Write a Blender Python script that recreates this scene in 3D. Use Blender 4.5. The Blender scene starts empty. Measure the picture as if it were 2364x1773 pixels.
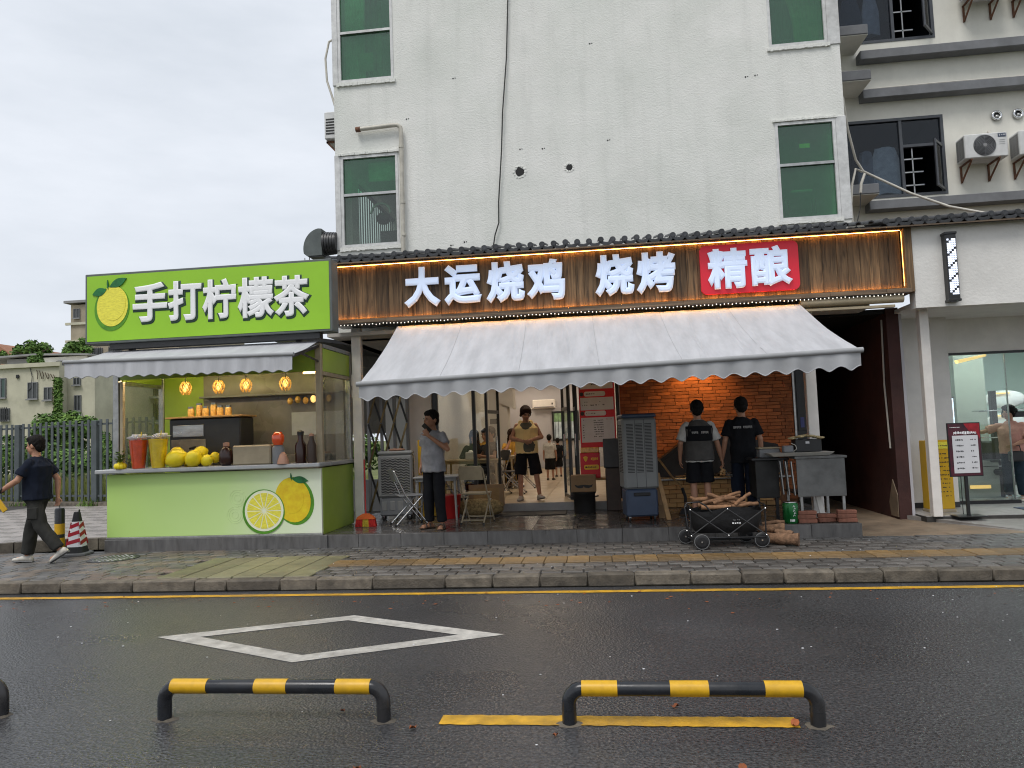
import bpy, bmesh, math, random
import numpy as np
from mathutils import Vector, Matrix, Euler, noise as mnoise

random.seed(7)
np.random.seed(7)
scene = bpy.context.scene
C = scene.collection
PI = math.pi
rad = math.radians

# ------------------------------------------------------------------ camera
cam_data = bpy.data.cameras.new('camera')
cam_data.sensor_width = 36.0
cam_data.lens = 26.04
cam_data.clip_start = 0.05
cam_data.clip_end = 2000.0
cam = bpy.data.objects.new('camera', cam_data)
C.objects.link(cam)
cam.matrix_world = (Matrix.Translation((0, 0, 1.65)) @ Matrix.Rotation(rad(6.7), 4, 'Z') @ Matrix.Rotation(rad(90 + 3.8), 4, 'X')
                    @ Matrix.Rotation(rad(-2.15), 4, 'Z'))
scene.camera = cam

# ------------------------------------------------------------------ sky and sun (overcast, high sun behind the camera)
SUN_EL, SUN_AZ = rad(60), rad(205)
world = bpy.data.worlds.new('World')
scene.world = world
world.use_nodes = True
nt = world.node_tree
nt.nodes.clear()
N = nt.nodes.new
sky = N('ShaderNodeTexSky')
sky.sky_type = 'NISHITA'
sky.sun_disc = False
sky.sun_elevation = SUN_EL
sky.sun_rotation = SUN_AZ
sky.air_density = 1.0
sky.dust_density = 4.0
tc = N('ShaderNodeTexCoord')
mp = N('ShaderNodeMapping')
mp.inputs['Scale'].default_value = (1.0, 1.0, 3.2)
nz = N('ShaderNodeTexNoise')
nz.inputs['Scale'].default_value = 2.3
nz.inputs['Detail'].default_value = 7.0
nz.inputs['Roughness'].default_value = 0.55
rp = N('ShaderNodeValToRGB')
rp.color_ramp.elements[0].position = 0.36
rp.color_ramp.elements[0].color = (6.9, 7.4, 8.1, 1)
rp.color_ramp.elements[1].position = 0.68
rp.color_ramp.elements[1].color = (8.7, 9.1, 9.8, 1)
mx = N('ShaderNodeMix')
mx.data_type = 'RGBA'
mx.inputs['Factor'].default_value = 0.93          # a closed cloud deck over the blue
bg = N('ShaderNodeBackground')
bg.inputs['Strength'].default_value = 0.083
wo = N('ShaderNodeOutputWorld')
L = nt.links.new
L(tc.outputs['Generated'], mp.inputs['Vector'])
L(mp.outputs['Vector'], nz.inputs['Vector'])
L(nz.outputs['Fac'], rp.inputs['Fac'])
L(sky.outputs['Color'], mx.inputs['A'])
L(rp.outputs['Color'], mx.inputs['B'])
L(mx.outputs['Result'], bg.inputs['Color'])
L(bg.outputs['Background'], wo.inputs['Surface'])

sun_data = bpy.data.lights.new('sun', 'SUN')
sun_data.energy = 1.5
sun_data.angle = rad(25)
sun_data.color = (1.0, 0.97, 0.93)
sun = bpy.data.objects.new('sun', sun_data)
C.objects.link(sun)
# direction TO the sun: azimuth measured so that it stands behind the camera, a little to the left
sdir = Vector((math.cos(SUN_EL) * math.sin(rad(-25)), -math.cos(SUN_EL) * math.cos(rad(-25)), math.sin(SUN_EL)))
sun.rotation_euler = sdir.to_track_quat('Z', 'Y').to_euler()

scene.view_settings.view_transform = 'Standard'
scene.view_settings.look = 'None'
scene.view_settings.gamma = 1.0
scene.view_settings.exposure = 0.36
scene.view_settings.use_curve_mapping = False
scene.render.engine = 'CYCLES'
scene.cycles.use_denoising = True
scene.cycles.filter_width = 1.1
scene.cycles.max_bounces = 10
scene.cycles.transparent_max_bounces = 16
scene.cycles.caustics_reflective = False
scene.cycles.caustics_refractive = False
scene.cycles.sample_clamp_indirect = 4.0

# ------------------------------------------------------------------ materials
def mat(name, col, rough=0.6, metal=0.0, spec=0.5, var=0.0, vs=4.0, rnd=0.0, bump=0.0, bs=60.0, bd=0.01, st=(1, 1, 1), emit=0.0,
        ecol=None, col2=None, coat=0.0, rvar=0.0, detail=5.0, grime=0.0, streak=0.0):
    m = bpy.data.materials.new(name)
    m.use_nodes = True
    nt = m.node_tree
    b = nt.nodes['Principled BSDF']
    Nn, Ln = nt.nodes.new, nt.links.new
    b.inputs['Roughness'].default_value = rough
    b.inputs['Metallic'].default_value = metal
    b.inputs['Specular IOR Level'].default_value = spec
    b.inputs['Coat Weight'].default_value = coat
    b.inputs['Base Color'].default_value = (*col, 1)
    tc = mp = None
    if var or bump or rvar or grime or streak:
        tc = Nn('ShaderNodeTexCoord')
        mp = Nn('ShaderNodeMapping')
        mp.inputs['Scale'].default_value = st
        Ln(tc.outputs['Object'], mp.inputs['Vector'])
    src = None
    if var:
        nz = Nn('ShaderNodeTexNoise')
        nz.inputs['Scale'].default_value = vs
        nz.inputs['Detail'].default_value = detail
        nz.inputs['Roughness'].default_value = 0.6
        Ln(mp.outputs['Vector'], nz.inputs['Vector'])
        mr = Nn('ShaderNodeMapRange')
        mr.inputs['From Min'].default_value = 0.32
        mr.inputs['From Max'].default_value = 0.68
        Ln(nz.outputs['Fac'], mr.inputs['Value'])
        mxn = Nn('ShaderNodeMix')
        mxn.data_type = 'RGBA'
        c2 = col2 if col2 else tuple(c * (1 - var) for c in col)
        c1 = col if col2 else tuple(min(1, c * (1 + var * 0.5)) for c in col)
        mxn.inputs['A'].default_value = (*c2, 1)
        mxn.inputs['B'].default_value = (*c1, 1)
        Ln(mr.outputs['Result'], mxn.inputs['Factor'])
        src = mxn.outputs['Result']
    if rnd:
        oi = Nn('ShaderNodeObjectInfo')
        mr = Nn('ShaderNodeMapRange')
        mr.inputs['To Min'].default_value = 1 - rnd
        mr.inputs['To Max'].default_value = 1 + rnd
        Ln(oi.outputs['Random'], mr.inputs['Value'])
        hs = Nn('ShaderNodeHueSaturation')
        if src:
            Ln(src, hs.inputs['Color'])
        else:
            hs.inputs['Color'].default_value = (*col, 1)
        Ln(mr.outputs['Result'], hs.inputs['Value'])
        src = hs.outputs['Color']
    if grime:
        n2 = Nn('ShaderNodeTexNoise')
        n2.inputs['Scale'].default_value = 1.1
        n2.inputs['Detail'].default_value = 9.0
        n2.inputs['Roughness'].default_value = 0.7
        Ln(tc.outputs['Object'], n2.inputs['Vector'])
        mr = Nn('ShaderNodeMapRange')
        mr.inputs['From Min'].default_value = 0.45
        mr.inputs['From Max'].default_value = 0.75
        mr.inputs['To Max'].default_value = grime
        Ln(n2.outputs['Fac'], mr.inputs['Value'])
        mg = Nn('ShaderNodeMix')
        mg.data_type = 'RGBA'
        mg.inputs['B'].default_value = (0.09, 0.075, 0.06, 1)
        if src:
            Ln(src, mg.inputs['A'])
        else:
            mg.inputs['A'].default_value = (*col, 1)
        Ln(mr.outputs['Result'], mg.inputs['Factor'])
        src = mg.outputs['Result']
    if streak:          # rain marks running down the wall
        m5 = Nn('ShaderNodeMapping')
        m5.inputs['Scale'].default_value = (3.2, 3.2, 0.22)
        Ln(tc.outputs['Object'], m5.inputs['Vector'])
        n5 = Nn('ShaderNodeTexNoise')
        n5.inputs['Scale'].default_value = 1.6
        n5.inputs['Detail'].default_value = 8.0
        n5.inputs['Roughness'].default_value = 0.65
        Ln(m5.outputs['Vector'], n5.inputs['Vector'])
        r5 = Nn('ShaderNodeMapRange')
        r5.inputs['From Min'].default_value = 0.50
        r5.inputs['From Max'].default_value = 0.78
        r5.inputs['To Max'].default_value = streak
        Ln(n5.outputs['Fac'], r5.inputs['Value'])
        x5 = Nn('ShaderNodeMix')
        x5.data_type = 'RGBA'
        x5.inputs['B'].default_value = (0.22, 0.225, 0.20, 1)
        if src:
            Ln(src, x5.inputs['A'])
        else:
            x5.inputs['A'].default_value = (*col, 1)
        Ln(r5.outputs['Result'], x5.inputs['Factor'])
        src = x5.outputs['Result']
    if src:
        Ln(src, b.inputs['Base Color'])
    if rvar:
        n3 = Nn('ShaderNodeTexNoise')
        n3.inputs['Scale'].default_value = vs * 0.6
        n3.inputs['Detail'].default_value = 6.0
        Ln(mp.outputs['Vector'], n3.inputs['Vector'])
        mr = Nn('ShaderNodeMapRange')
        mr.inputs['From Min'].default_value = 0.3
        mr.inputs['From Max'].default_value = 0.7
        mr.inputs['To Min'].default_value = max(0.03, rough - rvar)
        mr.inputs['To Max'].default_value = min(1, rough + rvar)
        Ln(n3.outputs['Fac'], mr.inputs['Value'])
        Ln(mr.outputs['Result'], b.inputs['Roughness'])
    if bump:
        n4 = Nn('ShaderNodeTexNoise')
        n4.inputs['Scale'].default_value = bs
        n4.inputs['Detail'].default_value = 4.0
        Ln(mp.outputs['Vector'], n4.inputs['Vector'])
        bn = Nn('ShaderNodeBump')
        bn.inputs['Strength'].default_value = bump
        bn.inputs['Distance'].default_value = bd
        Ln(n4.outputs['Fac'], bn.inputs['Height'])
        Ln(bn.outputs['Normal'], b.inputs['Normal'])
    if emit:
        b.inputs['Emission Color'].default_value = (*(ecol or col), 1)
        b.inputs['Emission Strength'].default_value = emit
    return m


def glass(name, tint=(0.9, 0.95, 0.92), refl=0.12, rough=0.02, dirt=0.0, dcol=(0.3, 0.3, 0.28), graze=0.6):
    """a pane: mostly see-through in its tint, with a mirror share that grows at grazing angles and an optional dusty film"""
    m = bpy.data.materials.new(name)
    m.use_nodes = True
    nt = m.node_tree
    nt.nodes.clear()
    Nn, Ln = nt.nodes.new, nt.links.new
    tr = Nn('ShaderNodeBsdfTransparent')
    tr.inputs['Color'].default_value = (*tint, 1)
    gl = Nn('ShaderNodeBsdfGlossy')
    gl.inputs['Roughness'].default_value = rough
    lw = Nn('ShaderNodeLayerWeight')
    lw.inputs['Blend'].default_value = 0.35
    mr = Nn('ShaderNodeMapRange')
    mr.inputs['To Min'].default_value = refl
    mr.inputs['To Max'].default_value = min(1, refl + graze)
    Ln(lw.outputs['Facing'], mr.inputs['Value'])
    ms = Nn('ShaderNodeMixShader')
    Ln(mr.outputs['Result'], ms.inputs['Fac'])
    Ln(tr.outputs['BSDF'], ms.inputs[1])
    Ln(gl.outputs['BSDF'], ms.inputs[2])
    out = Nn('ShaderNodeOutputMaterial')
    if dirt:
        df = Nn('ShaderNodeBsdfDiffuse')
        df.inputs['Color'].default_value = (*dcol, 1)
        tc = Nn('ShaderNodeTexCoord')
        nz = Nn('ShaderNodeTexNoise')
        nz.inputs['Scale'].default_value = 1.1
        nz.inputs['Detail'].default_value = 6
        Ln(tc.outputs['Object'], nz.inputs['Vector'])
        m2 = Nn('ShaderNodeMapRange')
        m2.inputs['From Min'].default_value = 0.3
        m2.inputs['From Max'].default_value = 0.75
        m2.inputs['To Min'].default_value = dirt * 0.25
        m2.inputs['To Max'].default_value = min(1, dirt * 1.7)
        Ln(nz.outputs['Fac'], m2.inputs['Value'])
        md = Nn('ShaderNodeMixShader')
        Ln(m2.outputs['Result'], md.inputs['Fac'])
        Ln(ms.outputs['Shader'], md.inputs[1])
        Ln(df.outputs['BSDF'], md.inputs[2])
        Ln(md.outputs['Shader'], out.inputs['Surface'])
    else:
        Ln(ms.outputs['Shader'], out.inputs['Surface'])
    return m


MATS = {}
def mk(name, *a, **k):
    MATS[name] = mat(name, *a, **k)
    return MATS[name]

# ------------------------------------------------------------------ mesh builder
class MB:
    def __init__(self):
        self.v, self.f, self.mi = [], [], []
        self.m = 0

    def add(self, vs, fs):
        o = len(self.v)
        self.v.extend(tuple(p) for p in vs)
        self.f.extend(tuple(i + o for i in f) for f in fs)
        self.mi.extend([self.m] * len(fs))
        return self

    def box(self, x0, x1, y0, y1, z0, z1):
        vs = [(x0, y0, z0), (x1, y0, z0), (x1, y1, z0), (x0, y1, z0), (x0, y0, z1), (x1, y0, z1), (x1, y1, z1), (x0, y1, z1)]
        return self.add(vs, [(0, 3, 2, 1), (4, 5, 6, 7), (0, 1, 5, 4), (1, 2, 6, 5), (2, 3, 7, 6), (3, 0, 4, 7)])

    def bev(self, x0, x1, y0, y1, z0, z1, b=0.01):
        """box with chamfered edges"""
        bm = bmesh.new()
        bmesh.ops.create_cube(bm, size=1)
        for v in bm.verts:
            v.co = Vector(((x0 + x1) / 2 + v.co.x * (x1 - x0), (y0 + y1) / 2 + v.co.y * (y1 - y0), (z0 + z1) / 2 + v.co.z * (z1 - z0)))
        bmesh.ops.bevel(bm, geom=bm.edges[:], offset=b, segments=1, affect='EDGES', profile=0.5)
        bm.verts.index_update()
        self.add([v.co[:] for v in bm.verts], [[v.index for v in f.verts] for f in bm.faces])
        bm.free()
        return self

    def bar(self, p0, p1, w, h, up=(0, 0, 1)):
        """rectangular bar between two points"""
        p0, p1 = Vector(p0), Vector(p1)
        d = (p1 - p0).normalized()
        u = Vector(up)
        if abs(d.dot(u)) > 0.98:
            u = Vector((0, 1, 0))
        s = d.cross(u).normalized() * (w / 2)
        t = s.cross(d).normalized() * (h / 2)
        vs = [p + a * s + b * t for p in (p0, p1) for a, b in ((-1, -1), (1, -1), (1, 1), (-1, 1))]
        return self.add(vs, [(3, 2, 1, 0), (4, 5, 6, 7), (0, 1, 5, 4), (1, 2, 6, 5), (2, 3, 7, 6), (3, 0, 4, 7)])

    def ring(self, c, d, r, n, r2=None, up=None):
        d = Vector(d).normalized()
        u = Vector(up) if up else (Vector((0, 0, 1)) if abs(d.z) < 0.9 else Vector((0, 1, 0)))
        s = d.cross(u).normalized()
        t = s.cross(d).normalized()
        r2 = r if r2 is None else r2
        return [Vector(c) + s * (r * math.cos(2 * PI * i / n)) + t * (r2 * math.sin(2 * PI * i / n)) for i in range(n)]

    def loft(self, rings, cap=True, close=False):
        n = len(rings[0])
        vs = [p for r in rings for p in r]
        fs = []
        K = len(rings)
        for k in range(K if close else K - 1):
            a, b = k * n, ((k + 1) % K) * n
            for i in range(n):
                j = (i + 1) % n
                fs.append((a + i, a + j, b + j, b + i))
        if cap and not close:
            fs.append(tuple(range(n - 1, -1, -1)))
            fs.append(tuple((K - 1) * n + i for i in range(n)))
        return self.add(vs, fs)

    def cyl(self, p0, p1, r0, r1=None, n=12, cap=True):
        r1 = r0 if r1 is None else r1
        d = Vector(p1) - Vector(p0)
        return self.loft([self.ring(p0, d, r0, n), self.ring(p1, d, r1, n)], cap)

    def tube(self, pts, r, n=8, cap=True, close=False):
        pts = [Vector(p) for p in pts]
        rs = r if isinstance(r, (list, tuple)) else [r] * len(pts)
        rings = []
        prev = None
        for i, p in enumerate(pts):
            if close:
                d = pts[(i + 1) % len(pts)] - pts[i - 1]
            else:
                d = (pts[min(i + 1, len(pts) - 1)] - pts[max(i - 1, 0)])
            d = d.normalized()
            if prev is None:
                u = Vector((0, 0, 1)) if abs(d.z) < 0.9 else Vector((0, 1, 0))
                s = d.cross(u).normalized()
            else:
                s = (prev - d * prev.dot(d)).normalized()
            prev = s
            t = s.cross(d).normalized()
            rings.append([p + s * (rs[i] * math.cos(2 * PI * k / n)) + t * (rs[i] * math.sin(2 * PI * k / n)) for k in range(n)])
        return self.loft(rings, cap, close)

    def lathe(self, prof, c=(0, 0, 0), n=20, cap=True):
        rings = [[(c[0] + r * math.cos(2 * PI * i / n), c[1] + r * math.sin(2 * PI * i / n), c[2] + z) for i in range(n)] for r, z in prof]
        return self.loft(rings, cap)

    def ell(self, c, r, rot=None, nu=12, nv=8):
        c = Vector(c)
        vs, fs = [], []
        for j in range(1, nv):
            th = PI * j / nv
            for i in range(nu):
                ph = 2 * PI * i / nu
                p = Vector((r[0] * math.sin(th) * math.cos(ph), r[1] * math.sin(th) * math.sin(ph), r[2] * math.cos(th)))
                vs.append(c + (rot @ p if rot else p))
        top = len(vs)
        p = Vector((0, 0, r[2]))
        vs.append(c + (rot @ p if rot else p))
        p = Vector((0, 0, -r[2]))
        vs.append(c + (rot @ p if rot else p))
        for j in range(nv - 2):
            for i in range(nu):
                k = (i + 1) % nu
                fs.append((j * nu + i, (j + 1) * nu + i, (j + 1) * nu + k, j * nu + k))
        for i in range(nu):
            k = (i + 1) % nu
            fs.append((top, i, k))
            fs.append((top + 1, (nv - 2) * nu + k, (nv - 2) * nu + i))
        return self.add(vs, fs)

    def cap(self, p0, p1, r0, r1, n=12):
        """tapered capsule, round ends"""
        p0, p1 = Vector(p0), Vector(p1)
        d = (p1 - p0)
        dn = d.normalized()
        rings = []
        for a in (-80, -50, -20):
            rings.append(self.ring(p0 + dn * (r0 * math.sin(rad(a))), dn, r0 * math.cos(rad(a)), n))
        for a in (20, 50, 80):
            rings.append(self.ring(p1 + dn * (r1 * math.sin(rad(a))), dn, r1 * math.cos(rad(a)), n))
        return self.loft(rings)

    def prism(self, poly, a, b, axis='y'):
        """extrude a 2-D polygon along an axis from a to b; for axis y the polygon is (x, z), x: (y, z), z: (x, y)"""
        n = len(poly)
        def P(p, t):
            return {'y': (p[0], t, p[1]), 'x': (t, p[0], p[1]), 'z': (p[0], p[1], t)}[axis]
        vs = [P(p, a) for p in poly] + [P(p, b) for p in poly]
        fs = [tuple(range(n)), tuple(range(2 * n - 1, n - 1, -1))]
        fs += [(i, i + n, (i + 1) % n + n, (i + 1) % n) for i in range(n)]
        return self.add(vs, fs)

    def quad(self, a, b, c, d):
        return self.add([a, b, c, d], [(0, 1, 2, 3)])

    def mesh(self, name, mats=None, smooth=None, inv=None, fix=True):
        me = bpy.data.meshes.new(name)
        vs = self.v if inv is None else [tuple(inv @ Vector(p)) for p in self.v]
        me.from_pydata(vs, [], self.f)
        if mats:
            for m in (mats if isinstance(mats, (list, tuple)) else [mats]):
                me.materials.append(MATS[m] if isinstance(m, str) else m)
        if any(self.mi):
            me.polygons.foreach_set('material_index', self.mi)
        if fix:
            bm = bmesh.new()
            bm.from_mesh(me)
            bmesh.ops.recalc_face_normals(bm, faces=bm.faces[:])
            bm.to_mesh(me)
            bm.free()
        if smooth is not None:
            me.shade_smooth()
            if smooth < 180:
                me.set_sharp_from_angle(angle=rad(smooth))
        me.update()
        return me

    def build(self, name, mats, parent=None, smooth=None, fix=True):
        inv = INV.get(parent.name) if parent is not None else None
        o = bpy.data.objects.new(name, self.mesh(name, mats, smooth, inv, fix))
        C.objects.link(o)
        if parent is not None:
            o.parent = parent
            if inv is not None:
                INV[o.name] = inv
        return o

INV = {}
def tag(o, label=None, cat=None, group=None, kind=None):
    if label: o['label'] = label
    if cat: o['category'] = cat
    if group: o['group'] = group
    if kind: o['kind'] = kind
    return o

def thing(name, label, cat, loc=(0, 0, 0), rz=0.0, group=None, world=False):
    """an Empty at the thing's base; with world=True its parts are given in world coordinates"""
    o = bpy.data.objects.new(name, None)
    C.objects.link(o)
    o.empty_display_size = 0.1
    o.location = loc
    o.rotation_euler = (0, 0, rz)
    tag(o, label, cat, group)
    if world:
        INV[o.name] = (Matrix.Translation(loc) @ Matrix.Rotation(rz, 4, 'Z')).inverted()
    return o

def struct(name, mb, m, smooth=None):
    return tag(mb.build(name, m, None, smooth), kind='structure')

def inst(name, me, parent, loc=(0, 0, 0), rot=(0, 0, 0), sc=(1, 1, 1)):
    """one piece that shares its mesh with its likes; loc is in world coordinates when the parent's parts are"""
    o = bpy.data.objects.new(name, me)
    C.objects.link(o)
    if parent is not None:
        o.parent = parent
        i = INV.get(parent.name)
        o.location = (i @ Vector(loc)) if i is not None else loc
    else:
        o.location = loc
    o.rotation_euler = rot
    o.scale = sc
    return o

def copy_tree(o, parent=None):
    c = o.copy()
    C.objects.link(c)
    c.parent = parent
    for ch in o.children:
        copy_tree(ch, c)
    return c

def glyph(ch, size=1.0, extrude=0.02, offset=0.02):
    """mesh of one written character, centred, lying in x-z and facing -y"""
    cu = bpy.data.curves.new('glyph', 'FONT')
    cu.body = ch
    cu.size = size
    cu.extrude = extrude
    cu.bevel_depth = offset
    cu.bevel_resolution = 1
    cu.resolution_u = 3
    o = bpy.data.objects.new('glyph', cu)
    me = bpy.data.meshes.new_from_object(o)
    bpy.data.objects.remove(o)
    bpy.data.curves.remove(cu)
    co = np.empty(len(me.vertices) * 3)
    me.vertices.foreach_get('co', co)
    co = co.reshape(-1, 3)
    lo, hi = co.min(0), co.max(0)
    c = (lo + hi) / 2
    out = np.stack([co[:, 0] - c[0], -co[:, 2], co[:, 1] - c[1]], 1)
    me.vertices.foreach_set('co', out.ravel())
    me.materials.clear()
    me.update()
    return me, hi - lo

# ---- remesh queue: closed volumes are fused into one continuous skin and smoothed, all in one pass
QUEUE = []
def fuse(mb, name, mats, parent, voxel=0.012, smooth=6, wrinkle=0.0, wscale=9.0):
    me = mb.mesh(name + '_volume', mats)
    o = bpy.data.objects.new(name, me)
    C.objects.link(o)
    o.parent = parent
    QUEUE.append((o, voxel, smooth, wrinkle, wscale, mats))
    return o

def flush():
    tmp = bpy.data.scenes.new('tmp')
    jobs = []
    for o, voxel, smooth, wr, ws, mats in QUEUE:
        t = bpy.data.objects.new('t', o.data)
        tmp.collection.objects.link(t)
        r = t.modifiers.new('r', 'REMESH')
        r.mode = 'VOXEL'
        r.voxel_size = voxel
        r.use_smooth_shade = True
        if smooth:
            s = t.modifiers.new('s', 'SMOOTH')
            s.factor = 0.5
            s.iterations = smooth
        jobs.append(t)
    tmp.view_layers[0].update()
    dg = tmp.view_layers[0].depsgraph
    for t, (o, voxel, smooth, wr, ws, mats) in zip(jobs, QUEUE):
        me = bpy.data.meshes.new_from_object(t.evaluated_get(dg))
        me.name = o.name
        me.materials.clear()
        for m in (mats if isinstance(mats, (list, tuple)) else [mats]):
            me.materials.append(MATS[m] if isinstance(m, str) else m)
        if wr:
            n = len(me.vertices)
            co = np.empty(n * 3); me.vertices.foreach_get('co', co)
            no = np.empty(n * 3); me.vertices.foreach_get('normal', no)
            co = co.reshape(-1, 3); no = no.reshape(-1, 3)
            sd = random.random() * 50
            k = np.array([mnoise.noise((p[0] * ws + sd, p[1] * ws, p[2] * ws * 0.55 + p[0] * ws * 0.3)) for p in co])
            k = 1 - np.abs(k) * 2.2
            co += no * (k * wr)[:, None]
            me.vertices.foreach_set('co', co.ravel())
        me.shade_smooth()
        me.update()
        o.data = me
    for t in jobs:
        bpy.data.objects.remove(t)
    bpy.data.scenes.remove(tmp)

# ------------------------------------------------------------------ palette
mk('road_paint_yellow', (0.62, 0.34, 0.02), 0.55, var=0.35, vs=9, bump=0.5, bs=220, bd=0.004, grime=0.55)
mk('road_paint_white', (0.50, 0.48, 0.44), 0.6, var=0.3, vs=9, bump=0.5, bs=220, bd=0.004, grime=0.6)
mk('paver', (0.108, 0.10, 0.092), 0.5, var=0.4, vs=7, rnd=0.35, bump=0.5, bs=90, bd=0.004, rvar=0.2, grime=0.35)
mk('paver_warm', (0.16, 0.12, 0.095), 0.55, var=0.35, vs=7, rnd=0.2, bump=0.5, bs=90, bd=0.004, rvar=0.2, grime=0.3)
mk('paver_ochre', (0.24, 0.15, 0.06), 0.6, var=0.4, vs=8, rnd=0.25, bump=0.5, bs=90, bd=0.004, rvar=0.2, grime=0.7)
mk('slab_green', (0.195, 0.185, 0.105), 0.55, var=0.3, vs=3, rnd=0.12, bump=0.4, bs=70, bd=0.004, rvar=0.2, grime=0.5)
mk('joint', (0.045, 0.042, 0.038), 0.85, var=0.3, vs=12)
mk('kerb', (0.135, 0.115, 0.088), 0.75, var=0.55, vs=7, rnd=0.3, bump=0.8, bs=50, bd=0.008, grime=0.75)
mk('plaza', (0.35, 0.315, 0.29), 0.33, var=0.3, vs=2.5, bump=0.3, bs=40, bd=0.004, rvar=0.2, grime=0.25, rnd=0.1)
mk('earth_concrete', (0.23, 0.17, 0.115), 0.7, var=0.35, vs=2.5, bump=0.5, bs=60, bd=0.006, grime=0.4)
mk('shop_floor', (0.34, 0.33, 0.32), 0.4, var=0.2, vs=4, bump=0.2, bs=60, bd=0.003, grime=0.25)
mk('platform_tile', (0.085, 0.078, 0.074), 0.22, var=0.35, vs=5, rnd=0.12, bump=0.1, bs=30, bd=0.003, rvar=0.14, grime=0.2)
mk('platform_front', (0.115, 0.112, 0.11), 0.4, var=0.35, vs=5, st=(3, 3, 0.6), rnd=0.12, bump=0.2, bs=60, bd=0.003, rvar=0.15, grime=0.3)
mk('grass', (0.10, 0.145, 0.03), 0.9, var=0.4, vs=0.8)
mk('field', (0.13, 0.15, 0.045), 0.95, var=0.5, vs=1.2, bump=0.8, bs=20, bd=0.05)
mk('plaster', (0.80, 0.79, 0.755), 0.9, spec=0.2, var=0.1, vs=0.8, col2=(0.69, 0.70, 0.655), bump=0.55, bs=44, bd=0.014, grime=0.09, streak=0.17)
mk('plaster_side', (0.80, 0.78, 0.74), 0.9, spec=0.2, var=0.12, vs=0.9, bump=0.5, bs=30, bd=0.01, grime=0.15)
mk('white_frame', (0.66, 0.66, 0.65), 0.5, var=0.2, vs=9, grime=0.3)
mk('white_paint', (0.80, 0.775, 0.735), 0.55, var=0.08, vs=3, bump=0.15, bs=40, grime=0.12)
mk('white_post', (0.78, 0.74, 0.69), 0.4, var=0.08, vs=6, grime=0.2)
mk('cream_wall', (0.74, 0.72, 0.65), 0.85, spec=0.2, streak=0.10, var=0.10, vs=1.2, bump=0.25, bs=60, bd=0.004, grime=0.12)
mk('band_grey', (0.17, 0.175, 0.185), 0.7, var=0.2, vs=4, grime=0.2)
mk('metal_dark', (0.03, 0.03, 0.032), 0.4, var=0.2, vs=12)
mk('metal_black', (0.012, 0.012, 0.013), 0.35, var=0.2, vs=12)
mk('frame_bluegrey', (0.06, 0.065, 0.075), 0.4, var=0.2, vs=8)
mk('chrome', (0.62, 0.62, 0.62), 0.15, metal=1.0, var=0.1, vs=20)
mk('steel', (0.40, 0.40, 0.39), 0.33, metal=1.0, var=0.3, vs=5, st=(1, 1, 4), rvar=0.15, grime=0.3)
mk('aluminium', (0.45, 0.45, 0.44), 0.4, metal=0.9, var=0.2, vs=12, grime=0.3)
mk('rust', (0.17, 0.075, 0.04), 0.8, var=0.5, vs=15, bump=0.4, bs=80)
mk('tile_clay', (0.075, 0.078, 0.085), 0.6, var=0.35, vs=14, rnd=0.25, bump=0.5, bs=70, bd=0.004)
mk('led_warm', (1.0, 0.55, 0.16), emit=18.0, ecol=(1.0, 0.42, 0.085))
mk('led_thin', (1.0, 0.55, 0.16), emit=7.0, ecol=(1.0, 0.45, 0.10))
mk('led_soft', (1.0, 0.6, 0.2), emit=7.0, ecol=(1.0, 0.52, 0.17))
mk('led_awning', (1.0, 0.6, 0.2), emit=30.0, ecol=(1.0, 0.47, 0.10))
mk('letter_face', (0.50, 0.60, 0.82), 0.5, emit=0.30, ecol=(0.78, 0.87, 1.0))
mk('letter_side', (0.5, 0.55, 0.65), 0.5)
mk('sign_red', (0.62, 0.012, 0.022), 0.45, var=0.1, vs=3)
mk('plate_red', (0.62, 0.012, 0.03), 0.4, emit=0.10, ecol=(1.0, 0.02, 0.06))
mk('awning_grey', (0.47, 0.475, 0.495), 0.85, spec=0.2, var=0.14, vs=2.2, st=(3, 0.6, 0.6), bump=0.35, bs=9, bd=0.012, grime=0.10)
mk('valance_shaded', (0.36, 0.365, 0.375), 0.85, spec=0.2, var=0.16, vs=2.0, grime=0.15)  # awning cloth made darker: shade on the upright valance put into its colour
mk('awning_edge', (0.33, 0.335, 0.34), 0.8, spec=0.2, var=0.1, vs=4)
mk('kiosk_green', (0.36, 0.58, 0.06), 0.42, var=0.06, vs=2, grime=0.06)
mk('kiosk_lime', (0.34, 0.48, 0.06), 0.45, var=0.1, vs=2)
mk('sign_green', (0.30, 0.58, 0.022), 0.38, var=0.05, vs=2)
mk('sign_edge', (0.11, 0.125, 0.12), 0.5, var=0.15, vs=6)
mk('print_white', (0.86, 0.86, 0.86), 0.45)
mk('print_dark', (0.02, 0.055, 0.035), 0.5)
mk('counter', (0.42, 0.43, 0.44), 0.35, var=0.1, vs=8)
mk('lemon_print', (0.86, 0.68, 0.015), 0.45, var=0.35, vs=9, col2=(0.74, 0.48, 0.008))
mk('lemon_light', (0.88, 0.80, 0.08), 0.45, var=0.2, vs=22, st=(1, 1, 3))
mk('lime_print', (0.09, 0.30, 0.012), 0.5, var=0.3, vs=9)
mk('leaf_print', (0.012, 0.17, 0.04), 0.5, var=0.5, vs=12)
mk('pith_print', (0.86, 0.88, 0.66), 0.5)
mk('pale_print', (0.60, 0.76, 0.36), 0.5)
mk('lemon_skin', (0.93, 0.74, 0.02), 0.38, var=0.12, vs=6, bump=0.35, bs=45, bd=0.004)
mk('juice_red', (0.85, 0.09, 0.012), 0.12, coat=0.8, var=0.25, vs=9)
mk('juice_yellow', (0.95, 0.66, 0.01), 0.12, coat=0.8, var=0.2, vs=9)
mk('ice', (0.80, 0.80, 0.82), 0.2, var=0.2, vs=40, bump=0.5, bs=40)
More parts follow.
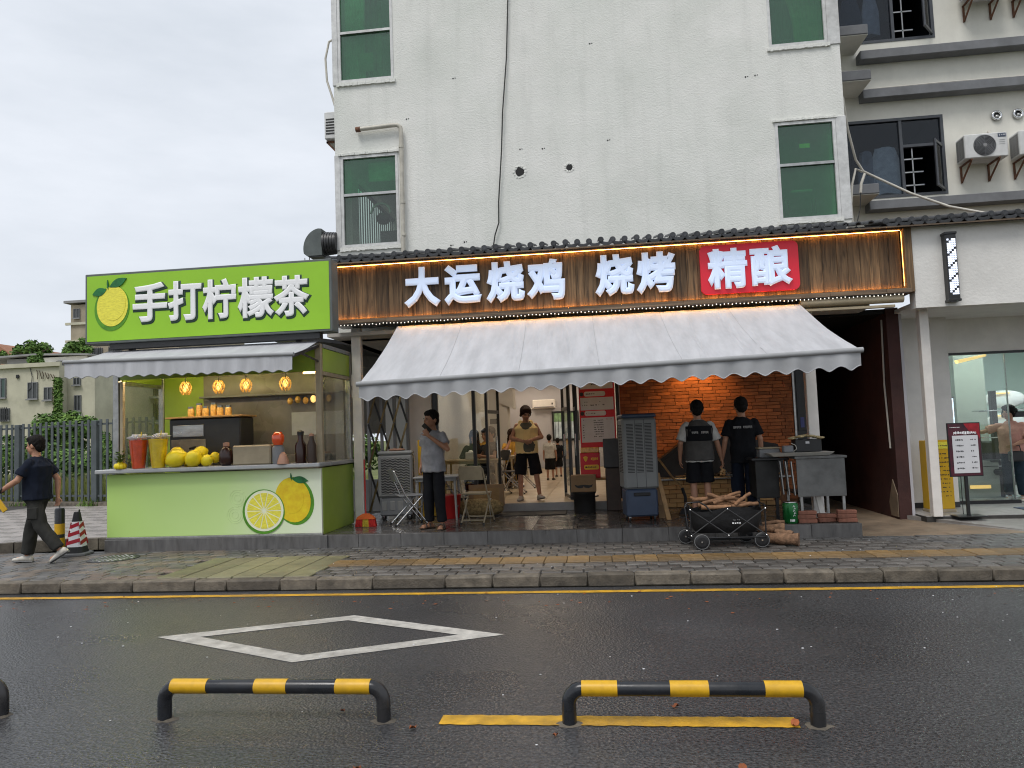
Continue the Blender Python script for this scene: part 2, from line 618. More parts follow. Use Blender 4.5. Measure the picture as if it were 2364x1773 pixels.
mk('dark_panel', (0.20, 0.18, 0.155), 0.3, var=0.35, vs=2, rvar=0.1)
mk('black_plastic', (0.014, 0.014, 0.015), 0.4, var=0.3, vs=10)
mk('grey_plastic', (0.27, 0.27, 0.265), 0.5, var=0.1, vs=6, grime=0.15)
mk('grey_plastic_dark', (0.20, 0.205, 0.215), 0.5, var=0.1, vs=6, grime=0.15)
mk('navy_plastic', (0.045, 0.065, 0.11), 0.5, var=0.15, vs=6)
mk('vent_dark', (0.03, 0.03, 0.03), 0.8)
mk('amber', (0.78, 0.46, 0.13), 0.2, var=0.3, vs=30)
mk('yellow_panel', (0.68, 0.40, 0.012), 0.5, var=0.1, vs=4, grime=0.1)
mk('yellow_tape', (0.66, 0.37, 0.008), 0.42, var=0.2, vs=12, rvar=0.12, bump=0.1, bs=25, bd=0.003, grime=0.42)
mk('black_paint', (0.012, 0.014, 0.018), 0.30, var=0.4, vs=10, bump=0.15, bs=30, bd=0.003, rvar=0.15, grime=0.4)
mk('orange_plastic', (0.72, 0.13, 0.015), 0.45, var=0.1, vs=8)
mk('red_bristle', (0.52, 0.02, 0.015), 0.8, var=0.4, vs=60, st=(1, 1, 0.2), bump=0.8, bs=150)
mk('yellow_bristle', (0.55, 0.40, 0.03), 0.8, var=0.4, vs=60)
mk('red_plastic', (0.42, 0.014, 0.014), 0.45, var=0.12, vs=5)
mk('wood_fire', (0.26, 0.135, 0.068), 0.85, var=0.45, vs=14, st=(1, 1, 1), rnd=0.2, bump=0.8, bs=60, bd=0.006)
mk('bark', (0.22, 0.125, 0.072), 0.9, var=0.5, vs=16, bump=1.0, bs=40, bd=0.012, rnd=0.15)
mk('wood_handle', (0.38, 0.22, 0.09), 0.6, var=0.3, vs=12)
mk('brick_red', (0.24, 0.095, 0.06), 0.85, var=0.35, vs=14, rnd=0.25, bump=0.7, bs=70, bd=0.005, grime=0.35)
mk('brick_orange', (0.40, 0.135, 0.045), 0.75, var=0.25, vs=9, rnd=0.3, bump=0.6, bs=60, bd=0.004)
mk('brick_yellow', (0.42, 0.25, 0.10), 0.8, var=0.25, vs=9, rnd=0.3, bump=0.6, bs=60, bd=0.004, grime=0.4)
mk('mortar', (0.16, 0.075, 0.035), 0.9, var=0.2, vs=20)
mk('soot', (0.018, 0.017, 0.016), 0.55, var=0.5, vs=5, rvar=0.2)
mk('red_wall', (0.06, 0.013, 0.010), 0.7, var=0.6, vs=2.2, bump=0.4, bs=30, bd=0.006, col2=(0.035, 0.012, 0.01), grime=0.3)
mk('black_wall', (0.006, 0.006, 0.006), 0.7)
mk('room_wall', (0.56, 0.54, 0.51), 0.8, var=0.05, vs=2)
mk('room_wall_grey', (0.50, 0.49, 0.52), 0.8, var=0.05, vs=2)
mk('room_floor', (0.46, 0.37, 0.26), 0.34, var=0.12, vs=3, rnd=0.05, rvar=0.1)
mk('room_ceiling', (0.5, 0.47, 0.43), 0.8)
mk('salon_wall', (0.62, 0.72, 0.68), 0.6, var=0.04, vs=2)
mk('salon_column', (0.36, 0.37, 0.32), 0.6, var=0.08, vs=2)
mk('skin', (0.45, 0.235, 0.15), 0.5, var=0.12, vs=14, spec=0.35)
mk('skin_dark', (0.34, 0.17, 0.10), 0.5, var=0.12, vs=14, spec=0.35)
mk('hair_black', (0.010, 0.008, 0.007), 0.75, spec=0.2, var=0.5, vs=50, bump=0.7, bs=120, bd=0.006)
mk('hair_brown', (0.028, 0.013, 0.007), 0.75, spec=0.2, var=0.5, vs=50, bump=0.7, bs=120, bd=0.006)
mk('eye_dark', (0.015, 0.01, 0.008), 0.3)
mk('lip', (0.30, 0.09, 0.07), 0.5)
for nme, c in (('cloth_grey', (0.27, 0.27, 0.285)), ('cloth_black', (0.012, 0.0125, 0.015)), ('cloth_navy', (0.012, 0.016, 0.028)), ('cloth_charcoal', (0.035, 0.035, 0.032)),
               ('cloth_white', (0.55, 0.54, 0.51)), ('cloth_cream', (0.58, 0.47, 0.26)), ('cloth_pink', (0.56, 0.29, 0.23)), ('cloth_slate', (0.085, 0.08, 0.075)),
               ('cloth_yellow', (0.55, 0.31, 0.06)), ('cloth_denim', (0.025, 0.04, 0.055)), ('cloth_greyprint', (0.085, 0.09, 0.07))):
    mk(nme, c, 0.9, spec=0.15, var=0.2, vs=10, bump=0.3, bs=14, bd=0.012)
mk('shoe_white', (0.55, 0.52, 0.46), 0.6, var=0.2, vs=12, grime=0.2)
mk('shoe_dark', (0.05, 0.03, 0.02), 0.5, var=0.2, vs=12)
mk('rubber_grey', (0.16, 0.16, 0.16), 0.7)
mk('rubber', (0.016, 0.016, 0.016), 0.65, var=0.2, vs=10)
mk('paper', (0.62, 0.62, 0.63), 0.6, var=0.12, vs=3)
mk('ink', (0.03, 0.03, 0.032), 0.7)
mk('ink_red', (0.40, 0.02, 0.02), 0.6)
mk('cardboard', (0.30, 0.185, 0.095), 0.8, var=0.15, vs=5)
mk('can_green', (0.012, 0.15, 0.035), 0.25, metal=0.4, var=0.2, vs=5)
mk('beige_plastic', (0.40, 0.33, 0.22), 0.5, var=0.15, vs=6)
mk('leaf_dry', (0.30, 0.085, 0.025), 0.7, var=0.4, vs=30, rnd=0.3)
mk('pvc', (0.52, 0.49, 0.42), 0.45, var=0.2, vs=8, grime=0.3)
mk('cable_white', (0.55, 0.52, 0.46), 0.5, var=0.15, vs=8)
mk('cable_black', (0.015, 0.015, 0.015), 0.6)
mk('fence_paint', (0.075, 0.09, 0.095), 0.5, var=0.25, vs=5, rnd=0.1, grime=0.25)
mk('far_cream', (0.55, 0.525, 0.41), 0.9, spec=0.1, var=0.15, vs=0.5, grime=0.25)
mk('far_tan', (0.37, 0.32, 0.24), 0.9, spec=0.1, var=0.2, vs=0.7, grime=0.3)
mk('far_window', (0.055, 0.06, 0.06), 0.25, var=0.3, vs=1)
mk('far_window_green', (0.05, 0.09, 0.075), 0.25, var=0.3, vs=1)
mk('far_roof', (0.25, 0.25, 0.25), 0.8, var=0.2, vs=1)
mk('far_terracotta', (0.36, 0.17, 0.10), 0.8, var=0.2, vs=1)
mk('trunk', (0.09, 0.065, 0.045), 0.9, var=0.4, vs=10, bump=0.6, bs=20)
mk('leaf_a', (0.075, 0.15, 0.03), 0.6, var=0.55, vs=1.6, spec=0.3)
mk('leaf_b', (0.115, 0.20, 0.04), 0.6, var=0.55, vs=1.6, spec=0.3)
mk('leaf_c', (0.03, 0.062, 0.016), 0.6, var=0.5, vs=1.6, spec=0.3)
mk('lamp_cool', (0.9, 1.0, 0.98), emit=22.0, ecol=(0.86, 1.0, 0.97))
mk('lamp_warm', (1.0, 0.85, 0.6), emit=8.5, ecol=(1.0, 0.83, 0.64))
mk('bulb_glow', (1.0, 0.7, 0.3), emit=0.9, ecol=(1.0, 0.62, 0.20))
mk('kiosk_strip', (1.0, 0.8, 0.5), emit=42.0, ecol=(1.0, 0.76, 0.45))
mk('curtain_green', (0.35, 0.42, 0.33), 0.9, var=0.2, vs=5)
mk('room_dim', (0.62, 0.64, 0.60), 0.9, var=0.1, vs=2)
MATS['glass_clear'] = glass('glass_clear', (0.86, 0.88, 0.86), 0.06)
MATS['glass_green'] = glass('glass_green', (0.42, 0.80, 0.56), 0.07, dirt=0.22, dcol=(0.06, 0.17, 0.10), graze=0.4)
MATS['glass_grey'] = glass('glass_grey', (0.66, 0.74, 0.68), 0.06, dirt=0.05, graze=0.25)
MATS['glass_blue'] = glass('glass_blue', (0.62, 0.68, 0.74), 0.022, dirt=0.05, dcol=(0.03, 0.04, 0.055), graze=0.12)
MATS['glass_kiosk'] = glass('glass_kiosk', (0.86, 0.87, 0.84), 0.03, dirt=0.10, dcol=(0.4, 0.4, 0.36), graze=0.3)
MATS['glass_salon'] = glass('glass_salon', (0.94, 0.98, 0.965), 0.05, graze=0.3)
MATS['cup_plastic'] = glass('cup_plastic', (0.96, 0.96, 0.96), 0.03, rough=0.08, dirt=0.008, dcol=(0.8, 0.8, 0.8), graze=0.35)


def asphalt_material():
    m = mat('asphalt', (0.04, 0.04, 0.043), 0.55)
    nt = m.node_tree
    Nn, Ln = nt.nodes.new, nt.links.new
    b = nt.nodes['Principled BSDF']
    tc = Nn('ShaderNodeTexCoord')
    big = Nn('ShaderNodeTexNoise'); big.inputs['Scale'].default_value = 0.45; big.inputs['Detail'].default_value = 6
    fine = Nn('ShaderNodeTexVoronoi'); fine.inputs['Scale'].default_value = 58; fine.feature = 'F1'
    grain = Nn('ShaderNodeTexNoise'); grain.inputs['Scale'].default_value = 52; grain.inputs['Detail'].default_value = 3
    for n in (big, fine, grain):
        Ln(tc.outputs['Object'], n.inputs['Vector'])
    r1 = Nn('ShaderNodeValToRGB')
    r1.color_ramp.elements[0].position = 0.30; r1.color_ramp.elements[0].color = (0.016, 0.016, 0.017, 1)
    r1.color_ramp.elements[1].position = 0.70; r1.color_ramp.elements[1].color = (0.080, 0.080, 0.084, 1)
    Ln(grain.outputs['Fac'], r1.inputs['Fac'])
    # pale chips of stone in the mix
    r2 = Nn('ShaderNodeValToRGB')
    r2.color_ramp.elements[0].position = 0.90; r2.color_ramp.elements[0].color = (0, 0, 0, 1)
    r2.color_ramp.elements[1].position = 0.97; r2.color_ramp.elements[1].color = (1, 1, 1, 1)
    sep = Nn('ShaderNodeSeparateColor'); Ln(fine.outputs['Color'], sep.inputs['Color']); Ln(sep.outputs['Red'], r2.inputs['Fac'])
    mx = Nn('ShaderNodeMix'); mx.data_type = 'RGBA'
    mf = Nn('ShaderNodeMath'); mf.operation = 'MULTIPLY'; mf.inputs[1].default_value = 0.30
    Ln(r2.outputs['Color'], mf.inputs[0]); Ln(mf.outputs[0], mx.inputs['Factor'])
    Ln(r1.outputs['Color'], mx.inputs['A']); mx.inputs['B'].default_value = (0.14, 0.135, 0.13, 1)
    hs = Nn('ShaderNodeHueSaturation')
    mr = Nn('ShaderNodeMapRange'); mr.inputs['From Min'].default_value = 0.3; mr.inputs['From Max'].default_value = 0.7
    mr.inputs['To Min'].default_value = 0.75; mr.inputs['To Max'].default_value = 1.2
    Ln(big.outputs['Fac'], mr.inputs['Value']); Ln(mr.outputs['Result'], hs.inputs['Value']); Ln(mx.outputs['Result'], hs.inputs['Color'])
    Ln(hs.outputs['Color'], b.inputs['Base Color'])
    m2 = Nn('ShaderNodeMapRange'); m2.inputs['From Min'].default_value = 0.35; m2.inputs['From Max'].default_value = 0.65
    m2.inputs['To Min'].default_value = 0.22; m2.inputs['To Max'].default_value = 0.42
    Ln(big.outputs['Fac'], m2.inputs['Value']); Ln(m2.outputs['Result'], b.inputs['Roughness'])
    bm = Nn('ShaderNodeBump'); bm.inputs['Strength'].default_value = 0.55; bm.inputs['Distance'].default_value = 0.007
    Ln(fine.outputs['Distance'], bm.inputs['Height']); Ln(bm.outputs['Normal'], b.inputs['Normal'])
    return m
MATS['asphalt'] = asphalt_material()


def plank_material(name, dark, light, vert=True):
    """old boards: long grain along the board, a different tone for each board"""
    m = mat(name, dark, 0.7)
    nt = m.node_tree
    Nn, Ln = nt.nodes.new, nt.links.new
    b = nt.nodes['Principled BSDF']
    tc = Nn('ShaderNodeTexCoord'); mp = Nn('ShaderNodeMapping'); oi = Nn('ShaderNodeObjectInfo')
    mp.inputs['Scale'].default_value = (26, 26, 1.6) if vert else (1.2, 26, 26)
    mul = Nn('ShaderNodeVectorMath'); mul.operation = 'SCALE'; mul.inputs['Scale'].default_value = 37
    cmb = Nn('ShaderNodeCombineXYZ')
    for k in range(3):
        Ln(oi.outputs['Random'], cmb.inputs[k])
    Ln(cmb.outputs[0], mul.inputs[0]); Ln(mul.outputs[0], mp.inputs['Location']); Ln(tc.outputs['Object'], mp.inputs['Vector'])
    nz = Nn('ShaderNodeTexNoise'); nz.inputs['Scale'].default_value = 1.0; nz.inputs['Detail'].default_value = 7; nz.inputs['Distortion'].default_value = 0.6
    nz.inputs['Roughness'].default_value = 0.65
    Ln(mp.outputs['Vector'], nz.inputs['Vector'])
    rp = Nn('ShaderNodeValToRGB')
    rp.color_ramp.elements[0].position = 0.33; rp.color_ramp.elements[0].color = (*dark, 1)
    rp.color_ramp.elements[1].position = 0.68; rp.color_ramp.elements[1].color = (*light, 1)
    Ln(nz.outputs['Fac'], rp.inputs['Fac'])
    hs = Nn('ShaderNodeHueSaturation'); mr = Nn('ShaderNodeMapRange')
    mr.inputs['To Min'].default_value = 0.6; mr.inputs['To Max'].default_value = 1.35
    Ln(oi.outputs['Random'], mr.inputs['Value']); Ln(mr.outputs['Result'], hs.inputs['Value']); Ln(rp.outputs['Color'], hs.inputs['Color'])
    Ln(hs.outputs['Color'], b.inputs['Base Color'])
    bm = Nn('ShaderNodeBump'); bm.inputs['Strength'].default_value = 0.6; bm.inputs['Distance'].default_value = 0.006
    Ln(nz.outputs['Fac'], bm.inputs['Height']); Ln(bm.outputs['Normal'], b.inputs['Normal'])
    return m
MATS['plank'] = plank_material('plank', (0.042, 0.024, 0.012), (0.27, 0.165, 0.08))
MATS['plank_flat'] = plank_material('plank_flat', (0.055, 0.036, 0.022), (0.22, 0.15, 0.095), False)

mk('glow_dim', (0.9, 0.6, 0.2), emit=0.55, ecol=(1.0, 0.62, 0.2))
mk('steel_dull', (0.17, 0.17, 0.165), 0.45, metal=0.7, var=0.35, vs=3.5, rvar=0.15, grime=0.35)
mk('cooler_grey', (0.20, 0.205, 0.20), 0.5, var=0.1, vs=6, grime=0.15)
mk('brass_bar', (0.30, 0.22, 0.11), 0.35, metal=0.8, var=0.4, vs=9)

mk('creeper_a', (0.10, 0.19, 0.04), 0.7, var=0.5, vs=1.6, spec=0.2)
mk('creeper_b', (0.17, 0.28, 0.06), 0.7, var=0.5, vs=1.6, spec=0.2)
def yellow_grey_cloth():
    '''pale yellow cloth with two loose dark grey areas at the neckline and over the belly'''
    m = mat('cloth_yellow_grey', (0.80, 0.63, 0.30), 0.9, spec=0.15, bump=0.3, bs=14, bd=0.012)
    nt = m.node_tree
    Nn, Ln = nt.nodes.new, nt.links.new
    tc = Nn('ShaderNodeTexCoord'); nz = Nn('ShaderNodeTexNoise'); nz.inputs['Scale'].default_value = 9
    Ln(tc.outputs['Object'], nz.inputs['Vector'])
    fac = None
    for c, r in (((0.0, -0.10, 1.395), 0.105), ((0.035, -0.17, 0.985), 0.115)):
        d = Nn('ShaderNodeVectorMath'); d.operation = 'DISTANCE'; d.inputs[1].default_value = c
        Ln(tc.outputs['Object'], d.inputs[0])
        a = Nn('ShaderNodeMath'); a.operation = 'MULTIPLY_ADD'; a.inputs[1].default_value = 0.10
        Ln(nz.outputs['Fac'], a.inputs[0]); Ln(d.outputs['Value'], a.inputs[2])
        l = Nn('ShaderNodeMath'); l.operation = 'LESS_THAN'; l.inputs[1].default_value = r + 0.05
        Ln(a.outputs[0], l.inputs[0])
        if fac is None:
            fac = l.outputs[0]
        else:
            mx = Nn('ShaderNodeMath'); mx.operation = 'MAXIMUM'; Ln(fac, mx.inputs[0]); Ln(l.outputs[0], mx.inputs[1]); fac = mx.outputs[0]
    mi = Nn('ShaderNodeMix'); mi.data_type = 'RGBA'
    mi.inputs['A'].default_value = (0.80, 0.63, 0.30, 1); mi.inputs['B'].default_value = (0.10, 0.105, 0.085, 1)
    Ln(fac, mi.inputs['Factor']); Ln(mi.outputs['Result'], nt.nodes['Principled BSDF'].inputs['Base Color'])
    return m
MATS['cloth_yellow_grey'] = yellow_grey_cloth()

# ================================================================== GROUND
struct('ground', MB().box(-260, 260, -120, 420, -0.35, -0.03), 'field')
struct('road', MB().box(-90, 90, -9, 7.985, -0.2, 0.0), 'asphalt')

def strip(poly, z):
    """painted marking: a sheet 4 mm above the surface below it"""
    mb = MB()
    mb.add([(x, y, z) for x, y in poly], [tuple(range(len(poly)))])
    return mb
def jag_line(x0, x1, y0, y1, z, n, j=0.006):
    """long painted line with a slightly ragged edge"""
    mb = MB()
    vs, fs = [], []
    for i in range(n + 1):
        x = x0 + (x1 - x0) * i / n
        vs += [(x, y0 + random.uniform(-j, j), z), (x, y1 + random.uniform(-j, j), z)]
    for i in range(n):
        fs.append((2 * i, 2 * i + 2, 2 * i + 3, 2 * i + 1))
    return mb.add(vs, fs)

struct('road_line_kerbside', jag_line(-30, 30, 7.70, 7.80, 0.004, 400), 'road_paint_yellow')
o = struct('road_line_centre', jag_line(-1.0, 1.0, 4.275, 4.415, 0.004, 60), 'road_paint_yellow')
mb = MB()
outer = [(-3.90, 6.13), (-2.37, 6.84), (-0.86, 6.15), (-2.37, 5.42)]
inner = [(-3.50, 6.13), (-2.37, 6.655), (-1.25, 6.15), (-2.37, 5.60)]
mb.add([(x, y, 0.004) for x, y in outer + inner], [(i, (i + 1) % 4, (i + 1) % 4 + 4, i + 4) for i in range(4)])
struct('road_diamond_marking', mb, 'road_paint_white')
# a cut and patched piece of asphalt at the near right, with its dark seam
mk('asphalt_patch', (0.036, 0.035, 0.037), 0.5, var=0.3, vs=120, bump=0.5, bs=110, bd=0.005)
struct('road_patch', strip([(1.93, 3.3), (2.02, 3.70), (2.22, 4.05), (2.35, 4.42), (6, 4.6), (6, 1.5), (1.9, 1.5)], 0.003), 'asphalt_patch')
mb = MB()
cr = [(1.93, 3.3), (1.99, 3.55), (2.03, 3.72), (2.13, 3.88), (2.21, 4.05), (2.27, 4.25), (2.35, 4.42)]
for (a, b) in zip(cr[:-1], cr[1:]):
    w0, w1 = random.uniform(0.006, 0.016), random.uniform(0.006, 0.016)
    mb.quad((a[0] - w0, a[1], 0.006), (a[0] + w0, a[1], 0.006), (b[0] + w1, b[1], 0.006), (b[0] - w1, b[1], 0.006))
struct('road_crack', mb, 'joint')

# kerb of single stones
kerb = struct('kerb', MB().box(-30, 30, 8.02, 8.12, -0.1, 0.10), 'joint')
x = -12.0
stones = [-7.45, -6.77, -6.27, -5.38, -4.63, -4.25, -3.62, -3.2, -2.56, -1.75, -1.23, -0.72, -0.21, 0.28, 0.86, 1.38, 1.8, 2.3, 2.77, 3.29]
xs = [-12 + 0.5 * i for i in range(9)] + stones + [3.29 + 0.52 * i for i in range(1, 9)]
for a, b in zip(xs[:-1], xs[1:]):
    dy, dz = random.uniform(-0.008, 0.008), random.uniform(-0.006, 0.004)
    mb = MB().bev(a + 0.002, b - 0.002, 7.985 + dy, 8.15, 0.0, 0.128 + dz, random.uniform(0.010, 0.020))
    bm_o = mb.build('kerb_stone', 'kerb', kerb, 40)

# the pavement: bed, pavers, ochre strip, cover slabs
walk = struct('sidewalk', MB().box(-30, 30, 8.12, 10.30, -0.1, 0.112), 'joint')
pw, pd = 0.235, 0.19
def paver_mesh(w, d, m, b=0.009):
    return MB().bev(-w / 2 + 0.006, w / 2 - 0.006, -d / 2 + 0.006, d / 2 - 0.006, -0.03, 0.0, b).mesh('paver', m)
pm, pmw = paver_mesh(pw, pd, 'paver'), paver_mesh(pw, pd, 'paver_warm')
pieces = []
rows = [8.152 + pd * (i + 0.5) for i in range(3)] + [9.172 + pd * (i + 0.5) for i in range(6)]
for r, y in enumerate(rows):
    if y > 10.24:
        continue
    n = int(15.2 / pw)
    for i in range(n):
        x = -9.3 + (i + (0.5 if r % 2 else 0) ) * pw
        if -5.25 < x < -3.35 and y < 9.55:
            continue
        if x < -3.4 - 0.1 * r and r >= 4 and False:
            continue
        dd = (x * x + y * y) ** 0.5
        if x < -0.9 * y - 0.3 or x > 0.56 * y + 0.4:
            continue
        pieces.append((dd, x, y))
# left of the ochre strip the pavers run through
for i in range(30):
    for k in range(3):
        x, y = -9.3 + (i + 0.5 * (k % 2)) * pw, 8.74 + 0.14 * k + 0.07
        if x < -5.3 or (-3.4 < x < -3.35):
            pieces.append(((x * x + y * y) ** 0.5, x, y))
pieces.sort()
for k, (dd, x, y) in enumerate(pieces[:300]):
    inst('paver', pmw if (x < -5.3 and random.random() < 0.45) else pm, walk, (x, y, 0.130 + random.uniform(-0.004, 0.003)), (random.uniform(-.012, .012), random.uniform(-.012, .012), random.uniform(-.02, .02)))
mb = MB()
for dd, x, y in pieces[300:]:
    z = 0.130 + random.uniform(-0.004, 0.003)
    mb.m = 1 if (x < -5.3 and random.random() < 0.45) else 0
    mb.bev(x - pw / 2 + 0.006, x + pw / 2 - 0.006, y - pd / 2 + 0.006, y + pd / 2 - 0.006, 0.1, z, 0.008)
mk('paver_field', (0.11, 0.108, 0.106), 0.52, var=0.5, vs=5, bump=0.5, bs=90, bd=0.004, rvar=0.2, grime=0.4)
mk('paver_field_warm', (0.165, 0.135, 0.11), 0.52, var=0.5, vs=5, bump=0.5, bs=90, bd=0.004, rvar=0.2, grime=0.4)
tag(mb.build('paver_field', ['paver_field', 'paver_field_warm'], walk), kind='stuff')
# ochre guiding strip
gm = MB().bev(-0.1295, 0.1295, -0.202, 0.202, -0.03, 0.0, 0.006).mesh('guide_block', 'paver_ochre')
gm.name = 'guide_block'
for i in range(34):
    inst('guide_block', gm, walk, (-3.25 + 0.265 * i, 8.965, 0.132 + random.uniform(-0.003, 0.003)), (0, 0, random.uniform(-.01, .01)))
# greenish cover slabs laid across the pavement
for i in range(6):
    w = 0.31
    x = -5.20 + i * w
    MB().bev(x + 0.005, x + w - 0.005, 8.156, 9.52 + random.uniform(-0.03, 0.03), 0.08, 0.131 + random.uniform(-.003, .003), 0.008).build('cover_slab', 'slab_green', walk)
# round cover by the cone
cv = thing('manhole_cover', 'round cast iron cover set in the pavement beside the striped cone', 'manhole cover', (-6.75, 9.62, 0.128), world=True)
mb = MB().cyl((-6.75, 9.62, 0.10), (-6.75, 9.62, 0.136), 0.33, n=28)
mb.build('lid', 'metal_dark', cv)
mb = MB()
for i in range(-4, 5):
    for j in range(-4, 5):
        if (i * i + j * j) < 17:
            mb.bev(-6.75 + i * 0.07 - 0.022, -6.75 + i * 0.07 + 0.022, 9.62 + j * 0.07 - 0.022, 9.62 + j * 0.07 + 0.022, 0.13, 0.142, 0.004)
mb.build('tread_pattern', 'steel', cv)

# open corner left of the kiosk: raised plaza behind its own low kerb, then the field
mb = MB()
mb.add([(-40, 10.25, 0.15), (-9.6, 10.25, 0.15), (-8.4, 10.85, 0.15), (-7.2, 10.88, 0.15), (-4.35, 10.88, 0.15), (-4.35, 30, 0.15), (-40, 30, 0.15)], [tuple(range(7))])
plz = struct('plaza', mb, 'joint')
pq = MB().bev(-0.297, 0.297, -0.297, 0.297, -0.05, 0.0, 0.006).mesh('plaza_slab', 'plaza')
for i in range(14):
    for j in range(12):
        x, y = -14.6 + 0.6 * i, 11.2 + 0.6 * j
        if x < -0.93 * y + 0.4 and x < -13.5 or x < -0.98 * y or x > -0.60 * y - 0.2 or x > -7.0:
            continue
        inst('plaza_slab', pq, plz, (x, y, 0.176 + random.uniform(-0.003, 0.003)), (0, 0, 0))
pts = [(-12.5, 10.22), (-9.6, 10.22), (-8.4, 10.80), (-7.2, 10.84)]
low = struct('plaza_kerb', MB().box(-7.8, -7.3, 10.9, 10.94, 0.1, 0.16), 'joint')
for (a, b) in zip(pts[:-1], pts[1:]):
    n = max(2, int(math.hypot(b[0] - a[0], b[1] - a[1]) / 0.7))
    for k in range(n):
        p = Vector((a[0] + (b[0] - a[0]) * (k + 0.01) / n, a[1] + (b[1] - a[1]) * (k + 0.01) / n, 0.18))
        q = Vector((a[0] + (b[0] - a[0]) * (k + 0.985) / n, a[1] + (b[1] - a[1]) * (k + 0.985) / n, 0.18))
        MB().bar(p, q, 0.14, 0.17).build('kerb_stone', 'kerb', low)

# pavement beyond the platform: earth-coloured concrete and the salon's floor
struct('alley_ground', MB().box(3.34, 4.62, 10.30, 24, -0.1, 0.125), 'earth_concrete')
mb = MB()
mb.add([(4.45, 12.1, 0.128), (5.5, 10.31, 0.128), (12, 10.31, 0.128), (12, 19.0, 0.128), (4.62, 19.0, 0.128), (4.62, 12.6, 0.128),
        (4.45, 12.1, 0.19), (5.5, 10.36, 0.14), (12, 10.36, 0.14), (12, 19.0, 0.19), (4.62, 19.0, 0.19), (4.62, 12.6, 0.19)],
       [(6, 7, 8, 9, 10, 11), (0, 1, 7, 6), (1, 2, 8, 7), (0, 6, 11, 5)])
mk('ramp_concrete', (0.25, 0.235, 0.22), 0.6, var=0.25, vs=3, bump=0.4, bs=50, bd=0.005, grime=0.35)
struct('salon_forecourt', mb, 'ramp_concrete')
mb = MB().add([(4.45, 10.31, 0.127), (5.5, 10.31, 0.127), (4.5, 12.0, 0.127), (4.45, 12.0, 0.127)], [(0, 1, 2, 3)])
struct('alley_apron', mb, 'earth_concrete')
fl = struct('salon_floor', MB().box(4.66, 12, 11.55, 19.0, 0.1, 0.205), 'joint')
for i in range(9):
    for j in range(8):
        x, y = 4.96 + 0.6 * i, 11.86 + 0.6 * j
        MB().bev(x - 0.298, x + 0.298, y - 0.298, y + 0.298, 0.15, 0.214, 0.004).build('floor_tile', 'shop_floor', fl)

# the restaurant's platform, tiled
plat = struct('platform', MB().box(-4.10, 3.32, 10.275, 13.10, 0.0, 0.298), 'joint')
tw = 7.40 / 12
tm = MB().bev(-tw / 2 + 0.002, tw / 2 - 0.002, -0.347, 0.347, -0.02, 0.0, 0.003).mesh('platform_tile', 'platform_tile')
for i in range(12):
    for j in range(4):
        inst('floor_tile', tm, plat, (-4.09 + tw * (i + 0.5), 10.62 + 0.70 * j, 0.311 + random.uniform(-0.001, 0.001)))
for i in range(12):
    x = -4.09 + tw * i
    MB().bev(x + 0.002, x + tw - 0.002, 10.255, 10.29, 0.10, 0.300, 0.003).build('riser_tile', 'platform_front', plat)
MB().bev(3.30, 3.335, 10.27, 13.0, 0.10, 0.302, 0.003).build('side_tile', 'platform_front', plat)

# ================================================================== THE WHITE BUILDING
B0 = 11.90        # plane of its front wall
XL, XR = -4.28, 4.02
TOP = 11.2
bld = thing('apartment_building', 'white roughcast building with green corner windows above the wooden restaurant sign', 'building', (0, 16, 0), world=True)
def wall_holes(mb, x0, x1, z0, z1, y0, y1, holes):
    """wall slab in x-z with rectangular openings"""
    xs = sorted({x0, x1, *[h[0] for h in holes], *[h[1] for h in holes]})
    zs = sorted({z0, z1, *[h[2] for h in holes], *[h[3] for h in holes]})
    idx = {}
    vs, fs = [], []
    def V(x, y, z):
        k = (x, y, z)
        if k not in idx:
            idx[k] = len(vs)
            vs.append(k)
        return idx[k]
    def solid(i, j):
        if i < 0 or j < 0 or i >= len(xs) - 1 or j >= len(zs) - 1:
            return False
        cx, cz = (xs[i] + xs[i + 1]) / 2, (zs[j] + zs[j + 1]) / 2
        return not any(h[0] < cx < h[1] and h[2] < cz < h[3] for h in holes)
    for i in range(len(xs) - 1):
        for j in range(len(zs) - 1):
            if not solid(i, j):
                continue
            a, b, c, d = xs[i], xs[i + 1], zs[j], zs[j + 1]
            fs.append((V(a, y0, c), V(b, y0, c), V(b, y0, d), V(a, y0, d)))
            fs.append((V(b, y1, c), V(a, y1, c), V(a, y1, d), V(b, y1, d)))
            if not solid(i - 1, j): fs.append((V(a, y1, c), V(a, y0, c), V(a, y0, d), V(a, y1, d)))
            if not solid(i + 1, j): fs.append((V(b, y0, c), V(b, y1, c), V(b, y1, d), V(b, y0, d)))
            if not solid(i, j - 1): fs.append((V(a, y1, c), V(b, y1, c), V(b, y0, c), V(a, y0, c)))
            if not solid(i, j + 1): fs.append((V(a, y0, d), V(b, y0, d), V(b, y1, d), V(a, y1, d)))
    mb.add(vs, fs)
    return mb
WIN = [(-4.19, -3.19, 4.87, 6.44, 5.77), (-4.19, -3.22, 7.73, 9.75, 8.61), (2.95, 3.87, 4.82, 6.40, 5.71), (2.94, 3.84, 7.64, 9.6, 8.55)]
holes = [w[:4] for w in WIN]
wall = wall_holes(MB(), XL, XR, 3.30, TOP, B0, B0 + 0.22, holes).build('wall', 'plaster', bld)
